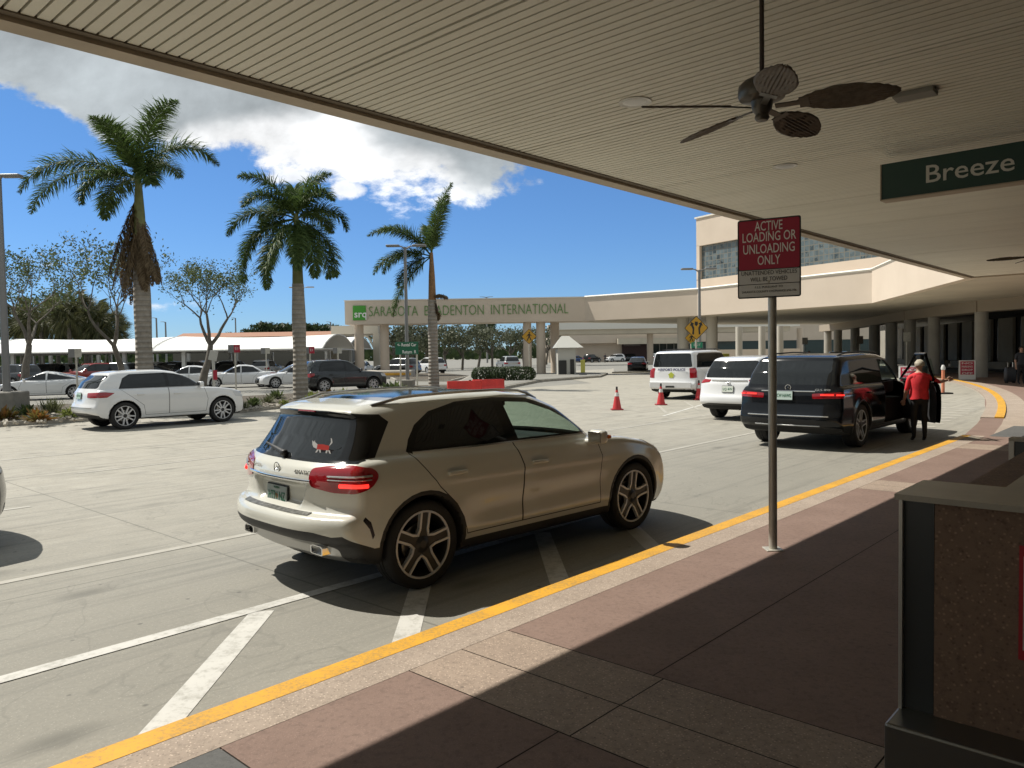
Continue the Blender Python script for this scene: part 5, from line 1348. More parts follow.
def plate(root, surf, u, v, txt, w=.31, hgt=.155, bg=(.55, .6, .58), fg=(.02, .12, .06), tilt=None, mid=None):
    p, n = surf('B', u, v); n = Vector(tilt or n); r = Vector((0, -1, 0)); upv = (-n).cross(r) if False else n.cross(r)
    if upv.z < 0: upv = -upv
    M = frame(p + n * .022, r, upv)
    b = MB(); b.rbox((0, 0, -.006), (w + .02, hgt + .02, .012), .01, M=None); b.v = [tuple(M @ Vector(q)) for q in b.v]
    fo = b.build('number_plate', BLACK_PL, root)
    c = MB(); c.box((0, 0, .003), (w, hgt, .006)); c.v = [tuple(M @ Vector(q)) for q in c.v]
    c.build('plate_face', mat('plate_white_%d' % int(bg[0] * 1000), bg, .4), fo)
    text_obj('lettering', txt, hgt * .58, mat('plate_ink', fg, .5), fo, M @ Matrix.Translation((0, -.004, .0075)), width=w * .86, offset=.001)
    if mid: 
        g = MB(); g.lathe([(0, .0066), (.021, .0066)], 14, M @ Matrix.Translation((.0, -.004, 0.0012))); g.build('plate_orange', mat('orange_ink', (.6, .16, .03), .5), fo)
        t = text_obj('lettering', 'FLORIDA', .022, mat('plate_ink', fg, .5), fo, M @ Matrix.Translation((0, .062, .0075)))
    return fo


GLA_POS = G(426, 589)
gh = R(45.4)
_d = Vector((math.sin(gh), math.cos(gh), 0)); _l = Vector((-_d.y, _d.x, 0))
gla, gs, gparts, GF = make_car(GLA, 'parked_hatchback', 'pearl white hatchback at the foreground kerb with a cat sticker on its rear window', 'car', GLA_POS + _l * .89, gh)
plate(gla, gs, .06, .72, 'HTN NZ', mid=True, bg=(.30, .34, .32), tilt=(-1, 0, .05))  # plate face darker than on other cars: shade put into its colour
XR = GLA['ro']
# chrome strip above the plate, emblem, badges
b = MB(); pts = []
for k in range(13):
    y = -.47 + .94 * k / 12; p, n = gs('B', y, .885); pts.append(p + n * .012)
b.tube(pts, .014, 6); b.build('tailgate_chrome', CHROME, gla, smooth=60)
p, n = gs('B', 0, .945); tri_star(frame(p + n * .006, (0, -1, 0), (0, 0, 1)), .045, gla, CHROME)
p, n = gs('B', -.36, .94); text_obj('lettering', '4MATIC', .045, CHROME, gla, frame(p + n * .004, Vector((0, 0, 1)).cross(n), (0, 0, 1)), width=.2)
p, n = gs('B', .37, .94); text_obj('lettering', 'GLA250', .045, CHROME, gla, frame(p + n * .004, Vector((0, 0, 1)).cross(n), (0, 0, 1)), width=.2)
# bumper sill plate, exhausts
b = MB(); vs = []; fs = []
for k in range(15):
    y = -.5 + k / 14
    for t in (0, 1):
        q = gs('T', (.045 + .35 * abs(y) ** 3.2) + t * .045, y); vs.append(q[0] + Vector((0, 0, .004)))
for k in range(14): fs.append((2 * k, 2 * k + 1, 2 * k + 3, 2 * k + 2))
b.add(vs, fs); b.build('loading_sill', mat('sill_metal', (.2, .2, .19), .3, metal=.8, var=.6, vscale=30), gla, smooth=60)
for sy in (-1, 1):
    p, n = gs('B', sy * .54, .385); b = MB()
    M = frame(p + Vector((-.01, 0, 0)), (0, -1, 0), (0, 0, 1))
    o = [(x * .085, z * .034) for x, z in ((-1, -.8), (-.8, -1), (.8, -1), (1, -.8), (1, .6), (.7, 1), (-.7, 1), (-1, .6))]
    vs = []
    for s_, d_ in ((1, .02), (1, -.05), (.84, .02), (.84, -.05)):
        vs += [M @ Vector((q[0] * s_, q[1] * s_, d_)) for q in o]
    n8 = 8; fs = []
    for i in range(8):
        j = (i + 1) % 8; fs += [(i, j, 8 + j, 8 + i), (j, i, 16 + i, 16 + j), (16 + i, 24 + i, 24 + j, 16 + j)]
    b.add(vs, fs); e = b.build('exhaust_tip', CHROME, gla)
    c = MB(); c.add([M @ Vector((q[0] * .84, q[1] * .84, -.03)) for q in o], [tuple(range(8))]); c.build('exhaust_bore', UNDER, e)
# roof rails
for sy in (-1, 1):
    b = MB(); pts = []
    for k in range(15):
        x = .62 + 1.85 * k / 14; p, n = gs('T', x, sy * (.585 - .03 * abs(x - 1.5) ** 2)); lift = .032 * min(1, min(k, 14 - k) / 2.0); pts.append(p + n * lift)
    b.tube(pts, .014, 6); b.build('roof_rail', SILVER, gla, smooth=60)
# spoiler lamp, rear wiper, sticker
b = MB(); p, n = gs('B', 0, 1.375); b.rbox(p + Vector((.0, 0, .002)), (.02, .26, .012), .005); b.build('brake_light', RED_LENS, gla)
b = MB(); p0, n0 = gs('B', .02, 1.045); p1, n1 = gs('B', .44, 1.09); b.tube([p0 + n0 * .02, (p0 + p1) / 2 + n1 * .035, p1 + n1 * .02], [.022, .014, .008], 6); b.rbox(p0 + n0 * .02, (.05, .07, .05), .02); b.build('rear_wiper', BLACK_PL, gla, smooth=60)
p, n = gs('B', -.43, 1.10)
M = frame(p + n * .016, Vector((0, 0, 1)).cross(n), (0, 0, 1))
cat = MB()
def slab(P, mi=0):
    nn = len(P); cat.add([M @ Vector((x, y, 0.0)) for x, y in P], [tuple(range(nn))], mi)
slab([(-.07, -.005), (.06, -.005), (.07, .03), (.0, .038), (-.06, .035)], 1); slab([(-.105, .01), (-.07, .0), (-.06, .035), (-.085, .05), (-.088, .065), (-.098, .05), (-.115, .062), (-.118, .03)])
for x0, x1 in ((-.065, -.10), (-.045, -.03), (.035, .02), (.055, .085)): slab([(x0, -.004), (x0 + .018, -.004), (x1 + .01, -.05), (x1 - .006, -.05)])
slab([(.062, .02), (.072, .03), (.105, .055), (.10, .085), (.088, .09), (.09, .06)])
cat.build('cat_sticker', [mat('sticker_white', (.75, .75, .75), .5), mat('sticker_red', (.6, .05, .04), .5)], gla)
# tail-light details
for sy in (-1, 1):
    vw = oblique(sy, True, 1.0)
    for i, (pa, pb, m_, w_) in enumerate((((.2, .62, .93), (.42, .86, .935), SILVER, .008), ((.2, .62, .905), (.42, .86, .908), SILVER, .005), ((.26, .70, .868), (.40, .85, .868), RED_LIT, .016))):
        pts = []
        for k in range(7):
            q = Vector(pa).lerp(Vector(pb), k / 6); uv = pv(vw, (q.x, sy * q.y, q.z)); p, n = gs(vw, *uv); pts.append(p + n * .009)
        b = MB(); b.tube(pts, w_, 6); b.build('lamp_strip', m_, gparts['tail_light'][0 if sy < 0 else -1])
# cabin
cab = MB(); cab.box((1.55 , 0, .52), (2.6, 1.50, .5)); cab.build('cabin_floor', SEATM, gla)
b = MB(); b.rbox((2.02 , 0, .86), (.5, 1.46, .26), .10); b.build('dashboard', SEATM, gla, smooth=60)
b = MB(); b.rbox((.55, 0, .88), (1.1, 1.5, .34), .06); b.build('rear_seat', SEATM, gla, smooth=60)
for sy in (-.36, .36):
    b = MB(); b.rbox((1.15, sy, .80), (.50, .50, .18), .07)
    b.rbox((.86, sy, 1.03), (.15, .46, .50), .07, M=Matrix.Rotation(R(-14), 4, 'Y')); b.rbox((.80, sy, 1.30), (.10, .25, .16), .04, M=Matrix.Rotation(R(-10), 4, 'Y')); b.build('seat', SEATM, gla, smooth=60)
b = MB(); Ms = Matrix.Translation((1.68, .36, .96)) @ Matrix.Rotation(R(-65), 4, 'Y')
b.lathe([(.185 + .016 * math.cos(t), .016 * math.sin(t)) for t in [2 * PI * k / 8 for k in range(8)]], 24, Ms, closed=True); b.tube([Ms @ Vector((-.18, 0, 0)), Ms @ Vector((.18, 0, 0))], .018, 6); b.build('steering_wheel', SEATM, gla, smooth=60)
b = MB(); b.rbox((1.62, 0, 1.335), (.03, .24, .065), .015); b.tube([(1.64, 0, 1.36), (1.75, 0, 1.41)], .01, 6); b.build('interior_mirror', BLACK_PL, gla, smooth=60)
# ---------------------------------------------------------------- other vehicles
def suv(L, H, HW, wb, ro, wr, belt, hood, xw, xt, rs, paint, box=0.0, tw=.24, **k):
    """box 0..1 makes the upper body squarer"""
    um = H - belt
    sp = dict(L=L, ro=ro, wb=wb, H=H + .02, wr=wr, tw=tw, rimr=wr * .72, arch=wr + .045, res=.034, uL=(rs * .2, xw + .15), corner=(.20 - .08 * box, .30, .16 - .06 * box, .25),
        kl=.05, ku=.09, kj=.02, paint=paint, rim='ten',
        low=[(.10, .40), (.0, .46), (.0, .62), (.045, .68), (.07, .80), (.09, belt - .07), (.18, belt + .02), (.6, belt + .03), (L * .5, belt + .01), (xw, belt), (xw + .35, hood + .01), (L - .45, hood - .04), (L - .14, hood - .12), (L - .03, hood - .28), (L, .52), (L - .03, .32), (L - .16, .23), (L * .6, .25), (.5, .26), (.16, .32)],
        up=[(.09, belt - .08), (.09 + (rs - .09) * .45, belt + um * .45), (rs, H - .12), (rs + .02, H - .07), (rs + .25, H - .03), (L * .38, H), (xt - .35, H - .015), (xt, H - .07), (xt + (xw - xt) * .5, belt + um * .52), (xw + .12, belt - .04), (xw + .12, belt - .25), (.3, belt - .25)],
        wl=[(.15, HW - .12), (.28, HW - .05), (.45, HW - .01), (.75, HW), (belt - .12, HW - .01), (belt, HW - .045), (belt + .08, HW - .08)],
        wu=[(belt - .2, HW - .05), (belt, HW - .07), (belt + um * .4, HW - .14 + .04 * box), (H - .12, HW - .24 + .09 * box), (H, HW - .30 + .10 * box)],
        pl=[(0, .96), (.6, 1), (L - .9, 1), (L - .4, .96), (L, .9)], pu=[(.1, .93), (.8, .98), (xt, 1), (xw, .97)],
        mirror=(xw - .28, belt + .08, 1.0), handles=((L * .29, belt - .12), (L * .51, belt - .13)))
    zt, zb = H - .125, belt + .055; r0 = rs + .28; pb = L * .455; pr = L * .235
    dlo = [(r0 - .02, zb), (r0 + .10, zt - .10), (r0 + .28, zt), (pb, zt + .02), (xt - .10, zt - .01), (xt + (xw - xt) * .45, belt + um * .55), (xw - .18, zb)]
    fx = lambda z: (xt - .12) + (xw - .22 - (xt - .12)) * (zt - .02 - z) / (zt - .02 - zb - .02)
    sp['cuts'] = [
        ('window_trim', GLOSS_BK, 'S', inset_poly(dlo, -.012), dict(thr=.2, test=lambda c: c.z > belt - .02)),
        ('window', GLASS_DARK, 'S', [(r0 + .03, zb + .02), (r0 + .12, zt - .12), (r0 + .30, zt - .02), (pb - .04, zt - .005), (pb - .02, zb + .02)], dict(over=('window_trim',), thr=.2)),
        ('window', k.get('fglass', GLASS_DARK), 'S', [(pb + .08, zb + .02), (pb + .06, zt - .005), (xt - .14, zt - .03), (fx((zt + zb) / 2) + .02, (zt + zb) / 2), (xw - .26, zb + .02)], dict(over=('window_trim',), thr=.2)),
        ('windscreen', k.get('fglass', GLASS_DARK), 'F', [(-HW + .16, belt + .05), (-HW + .30, H - .11), (HW - .30, H - .11), (HW - .16, belt + .05)], dict(round=.07, thr=.2, test=lambda c: c.x > xt - .3)),
        ('rear_window', GLASS_DARK, 'B', [(-HW + .18, belt + .06), (-HW + .27, H - .13), (HW - .27, H - .13), (HW - .18, belt + .06)], dict(round=.07, thr=.12, test=lambda c: c.x < rs + .35)),
        ('grille', GLOSS_BK, 'F', [(-.55, hood - .42), (-.60, hood - .17), (.60, hood - .17), (.55, hood - .42)], dict(round=.04, test=lambda c: c.x > L - .6)),
        ('lower_grille', BLACK_PL, 'F', [(-.70, .26), (-.66, .42), (.66, .42), (.70, .26)], dict(round=.04, test=lambda c: c.x > L - .6)),
        ('headlight', LAMP_CLEAR, 'OF', [(L - .12, -HW * .60, hood - .30), (L - .15, -HW * .62, hood - .16), (L - .55, -HW * .97, hood - .12), (L - .45, -HW * .97, hood - .27)], {'raise': .005, 'thr': .2, 'round': .03}),
        ('tail_light', RED_LENS, 'OR') + (k.get('tail') or ([(.10, -HW * .62, belt - .24), (.10, -HW * .62, belt - .09), (.45, -HW * .97, belt - .05), (.48, -HW * .98, belt - .16), (.30, -HW * .94, belt - .26)], {'raise': .006, 'thr': .25, 'round': .03})),
        ('door', paint, 'S', [(r0 - .02, zb - .02), (ro + wr + .12, .62), (ro + wr + .16, .36), (pb + .01, .36), (pb + .02, zb - .02)], {}),
        ('door', paint, 'S', [(pb + .035, zb - .02), (pb + .025, .36), (ro + wb - wr - .14, .36), (ro + wb - wr - .08, .70), (xw - .16, zb - .02)], {}),
        ('cladding', BLACK_PL, 'S', circ(ro, wr, wr + .09, 24), dict(test=lambda c: abs(c.y) > HW - .3 and math.hypot(c.x - ro, c.z - wr) > wr + .04 and c.z > .22, thr=.05)),
        ('cladding', BLACK_PL, 'S', circ(ro + wb, wr, wr + .09, 24), dict(test=lambda c: abs(c.y) > HW - .3 and math.hypot(c.x - ro - wb, c.z - wr) > wr + .04 and c.z > .22, thr=.05)),
        ('cladding', BLACK_PL, 'S', [(ro + wr, .12), (ro + wr, .33), (ro + wb - wr, .33), (ro + wb - wr, .12)], dict(thr=-.1, over=('body', 'door', 'door_seam'))),
        ('rear_bumper_insert', BLACK_PL, 'B', [(-HW + .06, .2), (-HW + .06, .40), (-HW * .6, .46), (HW * .6, .46), (HW - .06, .40), (HW - .06, .2)], dict(thr=.05, test=lambda c: c.x < .45)),
    ]
    if k.get('clean'): sp['cuts'] = [c for c in sp['cuts'] if c[0] not in k['clean']]
    sp.update({a: b for a, b in k.items() if a in ('res', 'rim', 'mirror', 'handles', 'sculpt', 'rimr', 'flare')})
    return sp


def sedan(L, H, HW, wb, ro, wr, paint, coupe=0.0, **k):
    belt = .90; hood = .88; xw = ro + wb - .42; xt = xw - .85; xb = .85 - .2 * coupe; xc = xb + .65 + .5 * coupe; um = H - belt
    sp = dict(L=L, ro=ro, wb=wb, H=H + .02, wr=wr, tw=.22, rimr=wr * .74, arch=wr + .04, res=.04, uL=(xb - .2, xw + .1), corner=(.25, .32, .2, .28), kl=.05, ku=.09, kj=.03, paint=paint, rim='ten',
        low=[(.08, .40), (.0, .46), (.0, .60), (.06, .80), (.05, .93), (.12, .985), (.5, .99), (xb, .96), (L * .5, belt), (xw, .92), (xw + .4, hood), (L - .55, hood - .07), (L - .18, hood - .17), (L - .03, .60), (L, .48), (L - .04, .26), (L - .2, .19), (L * .6, .20), (.5, .21), (.15, .28)],
        up=[(xb - .25, .93), (xb + .05, belt + um * .35), (xc - .05, H - .07), (xc + .35, H - .005), (L * .52, H), (xt - .1, H - .03), (xt + .12, H - .09), (xt + (xw - xt) * .6, belt + um * .45), (xw + .15, .90), (xw + .1, .7), (xb, .7)],
        wl=[(.12, HW - .12), (.25, HW - .05), (.45, HW - .01), (.70, HW), (.82, HW - .015), (.92, HW - .06), (1.0, HW - .10)],
        wu=[(.7, HW - .06), (belt, HW - .09), (belt + um * .5, HW - .18), (H - .06, HW - .30), (H, HW - .33)],
        pl=[(0, .93), (.6, .99), (1, 1), (L - 1, 1), (L - .4, .95), (L, .88)], pu=[(xb, .90), (xc, .97), (xt, 1), (xw, .96)], mirror=(xw - .22, belt + .06, .85), handles=((L * .33, belt - .12), (L * .54, belt - .12)))
    zt, zb = H - .10, belt + .05; pb = L * .47
    sp['cuts'] = [
        ('window', GLASS_DARK, 'S', [(xb + .18, zb + .03), (xc - .02, zt - .05), (xc + .30, zt), (pb - .03, zt + .01), (pb - .02, zb)], dict(thr=.2, test=lambda c: c.z > belt)),
        ('window', GLASS_DARK, 'S', [(pb + .05, zb), (pb + .04, zt + .01), (xt - .10, zt - .01), (xt + (xw - xt) * .45, belt + um * .55), (xw - .16, zb)], dict(thr=.2, test=lambda c: c.z > belt)),
        ('windscreen', GLASS_DARK, 'F', [(-HW + .17, belt + .06), (-HW + .36, H - .075), (HW - .36, H - .075), (HW - .17, belt + .06)], dict(round=.07, thr=.15, test=lambda c: c.x > xt - .2 and c.x < xw + .2)),
        ('rear_window', GLASS_DARK, 'B', [(-HW + .22, belt + .12), (-HW + .38, H - .08), (HW - .38, H - .08), (HW - .22, belt + .12)], dict(round=.07, thr=.12, test=lambda c: c.x < xc + .2 and c.x > xb - .3)),
        ('grille', GLOSS_BK, 'F', [(-.45, .30), (-.50, .62), (.50, .62), (.45, .30)], dict(round=.04, test=lambda c: c.x > L - .6)),
        ('headlight', LAMP_CLEAR, 'OF', [(L - .12, -HW * .58, .60), (L - .16, -HW * .60, .69), (L - .60, -HW * .96, .76), (L - .50, -HW * .98, .63)], {'raise': .005, 'thr': .2, 'round': .03}),
        ('tail_light', RED_LENS, 'OR', [(.08, -HW * .50, .76), (.08, -HW * .50, .90), (.35, -HW * .96, .92), (.45, -HW * .97, .84), (.25, -HW * .93, .74)], {'raise': .006, 'thr': .25, 'round': .03}),
        ('door', paint, 'S', [(xb + .30, zb - .02), (ro + wr + .15, .60), (ro + wr + .2, .32), (pb, .32), (pb + .01, zb - .02)], {}),
        ('door', paint, 'S', [(pb + .02, zb - .02), (pb + .015, .32), (ro + wb - wr - .12, .32), (ro + wb - wr - .06, .60), (xw - .14, zb - .02)], {}),
    ]
    sp.update({a: b for a, b in k.items() if a in ('res', 'rim', 'mirror', 'handles')})
    return sp


def hd(deg): return R(deg)
def place_by(px, py, heading, hw=.9, side=1):
    """ground point under the near rear tyre -> root at the rear axle; side=1 when its right side is the near one"""
    p = G(px, py); d = Vector((math.sin(heading), math.cos(heading), 0)); l = Vector((-d.y, d.x, 0)); return p + l * hw * side


# black three-row SUV with its front door open
GLSP = suv(5.20, 1.74, .99, 3.13, 1.12, .40, 1.12, 1.12, 3.72, 3.0, .48, P_BLACK, box=.55, tw=.27, fglass=GLASS_CLEAR, rim='five', res=.03,
           tail=([(.10, -.45, .93), (.10, -.45, 1.02), (.40, -.95, 1.06), (.62, -.985, 1.03), (.45, -.97, .95)], {'raise': .006, 'thr': .22, 'round': .02}))
GLSP['mirror'] = (3.45, 1.20, 1.15)
for c in GLSP['cuts']:
    if c[0] == 'cladding': c[4]['round'] = 0
GH = R(43.0)
gls, ls, lparts, LF = make_car(GLSP, 'parked_suv', 'black three-row SUV at the kerb with its front door standing open', 'car', place_by(862, 447, GH, .97), GH)
plate(gls, ls, .05, .98, 'CW HAWG', bg=(.5, .62, .58), fg=(.02, .2, .16))
for zz, nm_, hw_, m_ in ((1.06, 'tailgate_chrome', .50, CHROME), (.62, 'bumper_chrome', .75, CHROME), (.45, 'bumper_chrome', .60, SILVER)):
    b = MB(); pts = []
    for k in range(11):
        y = -hw_ + 2 * hw_ * k / 10; p, n = ls('B', y, zz); pts.append(p + n * .008)
    b.tube(pts, .011, 6); b.build(nm_, m_, gls, smooth=60)
p, n = ls('B', 0, 1.12); tri_star(frame(p + n * .01, (0, -1, 0), (0, 0, 1)), .055, gls, CHROME)
p, n = ls('B', -.62, 1.085); text_obj('lettering', 'GLS 450', .05, CHROME, gls, frame(p + n * .006, Vector((0, 0, 1)).cross(n), (0, 0, 1)), width=.26)
for sy in (-1, 1):
    for (ya, yb, xa) in ((.56, .76, .2), (.80, .93, .2)):
        pts = []
        for k in range(6):
            y = ya + (yb - ya) * k / 5; uv = pv(oblique(sy, True), (.12 + .3 * (y - .45), sy * y, 1.0)); p, n = ls(oblique(sy, True), *uv); pts.append(p + n * .009)
        b = MB(); b.tube(pts, .013, 6); b.build('lamp_strip', RED_LIT, lparts['tail_light'][0])
for sy in (-.55, .55):
    b = MB(); pts = []
    for k in range(15):
        x = .75 + 2.35 * k / 14; p, n = ls('T', x, (1 if sy > 0 else -1) * .66); pts.append(p + n * .035 * min(1, min(k, 14 - k) / 2.0))
    b.tube(pts, .016, 6); b.build('roof_rail', BLACK_PL, gls, smooth=60)
b = MB(); b.box((1.5, 0, .55), (3.3, 1.7, .5)); b.build('cabin_floor', SEATM, gls)
for sy in (-.42, .42):
    b = MB(); b.rbox((1.35, sy, .98), (.55, .55, .2), .08); b.rbox((1.05, sy, 1.25), (.17, .52, .55), .08); b.rbox((1.0, sy, 1.58), (.1, .26, .17), .04); b.build('seat', SEATM, gls, smooth=60)
b = MB(); b.rbox((2.25, 0, 1.05), (.45, 1.6, .3), .10); b.build('dashboard', SEATM, gls, smooth=60)
b = MB(); b.rbox((2.2, 0, 1.60), (.03, .24, .07), .015); b.build('interior_mirror', BLACK_PL, gls, smooth=60)
# swing the right front door about its hinge
def side_parts(nm, sgn): return sorted([o for o in lparts[nm] if sgn * sum(v.co.y for v in o.data.vertices) > 0], key=lambda o: sum(v.co.x for v in o.data.vertices) / max(1, len(o.data.vertices)))
fd = side_parts('door', -1)[-1]; fw = side_parts('window', -1)[-1]
hx = max(v.co.x for v in fd.data.vertices) - .02; hy = -.965
Mh = Matrix.Translation((hx, hy, 0)) @ Matrix.Rotation(R(-42), 4, 'Z').inverted() @ Matrix.Translation((-hx, -hy, 0))
fb = MB(); ys = sorted(fw.data.vertices, key=lambda v: v.co.z)
out = [(2.52, 1.18), (2.50, 1.70), (3.02, 1.70), (3.38, 1.44), (3.55, 1.19)]
zz = []
for x, z in out: p, n = ls('R', x, z) if z > 1.2 else ls('R', x, 1.2); zz.append(Vector((x - 1.12, p.y, z)))
fb.tube(zz + [zz[0]], .028, 6); fr_o = fb.build('window_frame', GLOSS_BK, fd)
lin = MB(); vs = []
for v in fd.data.vertices: vs.append(v.co + Vector((0, .09, 0)))
lin.add(vs, [tuple(p.vertices)[::-1] for p in fd.data.polygons]); li = lin.build('door_lining', SEATM, fd)
sill = MB(); sill.rbox((2.05, -.90, 1.16), (1.0, .10, .05), .02); sill.rbox((1.95, -.84, .92), (.7, .08, .08), .02); si = sill.build('armrest', SEATM, fd, smooth=60)
mo = [c for c in gls.children if c.name.split('.')[0] == 'mirror' and sum(v.co.y for v in c.data.vertices) < 0]
todo = [fd, fw, fr_o, li, si] + [c for c in fd.children if c not in (fr_o, li, si)]
for c in mo: todo += [c] + list(c.children); c.parent = fd
fw.parent = fd
for o in set(todo): o.data.transform(Mh)

# white compact SUV ahead of it
CRV = suv(4.60, 1.69, .93, 2.66, 1.02, .36, 1.06, 1.02, 3.20, 2.35, .42, P_WHITE, fglass=GLASS_DARK,
          tail=([(.14, -.58, 1.00), (.14, -.56, 1.07), (.36, -.80, 1.09), (.50, -.82, 1.40), (.58, -.80, 1.40), (.60, -.90, 1.06), (.55, -.91, .97), (.32, -.88, .96)], {'raise': .007, 'thr': .2, 'round': .015, 'over': ('body', 'window_trim')}))
crv, cs, _, _ = make_car(CRV, 'parked_suv', 'white compact SUV with tall L-shaped tail lights, between the black SUV and the police truck', 'car', place_by(716, 417, R(45), .9, -1), R(45))
plate(crv, cs, .0, .83, 'LQ 4W', bg=(.62, .66, .6))
b = MB(); pts = []
for k in range(9):
    y = -.5 + k / 8; p, n = cs('B', y, 1.05); pts.append(p + n * .01)
b.tube(pts, .02, 6); b.build('tailgate_chrome', CHROME, crv, smooth=60)
b = MB(); p, n = cs('B', 0, 1.0); b.rbox(p + Vector((-.01, 0, 0)), (.01, .11, .09), .02, M=Matrix.Rotation(PI / 2, 4, 'Y')); b.build('emblem', CHROME, crv)

# police truck
TAH = suv(5.18, 1.89, 1.0, 2.95, 1.20, .40, 1.18, 1.16, 3.62, 3.05, .20, P_WHITE, box=.8, fglass=GLASS_DARK, clean=('cladding', 'rear_bumper_insert'), rim='six',
          tail=([(.06, -.80, .82), (.06, -.80, 1.20), (.22, -.97, 1.22), (.26, -.99, .84)], {'raise': .007, 'thr': .2, 'round': .02}))
tah, ts, _, _ = make_car(TAH, 'police_truck', 'white airport police SUV seen from behind, with a gold badge on its tailgate', 'police car', place_by(662, 397.5, R(38), .97, -1), R(38))
p, n = ts('B', 0, 1.14); text_obj('lettering', 'AIRPORT POLICE', .13, mat('navy_ink', (.02, .03, .12), .5), tah, frame(p + n * .01, (0, -1, 0), (0, 0, 1)), width=1.15, offset=.003)
b = MB(); p, n = ts('B', 0, .93); M = frame(p + n * .012, (0, -1, 0), (0, 0, 1))
b.prism([(.13 * math.cos(2 * PI * k / 10 + PI / 2) * (1 if k % 2 == 0 else .72), .13 * math.sin(2 * PI * k / 10 + PI / 2) * (1 if k % 2 == 0 else .72)) for k in range(10)], -.004, .004, M=M); b.build('badge', mat('badge_gold', (.45, .50, .06), .4), tah)
b = MB(); b.box((-1.22, 0, .56), (.06, 1.7, .2)); b.box((-1.25, 0, .50), (.02, .36, .07), mi=1); b.build('rear_bumper', [mat('grey_white_paint', (.6, .6, .6), .35), BLACK_PL], tah)
b = MB()
for sy in (-1, 1): b.tube([(-.6, sy * .62, 1.90), (2.0, sy * .62, 1.92)], .018, 6)
for x in (-.4, .6, 1.6): b.box((x, 0, 1.93), (.05, 1.24, .02))
b.build('roof_rack', BLACK_PL, tah)
text_obj('lettering', 'K-9 PATROL', .09, mat('navy_ink', (.02, .03, .12), .5), tah, frame(Vector((-1.26, -.62, .585)), (0, -1, 0), (0, 0, 1)), width=.4) if False else None

# white crossover across the road
Q3S = suv(4.42, 1.56, .92, 2.68, .88, .36, 1.03, 1.00, 3.18, 2.35, .52, P_WHITE, clean=('cladding',), rim='ten', res=.03,
          tail=([(.10, -.50, .86), (.12, -.48, .98), (.42, -.86, 1.0), (.62, -.91, .97), (.45, -.90, .86)], {'raise': .006, 'thr': .2, 'round': .02}))
QH = R(43)
q3, qs, _, _ = make_car(Q3S, 'white_crossover', 'white crossover with tinted side windows driving past the palm bed', 'car', place_by(126, 429.5, QH, .9), QH)
plate(q3, qs, .0, .90, 'PZK 82', bg=(.45, .6, .52))
b = MB()
for k in range(9):
    y = -.75 + 1.5 * k / 8
    p, n = qs('B', y, .60)
    if k: b.tube([q_ + nq_ * .006, p + n * .006], .012, 5)
    q_, nq_ = p, n
b.build('bumper_chrome', SILVER, q3)

# dark car entering at the left edge, only its nose in the picture
BH = R(42.3 + 180); 
DK = suv(4.65, 1.68, .92, 2.70, .98, .36, 1.05, 1.02, 3.25, 2.4, .45, P_BLACK)
_bd = Vector((math.sin(R(42.3)), math.cos(R(42.3)), 0))
dk, _, _, _ = make_car(DK, 'dark_suv', 'dark SUV cut off by the left edge of the picture, only its nose showing', 'car', fr(2.35 - .97 - 2.70 - .04, 9.42), R(42.3))

# ---- prototypes for the rental rows
GP = {'suv': suv(4.65, 1.70, .93, 2.70, .98, .36, 1.06, 1.04, 3.25, 2.4, .45, P_SILV, res=.05), 'sedan': sedan(4.70, 1.45, .91, 2.75, 1.0, .335, P_WHITE, res=.05), 'coupe': sedan(4.55, 1.36, .91, 2.70, .98, .335, P_WHITE, coupe=1, res=.045)}
PROTO = {}
SW = {'suv': 'silver_paint', 'sedan': 'white_paint', 'coupe': 'white_paint'}
def park(kind, px, py, heading, pm, label, group=None, loc=None):
    h = R(heading); lc = loc or place_by(px, py, h, 0)
    # px,py is the ground point under the middle of the car
    lc = lc - Vector((math.sin(h), math.cos(h), 0)) * 1.3
    if kind not in PROTO:
        r, _, _, _ = make_car(GP[kind], {'suv': 'parked_suv', 'sedan': 'parked_sedan', 'coupe': 'parked_coupe'}[kind], label, 'car', lc, h, group); PROTO[kind] = r
        if pm.name != SW[kind]:
            for c in r.children_recursive:
                if c.type != 'MESH': continue
                for sl in c.material_slots:
                    if sl.material and sl.material.name == SW[kind]: sl.link = 'OBJECT'; sl.material = pm
        r['_k'] = pm.name
        return r
    src = PROTO[kind]
    r = dup(src, loc=lc, rotz=PI / 2 - h, label=label, group=group, swap={SW[kind]: pm, src['_k']: pm})
    return r
park('coupe', 47, 399, -112, P_WHITE, 'low white coupe parked beyond the bushes at the left')
park('suv', 343, 391, 58, P_DARK, 'charcoal SUV on the lot lane right of the middle palm')
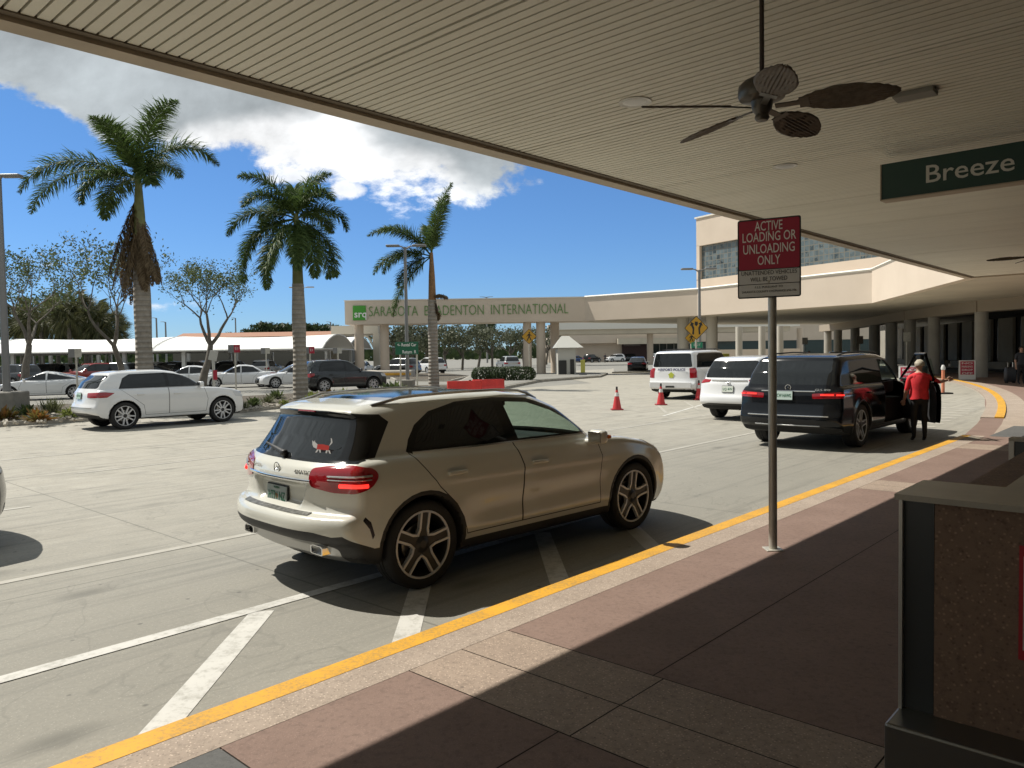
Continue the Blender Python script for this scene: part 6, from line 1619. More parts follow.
lot = [('suv', 12, 388, -70, P_DARK, 'dark blue SUV behind the lamp post at the left'), ('suv', 58, 384, -75, P_SILV, 'silver SUV seen over the roof of the white coupe'),
       ('suv', 88, 386, -150, P_RED, 'black and red SUV right behind the white coupe'), ('suv', 112, 385, -80, P_GREY, 'grey SUV between the coupe and the leaning bare tree'),
       ('sedan', 150, 384, -95, P_DARK, 'dark sedan behind the tall palm trunk'), ('suv', 170, 378, -90, P_SILV, 'pale SUV in the second row right of the tall palm'),
       ('sedan', 190, 388, -105, P_WHITE, 'white sedan behind the tree trunk with its tail to the right'), ('suv', 222, 379, -95, P_BLACK, 'black SUV above the roof of the white sedan by the red sign'),
       ('sedan', 240, 387, -110, P_WHITE, 'white sedan parked beside the red row sign'), ('sedan', 262, 375, -100, P_BLACK, 'black sedan just left of the middle palm trunk'),
       ('sedan', 296, 387, -120, P_WHITE, 'white sedan half hidden behind the middle palm'), ('suv', 310, 377, -95, P_SILV, 'silver SUV just above the charcoal SUV'),
       ('suv', 398, 376, -60, P_GREY, 'grey SUV behind the gate column and the green sign'), ('suv', 430, 374, -30, P_WHITE, 'white SUV behind the right-hand palm trunk'),
       ('suv', 508, 371, -15, P_SILV, 'pale SUV with black rear window beyond the clipped hedge'),
       ('sedan', 638, 372, 12, P_BLACK, 'dark sedan with red tail lights driving away under the gate'), ('sedan', 577, 362.5, 60, P_BLUE, 'blue sedan far beyond the toll booth'),
       ('suv', 592, 362.5, 40, P_BLACK, 'black SUV far away next to the blue sedan'), ('suv', 615, 362, -120, P_WHITE, 'small white SUV far away before the dark entrance'),
       ('suv', 627, 361.5, -120, P_DARK, 'far dark SUV touching the small white one'), ('suv', 662, 362, 80, P_SILV, 'far silver SUV glimpsed over the police truck'),
       ('suv', 838, 374, 20, P_BLACK, 'black SUV whose roof shows just above the open-door SUV')]
for a in lot: park(*a, group='cars parked and driving in the distance')
# rows under the white rental canopies
cols_ = [P_WHITE, P_BLACK, P_GREY, P_SILV, P_DARK, P_RED, P_WHITE, P_SILV]; cn_ = {'white_paint': 'white', 'black_paint': 'black', 'grey_paint': 'grey', 'silver_paint': 'silver', 'charcoal_paint': 'charcoal', 'red_paint': 'red', 'blue_paint': 'blue'}
rr_ = random.Random(3); ORD = 'first second third fourth fifth sixth seventh eighth ninth tenth eleventh twelfth thirteenth fourteenth fifteenth sixteenth'.split()
for j, (yy, x0, x1, st) in enumerate(((62, -48, -12, 2.9), (74, -56, -14, 3.0))):
    x = x0; i = 0
    while x < x1:
        pm = cols_[rr_.randrange(8)]; kd = rr_.choice(('suv', 'sedan', 'suv'))
        park(kd, 0, 0, rr_.choice((0, 180)) + rr_.uniform(-3, 3), pm, '%s %s, %s from the left in the %s row under the white canopies' % (cn_[pm.name], {'suv': 'SUV', 'sedan': 'sedan'}[kd], ORD[i], ('nearer', 'farther')[j]), 'cars under the canopies', loc=Vector((x, yy + .0 * x, 0)))
        x += st * (1.0 + rr_.choice((0, 0, 0, 1)) * .9); i += 1
# ================================================================ THINGS
M_GALV = mat('galvanised_post', (.5, .48, .42), .5, metal=.5, var=.15, vscale=6); M_SRED = mat('sign_red', (.36, .012, .045), .4); M_SWH = mat('sign_white', (.62, .62, .6), .4); M_SBK = mat('sign_black', (.015, .015, .015), .5)
# the loading-only sign
pb = G(773, 549.5, ZP); pole_top = 2.86
sg = thing('loading_sign', 'red and white ACTIVE LOADING OR UNLOADING ONLY sign on a grey post by the kerb', 'sign', tuple(pb))
b = MB(); b.tube([(0, 0, 0), (0, 0, pole_top)], .036, 16); b.build('post', M_GALV, sg, smooth=60)
b = MB(); b.rbox((0, 0, .004), (.15, .15, .012), .06); b.build('base_plate', M_GALV, sg)
sx = Vector((.87, -.49, 0)).normalized(); zc_ = (at(768, 219, pb.y).z + at(768, 298, pb.y).z) / 2 - ZP; sh_ = abs(at(768, 219, pb.y).z - at(768, 298, pb.y).z)
sw_ = .53; MS = frame(Vector((-.045, -.045, zc_)), sx, (0, 0, 1))
def srect(x0, x1, y0, y1, z, m, nm, par, r=.02):
    b = MB(); b.rbox((0, 0, 0), (x1 - x0, y1 - y0, .003), r) if False else None
    P = round_poly([(x0, y0), (x1, y0), (x1, y1), (x0, y1)], r); b.prism(P, z - .0015, z + .0015); b.v = [tuple(MS @ Vector(q)) for q in b.v]; return b.build(nm, m, par)
pnl = srect(-sw_ / 2, sw_ / 2, -sh_ / 2, sh_ / 2, 0, M_SBK, 'sign_panel', sg)
hs = sh_; y_split = hs / 2 - hs * .635
srect(-sw_ / 2 + .012, sw_ / 2 - .012, y_split, hs / 2 - .012, .003, M_SRED, 'red_field', pnl, .018); srect(-sw_ / 2 + .012, sw_ / 2 - .012, y_split - hs * .185, y_split - .008, .003, M_SWH, 'white_field', pnl, .004); srect(-sw_ / 2 + .012, sw_ / 2 - .012, -hs / 2 + .012, y_split - hs * .195, .003, M_SWH, 'white_field', pnl, .004)
M_LW = mat('sign_lettering_white', (.78, .78, .75), .4)
for tx, yy, w_, s_ in (('ACTIVE', .40, .27, .115), ('LOADING OR', .265, .52, .115), ('UNLOADING', .115, .50, .115), ('ONLY', -.03, .22, .115)):
    text_obj('lettering', tx, s_, M_LW, pnl, MS @ Matrix.Translation((0, yy * hs, .006)), width=w_ * .86, offset=.0005)
for tx, yy, w_, s_ in (('UNATTENDED VEHICLES', -.185, .54, .052), ('WILL BE TOWED', -.265, .36, .052), ('F.S.S. PURSUANT TO', -.365, .27, .026), ('SARASOTA COUNTY ORDINANCE #96-106', -.42, .53, .026)):
    text_obj('lettering', tx, s_, M_SBK, pnl, MS @ Matrix.Translation((0, yy * hs, .006)), width=w_ * .86, offset=.0)
for yy in (.33, -.30): b = MB(); b.lathe([(.006, .004), (.011, .004), (.009, .008), (0, .009)], 10, MS @ Matrix.Translation((0, yy * hs, .002))); b.build('bolt', M_GALV, pnl)

# Breeze sign under the ceiling
bx = thing('airline_sign', 'dark green Breeze sign hung under the slatted ceiling', 'sign', (0, 0, 0))
p = at(884, 166, 8.2); xr_ = Vector((math.cos(crot - PI / 2), math.sin(crot - PI / 2), 0)); bx.location = p
hgt = abs(at(884, 166, 8.2).z - at(884, 201, 8.2).z); Mb = frame(Vector((0, 0, -hgt / 2)), xr_, (0, 0, 1)); wB = 2.9
b = MB(); b.box((wB / 2, 0, 0), (wB, hgt, .16)); b.v = [tuple(Mb @ Vector(q)) for q in b.v]; pa = b.build('sign_box', mat('airline_green', (.012, .045, .035), .35), bx)
b = MB(); b.box((wB / 2, -hgt / 2 - .006, 0), (wB + .02, .012, .18)); b.box((-.006, 0, 0), (.012, hgt, .18)); b.v = [tuple(Mb @ Vector(q)) for q in b.v]; b.build('sign_rim', M_TRIM, pa)
text_obj('lettering', 'Breeze', .25, mat('breeze_letter', (.55, .54, .48), .5), pa, Mb @ Matrix.Translation((.80, .0, .083)), width=.76, offset=.001, extrude=.004)
for xx in (1.9, 2.4): b = MB(); q = Mb @ Vector((xx, hgt / 2, 0)); b.tube([q, q + Vector((0, 0, max(.05, ZC + .05 - p.z)))], .02, 6); b.build('hanger', M_SBK, bx)

# ceiling fan
M_BLADE = NT('woven_blade', .6); _o = M_BLADE.tc.outputs['Object']; _n = M_BLADE.noise(_o, 30, 4, .6); M_BLADE.col(M_BLADE.ramp(_n, [(.3, (.07, .052, .035)), (.7, (.13, .10, .07))])); M_BLADE = M_BLADE.m
M_FANM = mat('fan_bronze', (.10, .09, .075), .4, metal=.6, var=.2)
def fan(loc, label, rot):
    t = thing('ceiling_fan', label, 'ceiling fan', loc, rot, 'ceiling fans'); b = MB(); hz = ZC + .06 - loc[2]
    b.tube([(0, 0, .05), (0, 0, hz)], .013, 10); b.lathe([(0, hz), (.07, hz), (.06, hz - .05), (.02, hz - .08)], 18, cap=False); b.build('rod', mat('rod_dark', (.04, .025, .02), .5), t, smooth=60)
    b = MB(); b.lathe([(0, .17), (.05, .165), (.10, .14), (.125, .115), (.13, .07), (.12, .045), (.06, .03), (.055, .0), (.05, -.02), (.035, -.04), (.04, -.06), (.03, -.075), (0, -.078)], 28); b.build('motor', M_FANM, t, smooth=40)
    for k in range(5):
        a = 2 * PI * k / 5; b = MB(); n, m_ = 26, 20; vs = []
        for i in range(n + 1):
            u = i / n; w = .105 * (math.sin(PI * min(1, u * .97 + .02)) ** .62)
            for j in range(m_ + 1):
                v = -1 + 2 * j / m_; vs.append((.185 + .50 * u, w * v, .0035 * math.cos(v * PI * 9 * (w / .105 + .15)) + .02 * (1 - u) * 0 - .02 * u))
        fs = [(i * (m_ + 1) + j, (i + 1) * (m_ + 1) + j, (i + 1) * (m_ + 1) + j + 1, i * (m_ + 1) + j + 1) for i in range(n) for j in range(m_)]
        b.add(vs, fs); M_ = Matrix.Rotation(a, 4, 'Z') @ Matrix.Rotation(R(-17), 4, 'X'); b.v = [tuple(M_ @ Vector(q)) for q in b.v]; bl = b.build('blade', M_BLADE, t, smooth=60)
        so = bl.modifiers.new('thick', 'SOLIDIFY'); so.thickness = .006
        b = MB(); b.box((.15, 0, -.006), (.16, .035, .008)); b.box((.22, 0, -.008), (.05, .09, .006)); b.v = [tuple(M_ @ Vector(q)) for q in b.v]; b.build('blade_iron', M_FANM, bl)
    return t
fl = at(762, 107, 4.3)
f0 = fan(tuple(fl), 'bronze ceiling fan with five leaf shaped woven blades nearest the viewer', R(117))
dup(f0, loc=tuple(at(1040, 256, 11.6)), rotz=R(10), label='second leaf blade ceiling fan far right under the canopy')
# recessed lights and small ceiling fittings
for (px, py), lb in (((635, 103), 'round recessed ceiling light left of the fan'), ((785, 167), 'round recessed ceiling light below the fan')):
    d = ray(px, py); tt = (ZC + .03 - EYE) / d.z; q = Vector((d.x * tt, d.y * tt, ZC + .036)); t = thing('ceiling_light', lb, 'ceiling light', tuple(q), 0, 'recessed ceiling lights')
    b = MB(); b.lathe([(.10, 0), (.135, -.004), (.135, .004), (.10, .004)], 28, closed=True); b.build('rim', mat('lamp_rim', (.5, .48, .42), .4), t, smooth=40)
    b = MB(); b.lathe([(0, -.004), (.06, -.006), (.10, -.001)], 24, cap=False); b.build('lens', mat('frosted_lens', (.48, .46, .42), .25), t, smooth=40)
d = ray(915, 97); tt = (ZC - EYE) / d.z; q = Vector((d.x * tt, d.y * tt, ZC + .02)); b = MB(); b.rbox((0, 0, 0), (.30, .17, .04), .01, rz=crot - PI / 2 + .05); o = b.build('junction_plate', mat('plate_grey', (.20, .19, .165), .6)); o.location = q; tag(o, 'flat grey cover plate on the ceiling right of the fan', 'cover plate')

# the kiosk at the lower right
kp = G(901, 493.5, 1.2); ks = thing('check_in_counter', 'terrazzo faced counter with a stainless corner at the lower right corner', 'counter', tuple((kp.x, kp.y, ZP)))
M_TERR = paving('brown_terrazzo', (.19, .125, .085), (.25, .165, .115), .7, 45, False); M_TOPS = mat('counter_top', (.36, .33, .27), .35, var=.15, vscale=3); M_STEEL = mat('brushed_steel', (.22, .22, .21), .3, metal=.85, rvar=.1)
def kb(b, a0, a1, s0, s1, z0, z1, mi=0):       # box in the road frame relative to the corner (a forward, s to the right)
    c = DV * ((a0 + a1) / 2) - NV * ((s0 + s1) / 2); b.box((c.x, c.y, (z0 + z1) / 2), (abs(a1 - a0), abs(s1 - s0), z1 - z0), rz=ROAD_ROT, mi=mi)
hk = 1.2 - ZP
b = MB(); kb(b, -.02, .42, -.02, 2.0, hk - .024, hk); kb(b, .421, 3.0, .30, 2.0, hk - .025, hk - .001); b.build('counter_top', M_TOPS, ks)
b = MB(); kb(b, .02, 2.9, .122, 1.98, .2, hk - .026); b.build('terrazzo_panel', M_TERR, ks)
b = MB(); kb(b, .03, .40, .0, .118, .2, hk - .026); b.build('steel_corner', mat('dark_steel', (.07, .08, .085), .25, metal=.4), ks)
b = MB(); kb(b, .005, .04, -.010, .004, .2, hk - .026); b.build('edge_strip', mat('bright_strip', (.55, .54, .5), .3, metal=.5), ks)
b = MB(); kb(b, -.17, 2.9, -.015, 1.98, 0, .245); o = b.build('steel_plinth', M_STEEL, ks)
bv = o.modifiers.new('b', 'BEVEL'); bv.width = .012; bv.segments = 2
b = MB(); kb(b, .010, .019, .415, .80, .56, 1.0); sp_ = b.build('notice_border', mat('notice_red', (.4, .02, .03), .4), ks); b = MB(); kb(b, .005, .010, .43, .785, .60, .96); b.build('notice_face', mat('notice_white', (.5, .5, .47), .4), sp_)
k2 = G(1009, 441, 1.2); ks2 = thing('check_in_counter', 'second dark counter beyond the terrazzo counter at the right edge', 'counter', (k2.x, k2.y, ZP))
b = MB(); kb(b, 0, .09, .03, 1.6, 0, hk); b.build('body', mat('dark_steel', (.07, .08, .085), .25, metal=.4), ks2); b = MB(); kb(b, -.015, .105, -.0, 1.62, hk + .001, hk + .02); b.build('counter_top', M_TOPS, ks2); b = MB(); kb(b, -.01, .02, 0.0, .028, 0, hk); b.build('edge_strip', mat('bright_strip', (.55, .54, .5), .3, metal=.5), ks2)

# cones
M_CONE = mat('cone_red', (.50, .03, .035), .5); M_CW = mat('cone_white', (.6, .6, .58), .4)
def cone(loc, label):
    t = thing('traffic_cone', label, 'traffic cone', tuple(loc), 0, 'red cones on the road'); b = MB(); b.rbox((0, 0, .02), (.38, .38, .04), .02); b.build('base', mat('cone_base', (.25, .02, .025), .6), t)
    b = MB(); b.lathe([(.145, .04), (.03, .66), (.022, .70), (.0, .70)], 20, cap=False); c_ = b.build('cone_body', M_CONE, t, smooth=50); b = MB(); b.lathe([(.075, .44), (.052, .56)], 20, cap=False); b.build('collar', M_CW, c_, smooth=50); b = MB(); b.lathe([(.036, .64), (.03, .74), (0, .75)], 12, cap=False); b.build('cap', M_SBK, c_, smooth=50); return t
c_ = cone(G(617, 410), 'red traffic cone in the middle of the road, left one')
dup(c_, loc=G(661, 405), label='red traffic cone just in front of the police truck'); dup(c_, loc=G(699, 400), label='red traffic cone between police truck and white compact SUV')
def delin(loc, label):
    t = thing('delineator_post', label, 'post', tuple(loc), 0, 'orange delineator posts'); b = MB(); b.rbox((0, 0, .03), (.62, .40, .06), .03); b.build('base', M_SBK, t)
    b = MB(); b.tube([(0, 0, .05), (0, 0, 1.0)], .06, 12); s_ = b.build('post', mat('orange_post', (.62, .22, .12), .5), t, smooth=50); b = MB(); b.lathe([(.07, .95), (.085, 1.02), (.06, 1.10), (.045, 1.14), (0, 1.15)], 12, cap=False); b.build('handle', M_CW, s_, smooth=50)
    return t
dq = G(943, 394); dl_ = delin(dq, 'orange delineator post behind the person in red'); dup(dl_, loc=G(866, 391), label='orange delineator post seen beyond the black SUV')
# A-frame boards
def aboard(loc, rot, label, lines):
    t = thing('sandwich_board', label, 'sign board', tuple(loc), rot, 'red and white sandwich boards')
    for sg_ in (-1, 1):
        M_ = Matrix.Rotation(R(14) * sg_ * -1, 4, 'X') @ Matrix.Identity(4); M_ = Matrix.Translation((0, sg_ * .26, 0)) @ Matrix.Rotation(R(14) * sg_, 4, 'X')
        b = MB(); b.box((0, 0, .55), (.80, .04, 1.10), M=None); b.v = [tuple(M_ @ Vector(q)) for q in b.v]; fr_ = b.build('board', mat('board_white', (.62, .62, .6), .5), t)
        b = MB(); b.box((0, sg_ * .024, .66), (.66, .006, .76)); b.v = [tuple(M_ @ Vector(q)) for q in b.v]; pc = b.build('poster', mat('board_red', (.36, .02, .05), .45), fr_)
        for i, l in enumerate(lines):
            text_obj('lettering', l, .15, M_CW, pc, M_ @ frame(Vector((0, sg_ * .03, .92 - i * .19)), (-sg_, 0, 0), (0, 0, 1)), width=.52, offset=.002)
    return t
q = G(967, 379.5, ZP); ab = aboard(q, R(-28), 'red and white sandwich board on the far pavement by the big column', ['NO', 'PARKING', 'DROP', 'OFF']); dup(ab, loc=G(909, 391, 0), rotz=R(-26), label='red and white sandwich board seen through the open door window')
# water barriers
M_BAR = mat('barrier_red', (.62, .035, .025), .45, var=.2, vscale=2)
def barrier(loc, rot, label):
    t = thing('water_barrier', label, 'barrier', tuple(loc), rot, 'red water filled barriers'); b = MB(); prof = [(-.30, 0), (-.30, .14), (-.17, .30), (-.11, .62), (.11, .62), (.17, .30), (.30, .16), (.30, 0)]; n = len(prof); vs = []
    for x in (-.78, -.72, .72, .78):
        k = .9 if abs(x) > .75 else 1; vs += [(x - (.10 * (z / .72) if x < 0 else -.10 * (z / .72) * 0) * 0, y * k, z) for y, z in prof]
    fs = [(i * n + j, i * n + (j + 1) % n, (i + 1) * n + (j + 1) % n, (i + 1) * n + j) for i in range(3) for j in range(n)] + [tuple(range(n)), tuple(range(3 * n, 4 * n))[::-1]]
    b.add(vs, fs); b.build('shell', M_BAR, t, fix=True); b = MB(); b.tube([(.3, 0, .61), (.3, 0, .66)], .06, 10); b.build('filler_cap', M_SBK, t); b = MB(); b.box((.82, 0, .36), (.08, .10, .5)); b.build('link_lug', M_BAR, t); return t
bq = G(464, 394); br_ = barrier(bq, R(12), 'red water barrier segment nearer the right palm'); dup(br_, loc=G(488, 391.8), rotz=R(22), label='red water barrier segment nearer the hedges')

# street lamps
M_POLE = mat('lamp_pole_grey', (.22, .22, .22), .45, metal=.4); M_CONC = mat('plain_concrete', (.24, .225, .195), .85, var=.2, vscale=3, bump=.3)
def lamp(loc, h, r, label, head, block=None, arm=0.0):
    t = thing('street_lamp', label, 'street lamp', tuple(loc), 0, None); z0 = 0
    if block: b = MB(); b.rbox((0, 0, block[1] / 2), (block[0], block[0], block[1]), .06); b.build('footing', M_CONC, t); z0 = block[1]
    b = MB(); b.tube([(0, 0, z0), (0, 0, h)], [r, r * .75], 12); 
    for hx_ in head: b.tube([(0, 0, h - .1), (hx_ * .6, 0, h + .02), (hx_, 0, h + .05)], [r * .5, r * .4, r * .3], 6)
    b.build('pole', M_POLE, t, smooth=50)
    for hx_ in head: b = MB(); b.rbox((hx_ + (.30 if hx_ > 0 else -.3), 0, h + .06), (.62, .30, .09), .04); b.build('lamp_head', M_POLE, t, smooth=50)
    return t
q = G(8, 419); lamp(q, at(3, 178, q.y).z, .115, 'large street lamp with concrete footing at the left edge', (.12,), (.92, .88))
q = G(408, 396); lamp(q, at(407, 247, q.y).z, .09, 'slim twin arm street lamp between two palms', (-.25, .35), (.62, .75))
q = G(700, 386); lamp(q, at(698, 270, q.y).z, .09, 'street lamp before the terminal wing behind the police truck', (-.35, .3))
q = G(304, 380); lamp(q, at(303, 288, q.y).z, .08, 'thin street lamp directly behind the middle palm', (-.4,.4))
for i, (px, yb, yt) in enumerate(((157, 366, 318), (166, 366, 322), (487, 366, 297), (331, 366, 322), (236, 366, 318))):
    Y = 170 + 8 * i; x = at(px, 340, Y).x; zt = at(px, yt, Y).z; o = lamp((x, Y, 0), zt, .22, 'distant thin lamp pole ' + ('left of the forked tree', 'next to the forked tree', 'above the gate beam lettering', 'left of the gate beam', 'right of the forked tree')[i], (-.5,) if i != 2 else (-1.0, 1.0))
# green direction sign
q = G(409, 399); gsn = thing('direction_sign', 'green rental car return direction sign on two thin posts', 'sign', tuple(q)); zt = at(406, 342, q.y).z; zb_ = at(406, 354.5, q.y).z; w_ = abs(at(395.5, 348, q.y).x - at(418.5, 348, q.y).x); xc_ = at(407, 348, q.y).x - q.x
for dx in (-w_ * .30, w_ * .42): b = MB(); b.tube([(xc_ + dx, 0, .1), (xc_ + dx, 0, zt)], .035, 8); b.build('post', M_GALV, gsn, smooth=60)
b = MB(); b.rbox((xc_, -.05, (zt + zb_) / 2), (w_, .03, zt - zb_), .01); gp = b.build('sign_panel', mat('road_sign_green', (.01, .12, .06), .4), gsn)
text_obj('lettering', '<- Rental Car', .19, M_WHT, gp, frame(Vector((xc_, -.07, (zt + zb_) / 2 + .14)), (1, 0, 0), (0, 0, 1)), width=w_ * .82, offset=.004); text_obj('lettering', 'Return  R', .19, M_WHT, gp, frame(Vector((xc_ + .1, -.07, (zt + zb_) / 2 - .16)), (1, 0, 0), (0, 0, 1)), width=w_ * .6, offset=.004)
# diamond warning signs
M_YSG = mat('warning_yellow', (.50, .27, .02), .45)
def diamond(loc, zc_, hd_, label, mode, post=True):
    t = thing('warning_sign', label, 'sign', tuple(loc)); Md = frame(Vector((0, -.06, zc_)), (1, 0, 0), (0, 0, 1))
    if post: b = MB(); b.tube([(0, 0, 0), (0, 0, zc_ + hd_ * .3)], .045, 8); b.build('post', M_GALV, t, smooth=60)
    b = MB(); b.prism(round_poly([(0, -hd_), (hd_, 0), (0, hd_), (-hd_, 0)], hd_ * .12), -.004, .004, M=Md); bd = b.build('sign_border', M_SBK, t)
    b = MB(); b.prism(round_poly([(0, -hd_ * .93), (hd_ * .93, 0), (0, hd_ * .93), (-hd_ * .93, 0)], hd_ * .1), .005, .008, M=Md); pf = b.build('sign_face', M_YSG, bd)
    b = MB(); h_ = hd_
    if mode == 'walk':
        b.prism(circ(.05 * h_, .46 * h_, .10 * h_, 10), .009, .012, M=Md)
        for P in ([(-.10, .32), (.14, .34), (.12, -.05), (-.08, -.05)], [(-.08, -.03), (.05, -.03), (-.18, -.55), (-.32, -.52)], [(.0, -.03), (.12, -.03), (.34, -.52), (.22, -.56)], [(-.1, .32), (-.34, .02), (-.27, -.02), (-.04, .22)], [(.12, .32), (.34, .10), (.30, .04), (.08, .2)]): b.prism([(x * h_, y * h_) for x, y in P], .009, .012, M=Md)
    else:
        for sg_ in (-1, 1):
            P = [(.20, -.55), (.34, -.50), (.30, -.1), (.44, .22), (.54, .16), (.42, .50), (.16, .34), (.28, .28), (.16, .0)]; b.prism([(x * h_ * sg_, y * h_) for x, y in P], .009, .012, M=Md)
        b.prism([(x * h_, y * h_) for x, y in [(-.12, .52), (.12, .52), (.13, .28), (0, .14), (-.13, .28)]], .009, .012, M=Md)
    b.build('symbol', M_SBK, pf); return t
Yd = 62; p = at(529, 336.5, Yd); diamond((p.x, Yd, 0), p.z, 7.8 / FOC * Yd, 'yellow walking figure warning sign on the gate column', 'walk')
Yd = 38; p = at(696, 328, Yd); diamond((p.x, Yd, 0), p.z, 12.2 / FOC * Yd, 'orange yellow diamond sign with two curving arrows over the police truck', 'arrows')
p = at(691, 338, 39); diamond((p.x, 39, 0), p.z, 6.5 / FOC * 39, 'small orange diamond half hidden behind the arrow sign', 'walk')
p = at(697, 345, 38.5); t = thing('lane_sign', 'small green lane sign below the arrow sign', 'sign', (p.x, 38.5, 0)); b = MB(); b.box((0, 0, p.z), (.55, .03, .28)); sp_ = b.build('sign_panel', mat('road_sign_green2', (.01, .22, .12), .4), t); b = MB(); b.tube([(0, .06, 0), (0, .06, p.z)], .04, 6); b.build('post', M_GALV, t); text_obj('lettering', 'EXIT', .17, M_WHT, sp_, frame(Vector((0, -.02, p.z)), (1, 0, 0), (0, 0, 1)))
# red row signs in the lot
def row_sign(px, ytop, ybase, Y, label, two=True, red=True):
    x = at(px, 350, Y).x; zt = at(px, ytop, Y).z; t = thing('row_sign', label, 'sign', (x, Y, 0), 0, 'row marker signs in the rental lot'); b = MB(); b.tube([(0, 0, 0), (0, 0, zt)], .04, 8); b.build('post', M_GALV, t, smooth=60)
    b = MB(); b.box((.12, -.06, zt - .18), (.30, .03, .38)); r_ = b.build('sign_panel', mat('row_red', (.40, .015, .04), .4) if red else M_GALV, t)
    b = MB(); b.box((-.18, -.05, zt - .18), (.28, .03, .38)); b.build('sign_back', M_POLE, t)
    if red: text_obj('lettering', 'E1', .2, M_WHT, r_, frame(Vector((.12, -.08, zt - .18)), (1, 0, 0), (0, 0, 1)))
row_sign(235, 345, 388, 38, 'red E row sign above the white sedan right of the forked tree'); row_sign(310, 347, 385, 44, 'red row sign immediately right of the middle palm'); row_sign(76, 349, 400, 34, 'grey backed row sign beside the white coupe', red=False)
for px, Y, z_, lb in ((266, 50, 2.2, 'small grey row sign left of the middle palm'), (338, 52, 2.5, 'small grey row sign over the charcoal SUV')): row_sign(px, 348, 385, Y, lb, red=False)
for px, Y, lb in ((213, 40, 'slanted white return panel right of the forked tree trunk'),):
    x = at(px, 350, Y).x; t = thing('return_sign', lb, 'sign', (x, Y, 0)); b = MB(); b.box((0, 0, 2.0), (.42, .06, .5), M=Matrix.Rotation(R(14), 4, 'Y')); b.box((0, 0, .9), (.12, .1, 1.9)); b.build('panel', M_WHITEP, t)
    b = MB(); b.box((.1, -.06, 1.0), (.2, .04, .5)); b.build('red_tag', mat('row_red', (.40, .015, .04), .4), t)
# small white traffic signs before the far columns
for px, py, Y, m_, lb in ((805, 341, 70, M_WHITEP, 'small white notice on a post behind the black SUV roof'), (860, 340, 60, mat('brown_back', (.10, .08, .06), .6), 'brown sign back on a post before the far columns'), (907, 337, 52, M_GALV, 'grey sign back on a post above the open door')):
    p = at(px, py, Y); t = thing('traffic_sign', lb, 'sign', (p.x, Y, 0)); b = MB(); b.tube([(0, .05, 0), (0, .05, p.z)], .04, 8); b.build('post', M_GALV, t); b = MB(); b.rbox((0, 0, p.z), (.50, .03, .62), .01); b.build('sign_panel', m_, t)
p = at(725, 360, 80); t = thing('yellow_marker', 'small yellow marker board under the wing canopy', 'sign', (p.x, 80, 0)); b = MB(); b.rbox((0, 0, .9), (.9, .1, 1.4), .03); b.build('panel', mat('lime_yellow', (.35, .33, .05), .5), t); b = MB(); b.tube([(0, .08, 0), (0, .08, .6)], .05, 6); b.build('post', M_GALV, t)
p = G(583, 377); t = thing('crossing_marker', 'yellow in-road crossing marker right of the toll booth', 'sign', tuple(p)); b = MB(); b.rbox((0, 0, .85), (.34, .06, 1.0), .02); b.build('panel', mat('marker_yellow', (.42, .40, .08), .5), t); b = MB(); b.rbox((0, 0, .1), (.6, .5, .2), .05); b.build('base', M_SBK, t)
b = MB(); p = at(348 + 240, 352, 61); p = at(588, 352, 63); b.box((p.x - .1, 63, 2.1), (.5, .1, .9)); b.tube([(p.x - .1, 63.1, 0), (p.x - .1, 63.1, 1.8)], .05, 6); tag(b.build('blue_sign', mat('blue_panel', (.02, .12, .35), .5)), 'small blue sign between the gate columns and booth', 'sign') if False else None

# ================================================================ PEOPLE
def skin_mesh(name, joints, edges, m, parent, root=0, sub=2, mats=None, zones=None):
    me = bpy.data.meshes.new(name); me.from_pydata([j[0] for j in joints], edges, []); o = bpy.data.objects.new(name, me); C.objects.link(o)
    sk = o.modifiers.new('s', 'SKIN'); sk.use_smooth_shade = True; sv = me.skin_vertices[0].data
    for i, j in enumerate(joints):
        r = j[1]; sv[i].radius = (r, r) if isinstance(r, (int, float)) else r; sv[i].use_root = (i == root)
    sb = o.modifiers.new('d', 'SUBSURF'); sb.levels = sub; sb.render_levels = sub
    dg = bpy.context.evaluated_depsgraph_get(); me2 = bpy.data.meshes.new_from_object(o.evaluated_get(dg)); bpy.data.objects.remove(o)
    o = bpy.data.objects.new(name, me2); C.objects.link(o); me2.materials.clear()
    for q in (m if isinstance(m, list) else [m]): me2.materials.append(q)
    if zones:
        for p in me2.polygons: p.material_index = zones(p.center)
    me2.polygons.foreach_set('use_smooth', [True] * len(me2.polygons)); o.parent = parent; return o
SKIN = mat('skin', (.42, .25, .18), .55, var=.08); SHIRT_R = mat('red_shirt', (.68, .03, .04), .8, var=.15, vscale=12, bump=.3, bscale=25); TROU = mat('black_trousers', (.012, .012, .014), .85, var=.3, bump=.3, bscale=20); HAIRG = mat('grey_blond_hair', (.42, .38, .30), .7, var=.3, vscale=40); SHOE = mat('shoe_black', (.02, .02, .02), .5); MASKC = mat('cap_cream', (.5, .48, .40), .8)
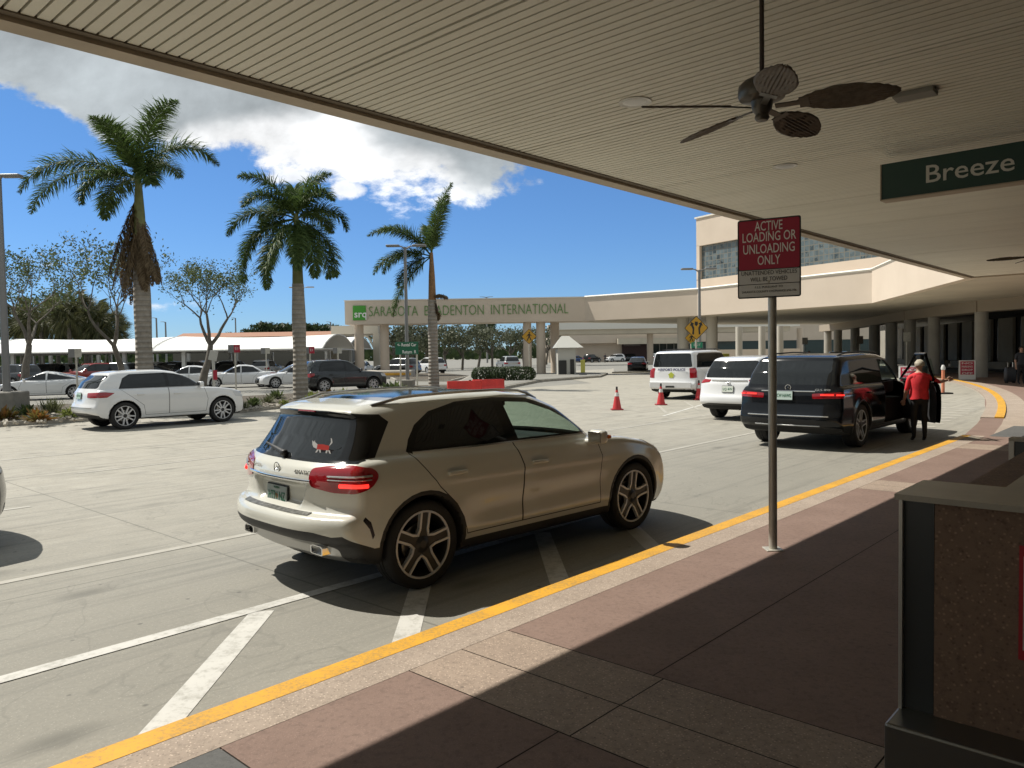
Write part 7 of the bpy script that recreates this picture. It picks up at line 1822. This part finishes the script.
def person(loc, rot, label, H, shirt, trou, hair, armR=None, armL=None, sleeves=True, seed=0, group=None, lean=0.0):
    """faces local -y... built facing +y; body is one surface, clothes coloured by zone; hair and shoes apart"""
    t = thing('person', label, 'person', tuple(loc), rot, group); k = H / 1.70
    v = lambda x, y, z: (x * k, y * k, z * k)
    armR = armR or [(.20, 0, 1.38), (.25, .0, 1.12), (.25, .06, .88), (.25, .08, .80)]; armL = armL or [(-.20, 0, 1.38), (-.25, 0, 1.12), (-.25, .06, .88), (-.25, .08, .80)]
    J = [(v(0, 0, .93), (.165 * k, .115 * k)), (v(0, 0, 1.10), (.145 * k, .105 * k)), (v(0, .0, 1.26), (.165 * k, .115 * k)), (v(0, -.01, 1.40), (.13 * k, .085 * k)), (v(0, .0, 1.48), .052 * k), (v(0, .02, 1.545), .062 * k), (v(0, .015, 1.63), .085 * k), (v(0, .0, 1.69), .055 * k)]
    E_ = [(i, i + 1) for i in range(7)]
    for arm in (armR, armL):
        n0 = len(J); rr = [.062, .046, .034, .026]
        for p, r in zip(arm, rr): J.append((v(*p), r * k))
        E_ += [(3, n0), (n0, n0 + 1), (n0 + 1, n0 + 2), (n0 + 2, n0 + 3)]
    for sg_ in (1, -1):
        n0 = len(J)
        for p, r in (((sg_ * .085, 0, .84), .098), ((sg_ * .10, .015, .50), .064), ((sg_ * .105, -.01, .30), .055), ((sg_ * .105, -.02, .09), .042), ((sg_ * .11, .09, .035), .036), ((sg_ * .115, .15, .03), .026)): J.append((v(*p), r * k))
        E_ += [(0, n0)] + [(n0 + i, n0 + i + 1) for i in range(5)]
    hands = [Vector(v(*armR[-1])), Vector(v(*armL[-1]))]; els = [Vector(v(*armR[1])), Vector(v(*armL[1]))]; wr = [Vector(v(*armR[2])), Vector(v(*armL[2]))]
    def zone(c):
        if c.z < .07 * k: return 3
        for h_, e_ in zip(wr, els):
            ax = h_ - e_; s_ = (c - e_).dot(ax) / ax.length_squared; dist = (c - e_ - ax * max(0, min(1.4, s_))).length
            if s_ > (.02 if sleeves else -9) and dist < .085 * k and abs(c.x) > .16 * k: return 0
        if c.z > 1.455 * k: return 0
        return 1 if c.z > .90 * k else 2
    body = skin_mesh('body', J, E_, [SKIN, shirt, trou, SHOE], t, 0, 2, zones=zone)
    # hands: palm and five bent fingers
    for h_, e_, sg_ in ((hands[0], wr[0], 1), (hands[1], wr[1], -1)):
        d = (h_ - e_).normalized(); s_ = d.cross(Vector((0, 1, 0) if abs(d.y) < .8 else (0, 0, 1))).normalized(); n_ = d.cross(s_); JJ = [(tuple(h_ - d * .01), (.030 * k, .018 * k)), (tuple(h_ + d * .045 * k), (.034 * k, .015 * k))]; EE = [(0, 1)]
        hb = skin_mesh('hand', JJ, EE, SKIN, body, 0, 1)
        for f in range(4):
            o_ = (f - 1.5) * .018 * k; L_ = (.066, .074, .070, .055)[f] * k; p0 = h_ + d * .06 * k + s_ * o_; p1 = p0 + d * L_ * .5 + n_ * .006; p2 = p1 + d * L_ * .4 + n_ * .02
            skin_mesh('finger', [(tuple(p0), .009), (tuple(p1), .0085), (tuple(p2), .007)], [(0, 1), (1, 2)], SKIN, hb, 0, 1) if False else None
            b = MB(); b.tube([p0 - d * .02, p1, p2], [.0095, .009, .007], 6); b.build('finger', SKIN, body, smooth=60)
        b = MB(); q0 = h_ + s_ * sg_ * .028 * k; b.tube([q0, q0 + d * .035 + s_ * sg_ * .022, q0 + d * .065 + s_ * sg_ * .026 + n_ * .01], [.012, .011, .008], 6); b.build('thumb', SKIN, body, smooth=60)
    # hair, ears, nose, eyes
    rng = random.Random(seed); b = MB(); c0_ = Vector(v(0, .0, 1.635)); r_ = .098 * k
    vs = []; n1, n2 = 16, 10
    for i in range(n2 + 1):
        th = PI * .62 * i / n2
        for j in range(n1):
            a = 2 * PI * j / n1; rr_ = r_ * (1 + .05 * rng.uniform(-1, 1)) * (1.0 if not (math.sin(a) > .3 and th > 1.0) else .80)
            vs.append((c0_.x + rr_ * math.sin(th) * math.cos(a), c0_.y - .012 + rr_ * math.sin(th) * math.sin(a) * 1.08, c0_.z + rr_ * math.cos(th) * 1.02))
    b.add(vs, [(i * n1 + j, (i + 1) * n1 + j, (i + 1) * n1 + (j + 1) % n1, i * n1 + (j + 1) % n1) for i in range(n2) for j in range(n1)]); b.build('hair', hair, body, smooth=80, fix=True)
    b = MB()
    for sg_ in (-1, 1): b.lathe([(0, -.006), (.018, 0), (0, .01)], 8, Matrix.Translation(v(sg_ * .082, .01, 1.60)) @ Matrix.Rotation(PI / 2, 4, 'Y'), cap=False)
    b.tube([v(0, .09, 1.62), v(0, .108, 1.585), v(0, .095, 1.575)], [.008, .012, .01], 6); b.build('face', SKIN, body, smooth=60)
    b = MB()
    for sg_ in (-1, 1): b.lathe([(0, -.005), (.010, 0), (0, .005)], 8, Matrix.Translation(v(sg_ * .032, .088, 1.615)) @ Matrix.Rotation(PI / 2, 4, 'X'), cap=False)
    b.tube([v(-.025, .088, 1.54), v(.025, .088, 1.54)], .004, 5); b.build('eyes_and_mouth', mat('dark_features', (.08, .03, .025), .5), body)
    return t, body, v
pp = G(919, 441)
pr, body, v_ = person(pp, R(-14), 'person in a red shirt and black trousers standing at the open SUV door', 1.56, SHIRT_R, TROU, HAIRG, armR=[(.20, -.01, 1.36), (.38, .02, 1.25), (.53, .12, 1.28), (.585, .15, 1.29)], armL=[(-.19, 0, 1.36), (-.25, -.02, 1.10), (-.26, .10, .92), (-.26, .15, .86)], seed=3)
b = MB(); n1 = 18; vs = []
for z, rx, ry in ((.90, .195, .15), (.98, .19, .145), (1.08, .175, .14), (1.2, .185, .145), (1.32, .20, .14), (1.40, .165, .11)):
    for j in range(n1): a = 2 * PI * j / n1; w_ = 1 + .035 * math.sin(a * 5 + z * 7); vs.append(v_(rx * math.cos(a) * w_, ry * math.sin(a) * w_, z + .012 * math.sin(3 * a)))
b.add(vs, [(i * n1 + j, i * n1 + (j + 1) % n1, (i + 1) * n1 + (j + 1) % n1, (i + 1) * n1 + j) for i in range(5) for j in range(n1)]); b.build('shirt', SHIRT_R, body, smooth=80)
q = G(1021, 384, ZP); person(q, R(170), 'person in dark clothes at the right edge on the far pavement', 1.75, mat('navy_shirt', (.03, .035, .045), .8), TROU, mat('dark_hair', (.03, .02, .015), .7), seed=5)
q = at(809, 350, 62); person((q.x, 62, 0), R(160), 'small distant person in a white shirt beyond the black SUV roof', 1.72, mat('white_shirt', (.6, .6, .6), .8), TROU, mat('dark_hair', (.03, .02, .015), .7), seed=6)
q = at(605, 350, 150); person((q.x, 150, 0), R(20), 'tiny distant person in dark clothes walking before the far terminal', 1.75, mat('navy_shirt', (.03, .035, .045), .8), TROU, mat('dark_hair', (.03, .02, .015), .7), seed=7)
# suitcase at the far pavement
t = thing('suitcase', 'dark suitcase standing beside the person at the right edge', 'suitcase', tuple(G(1010, 383, ZP))); b = MB(); b.rbox((0, 0, .42), (.48, .28, .72), .06); b.build('shell', mat('case_black', (.02, .02, .025), .5), t, smooth=50)
b = MB(); b.tube([(-.12, 0, .78), (-.12, 0, 1.02), (.12, 0, 1.02), (.12, 0, .78)], .012, 6); b.build('handle', CHROME, t)
for sx_ in (-.18, .18): b = MB(); b.tube([(sx_, -.10, .03), (sx_, .10, .03)], .03, 8); b.build('wheel', RUBBER, t)
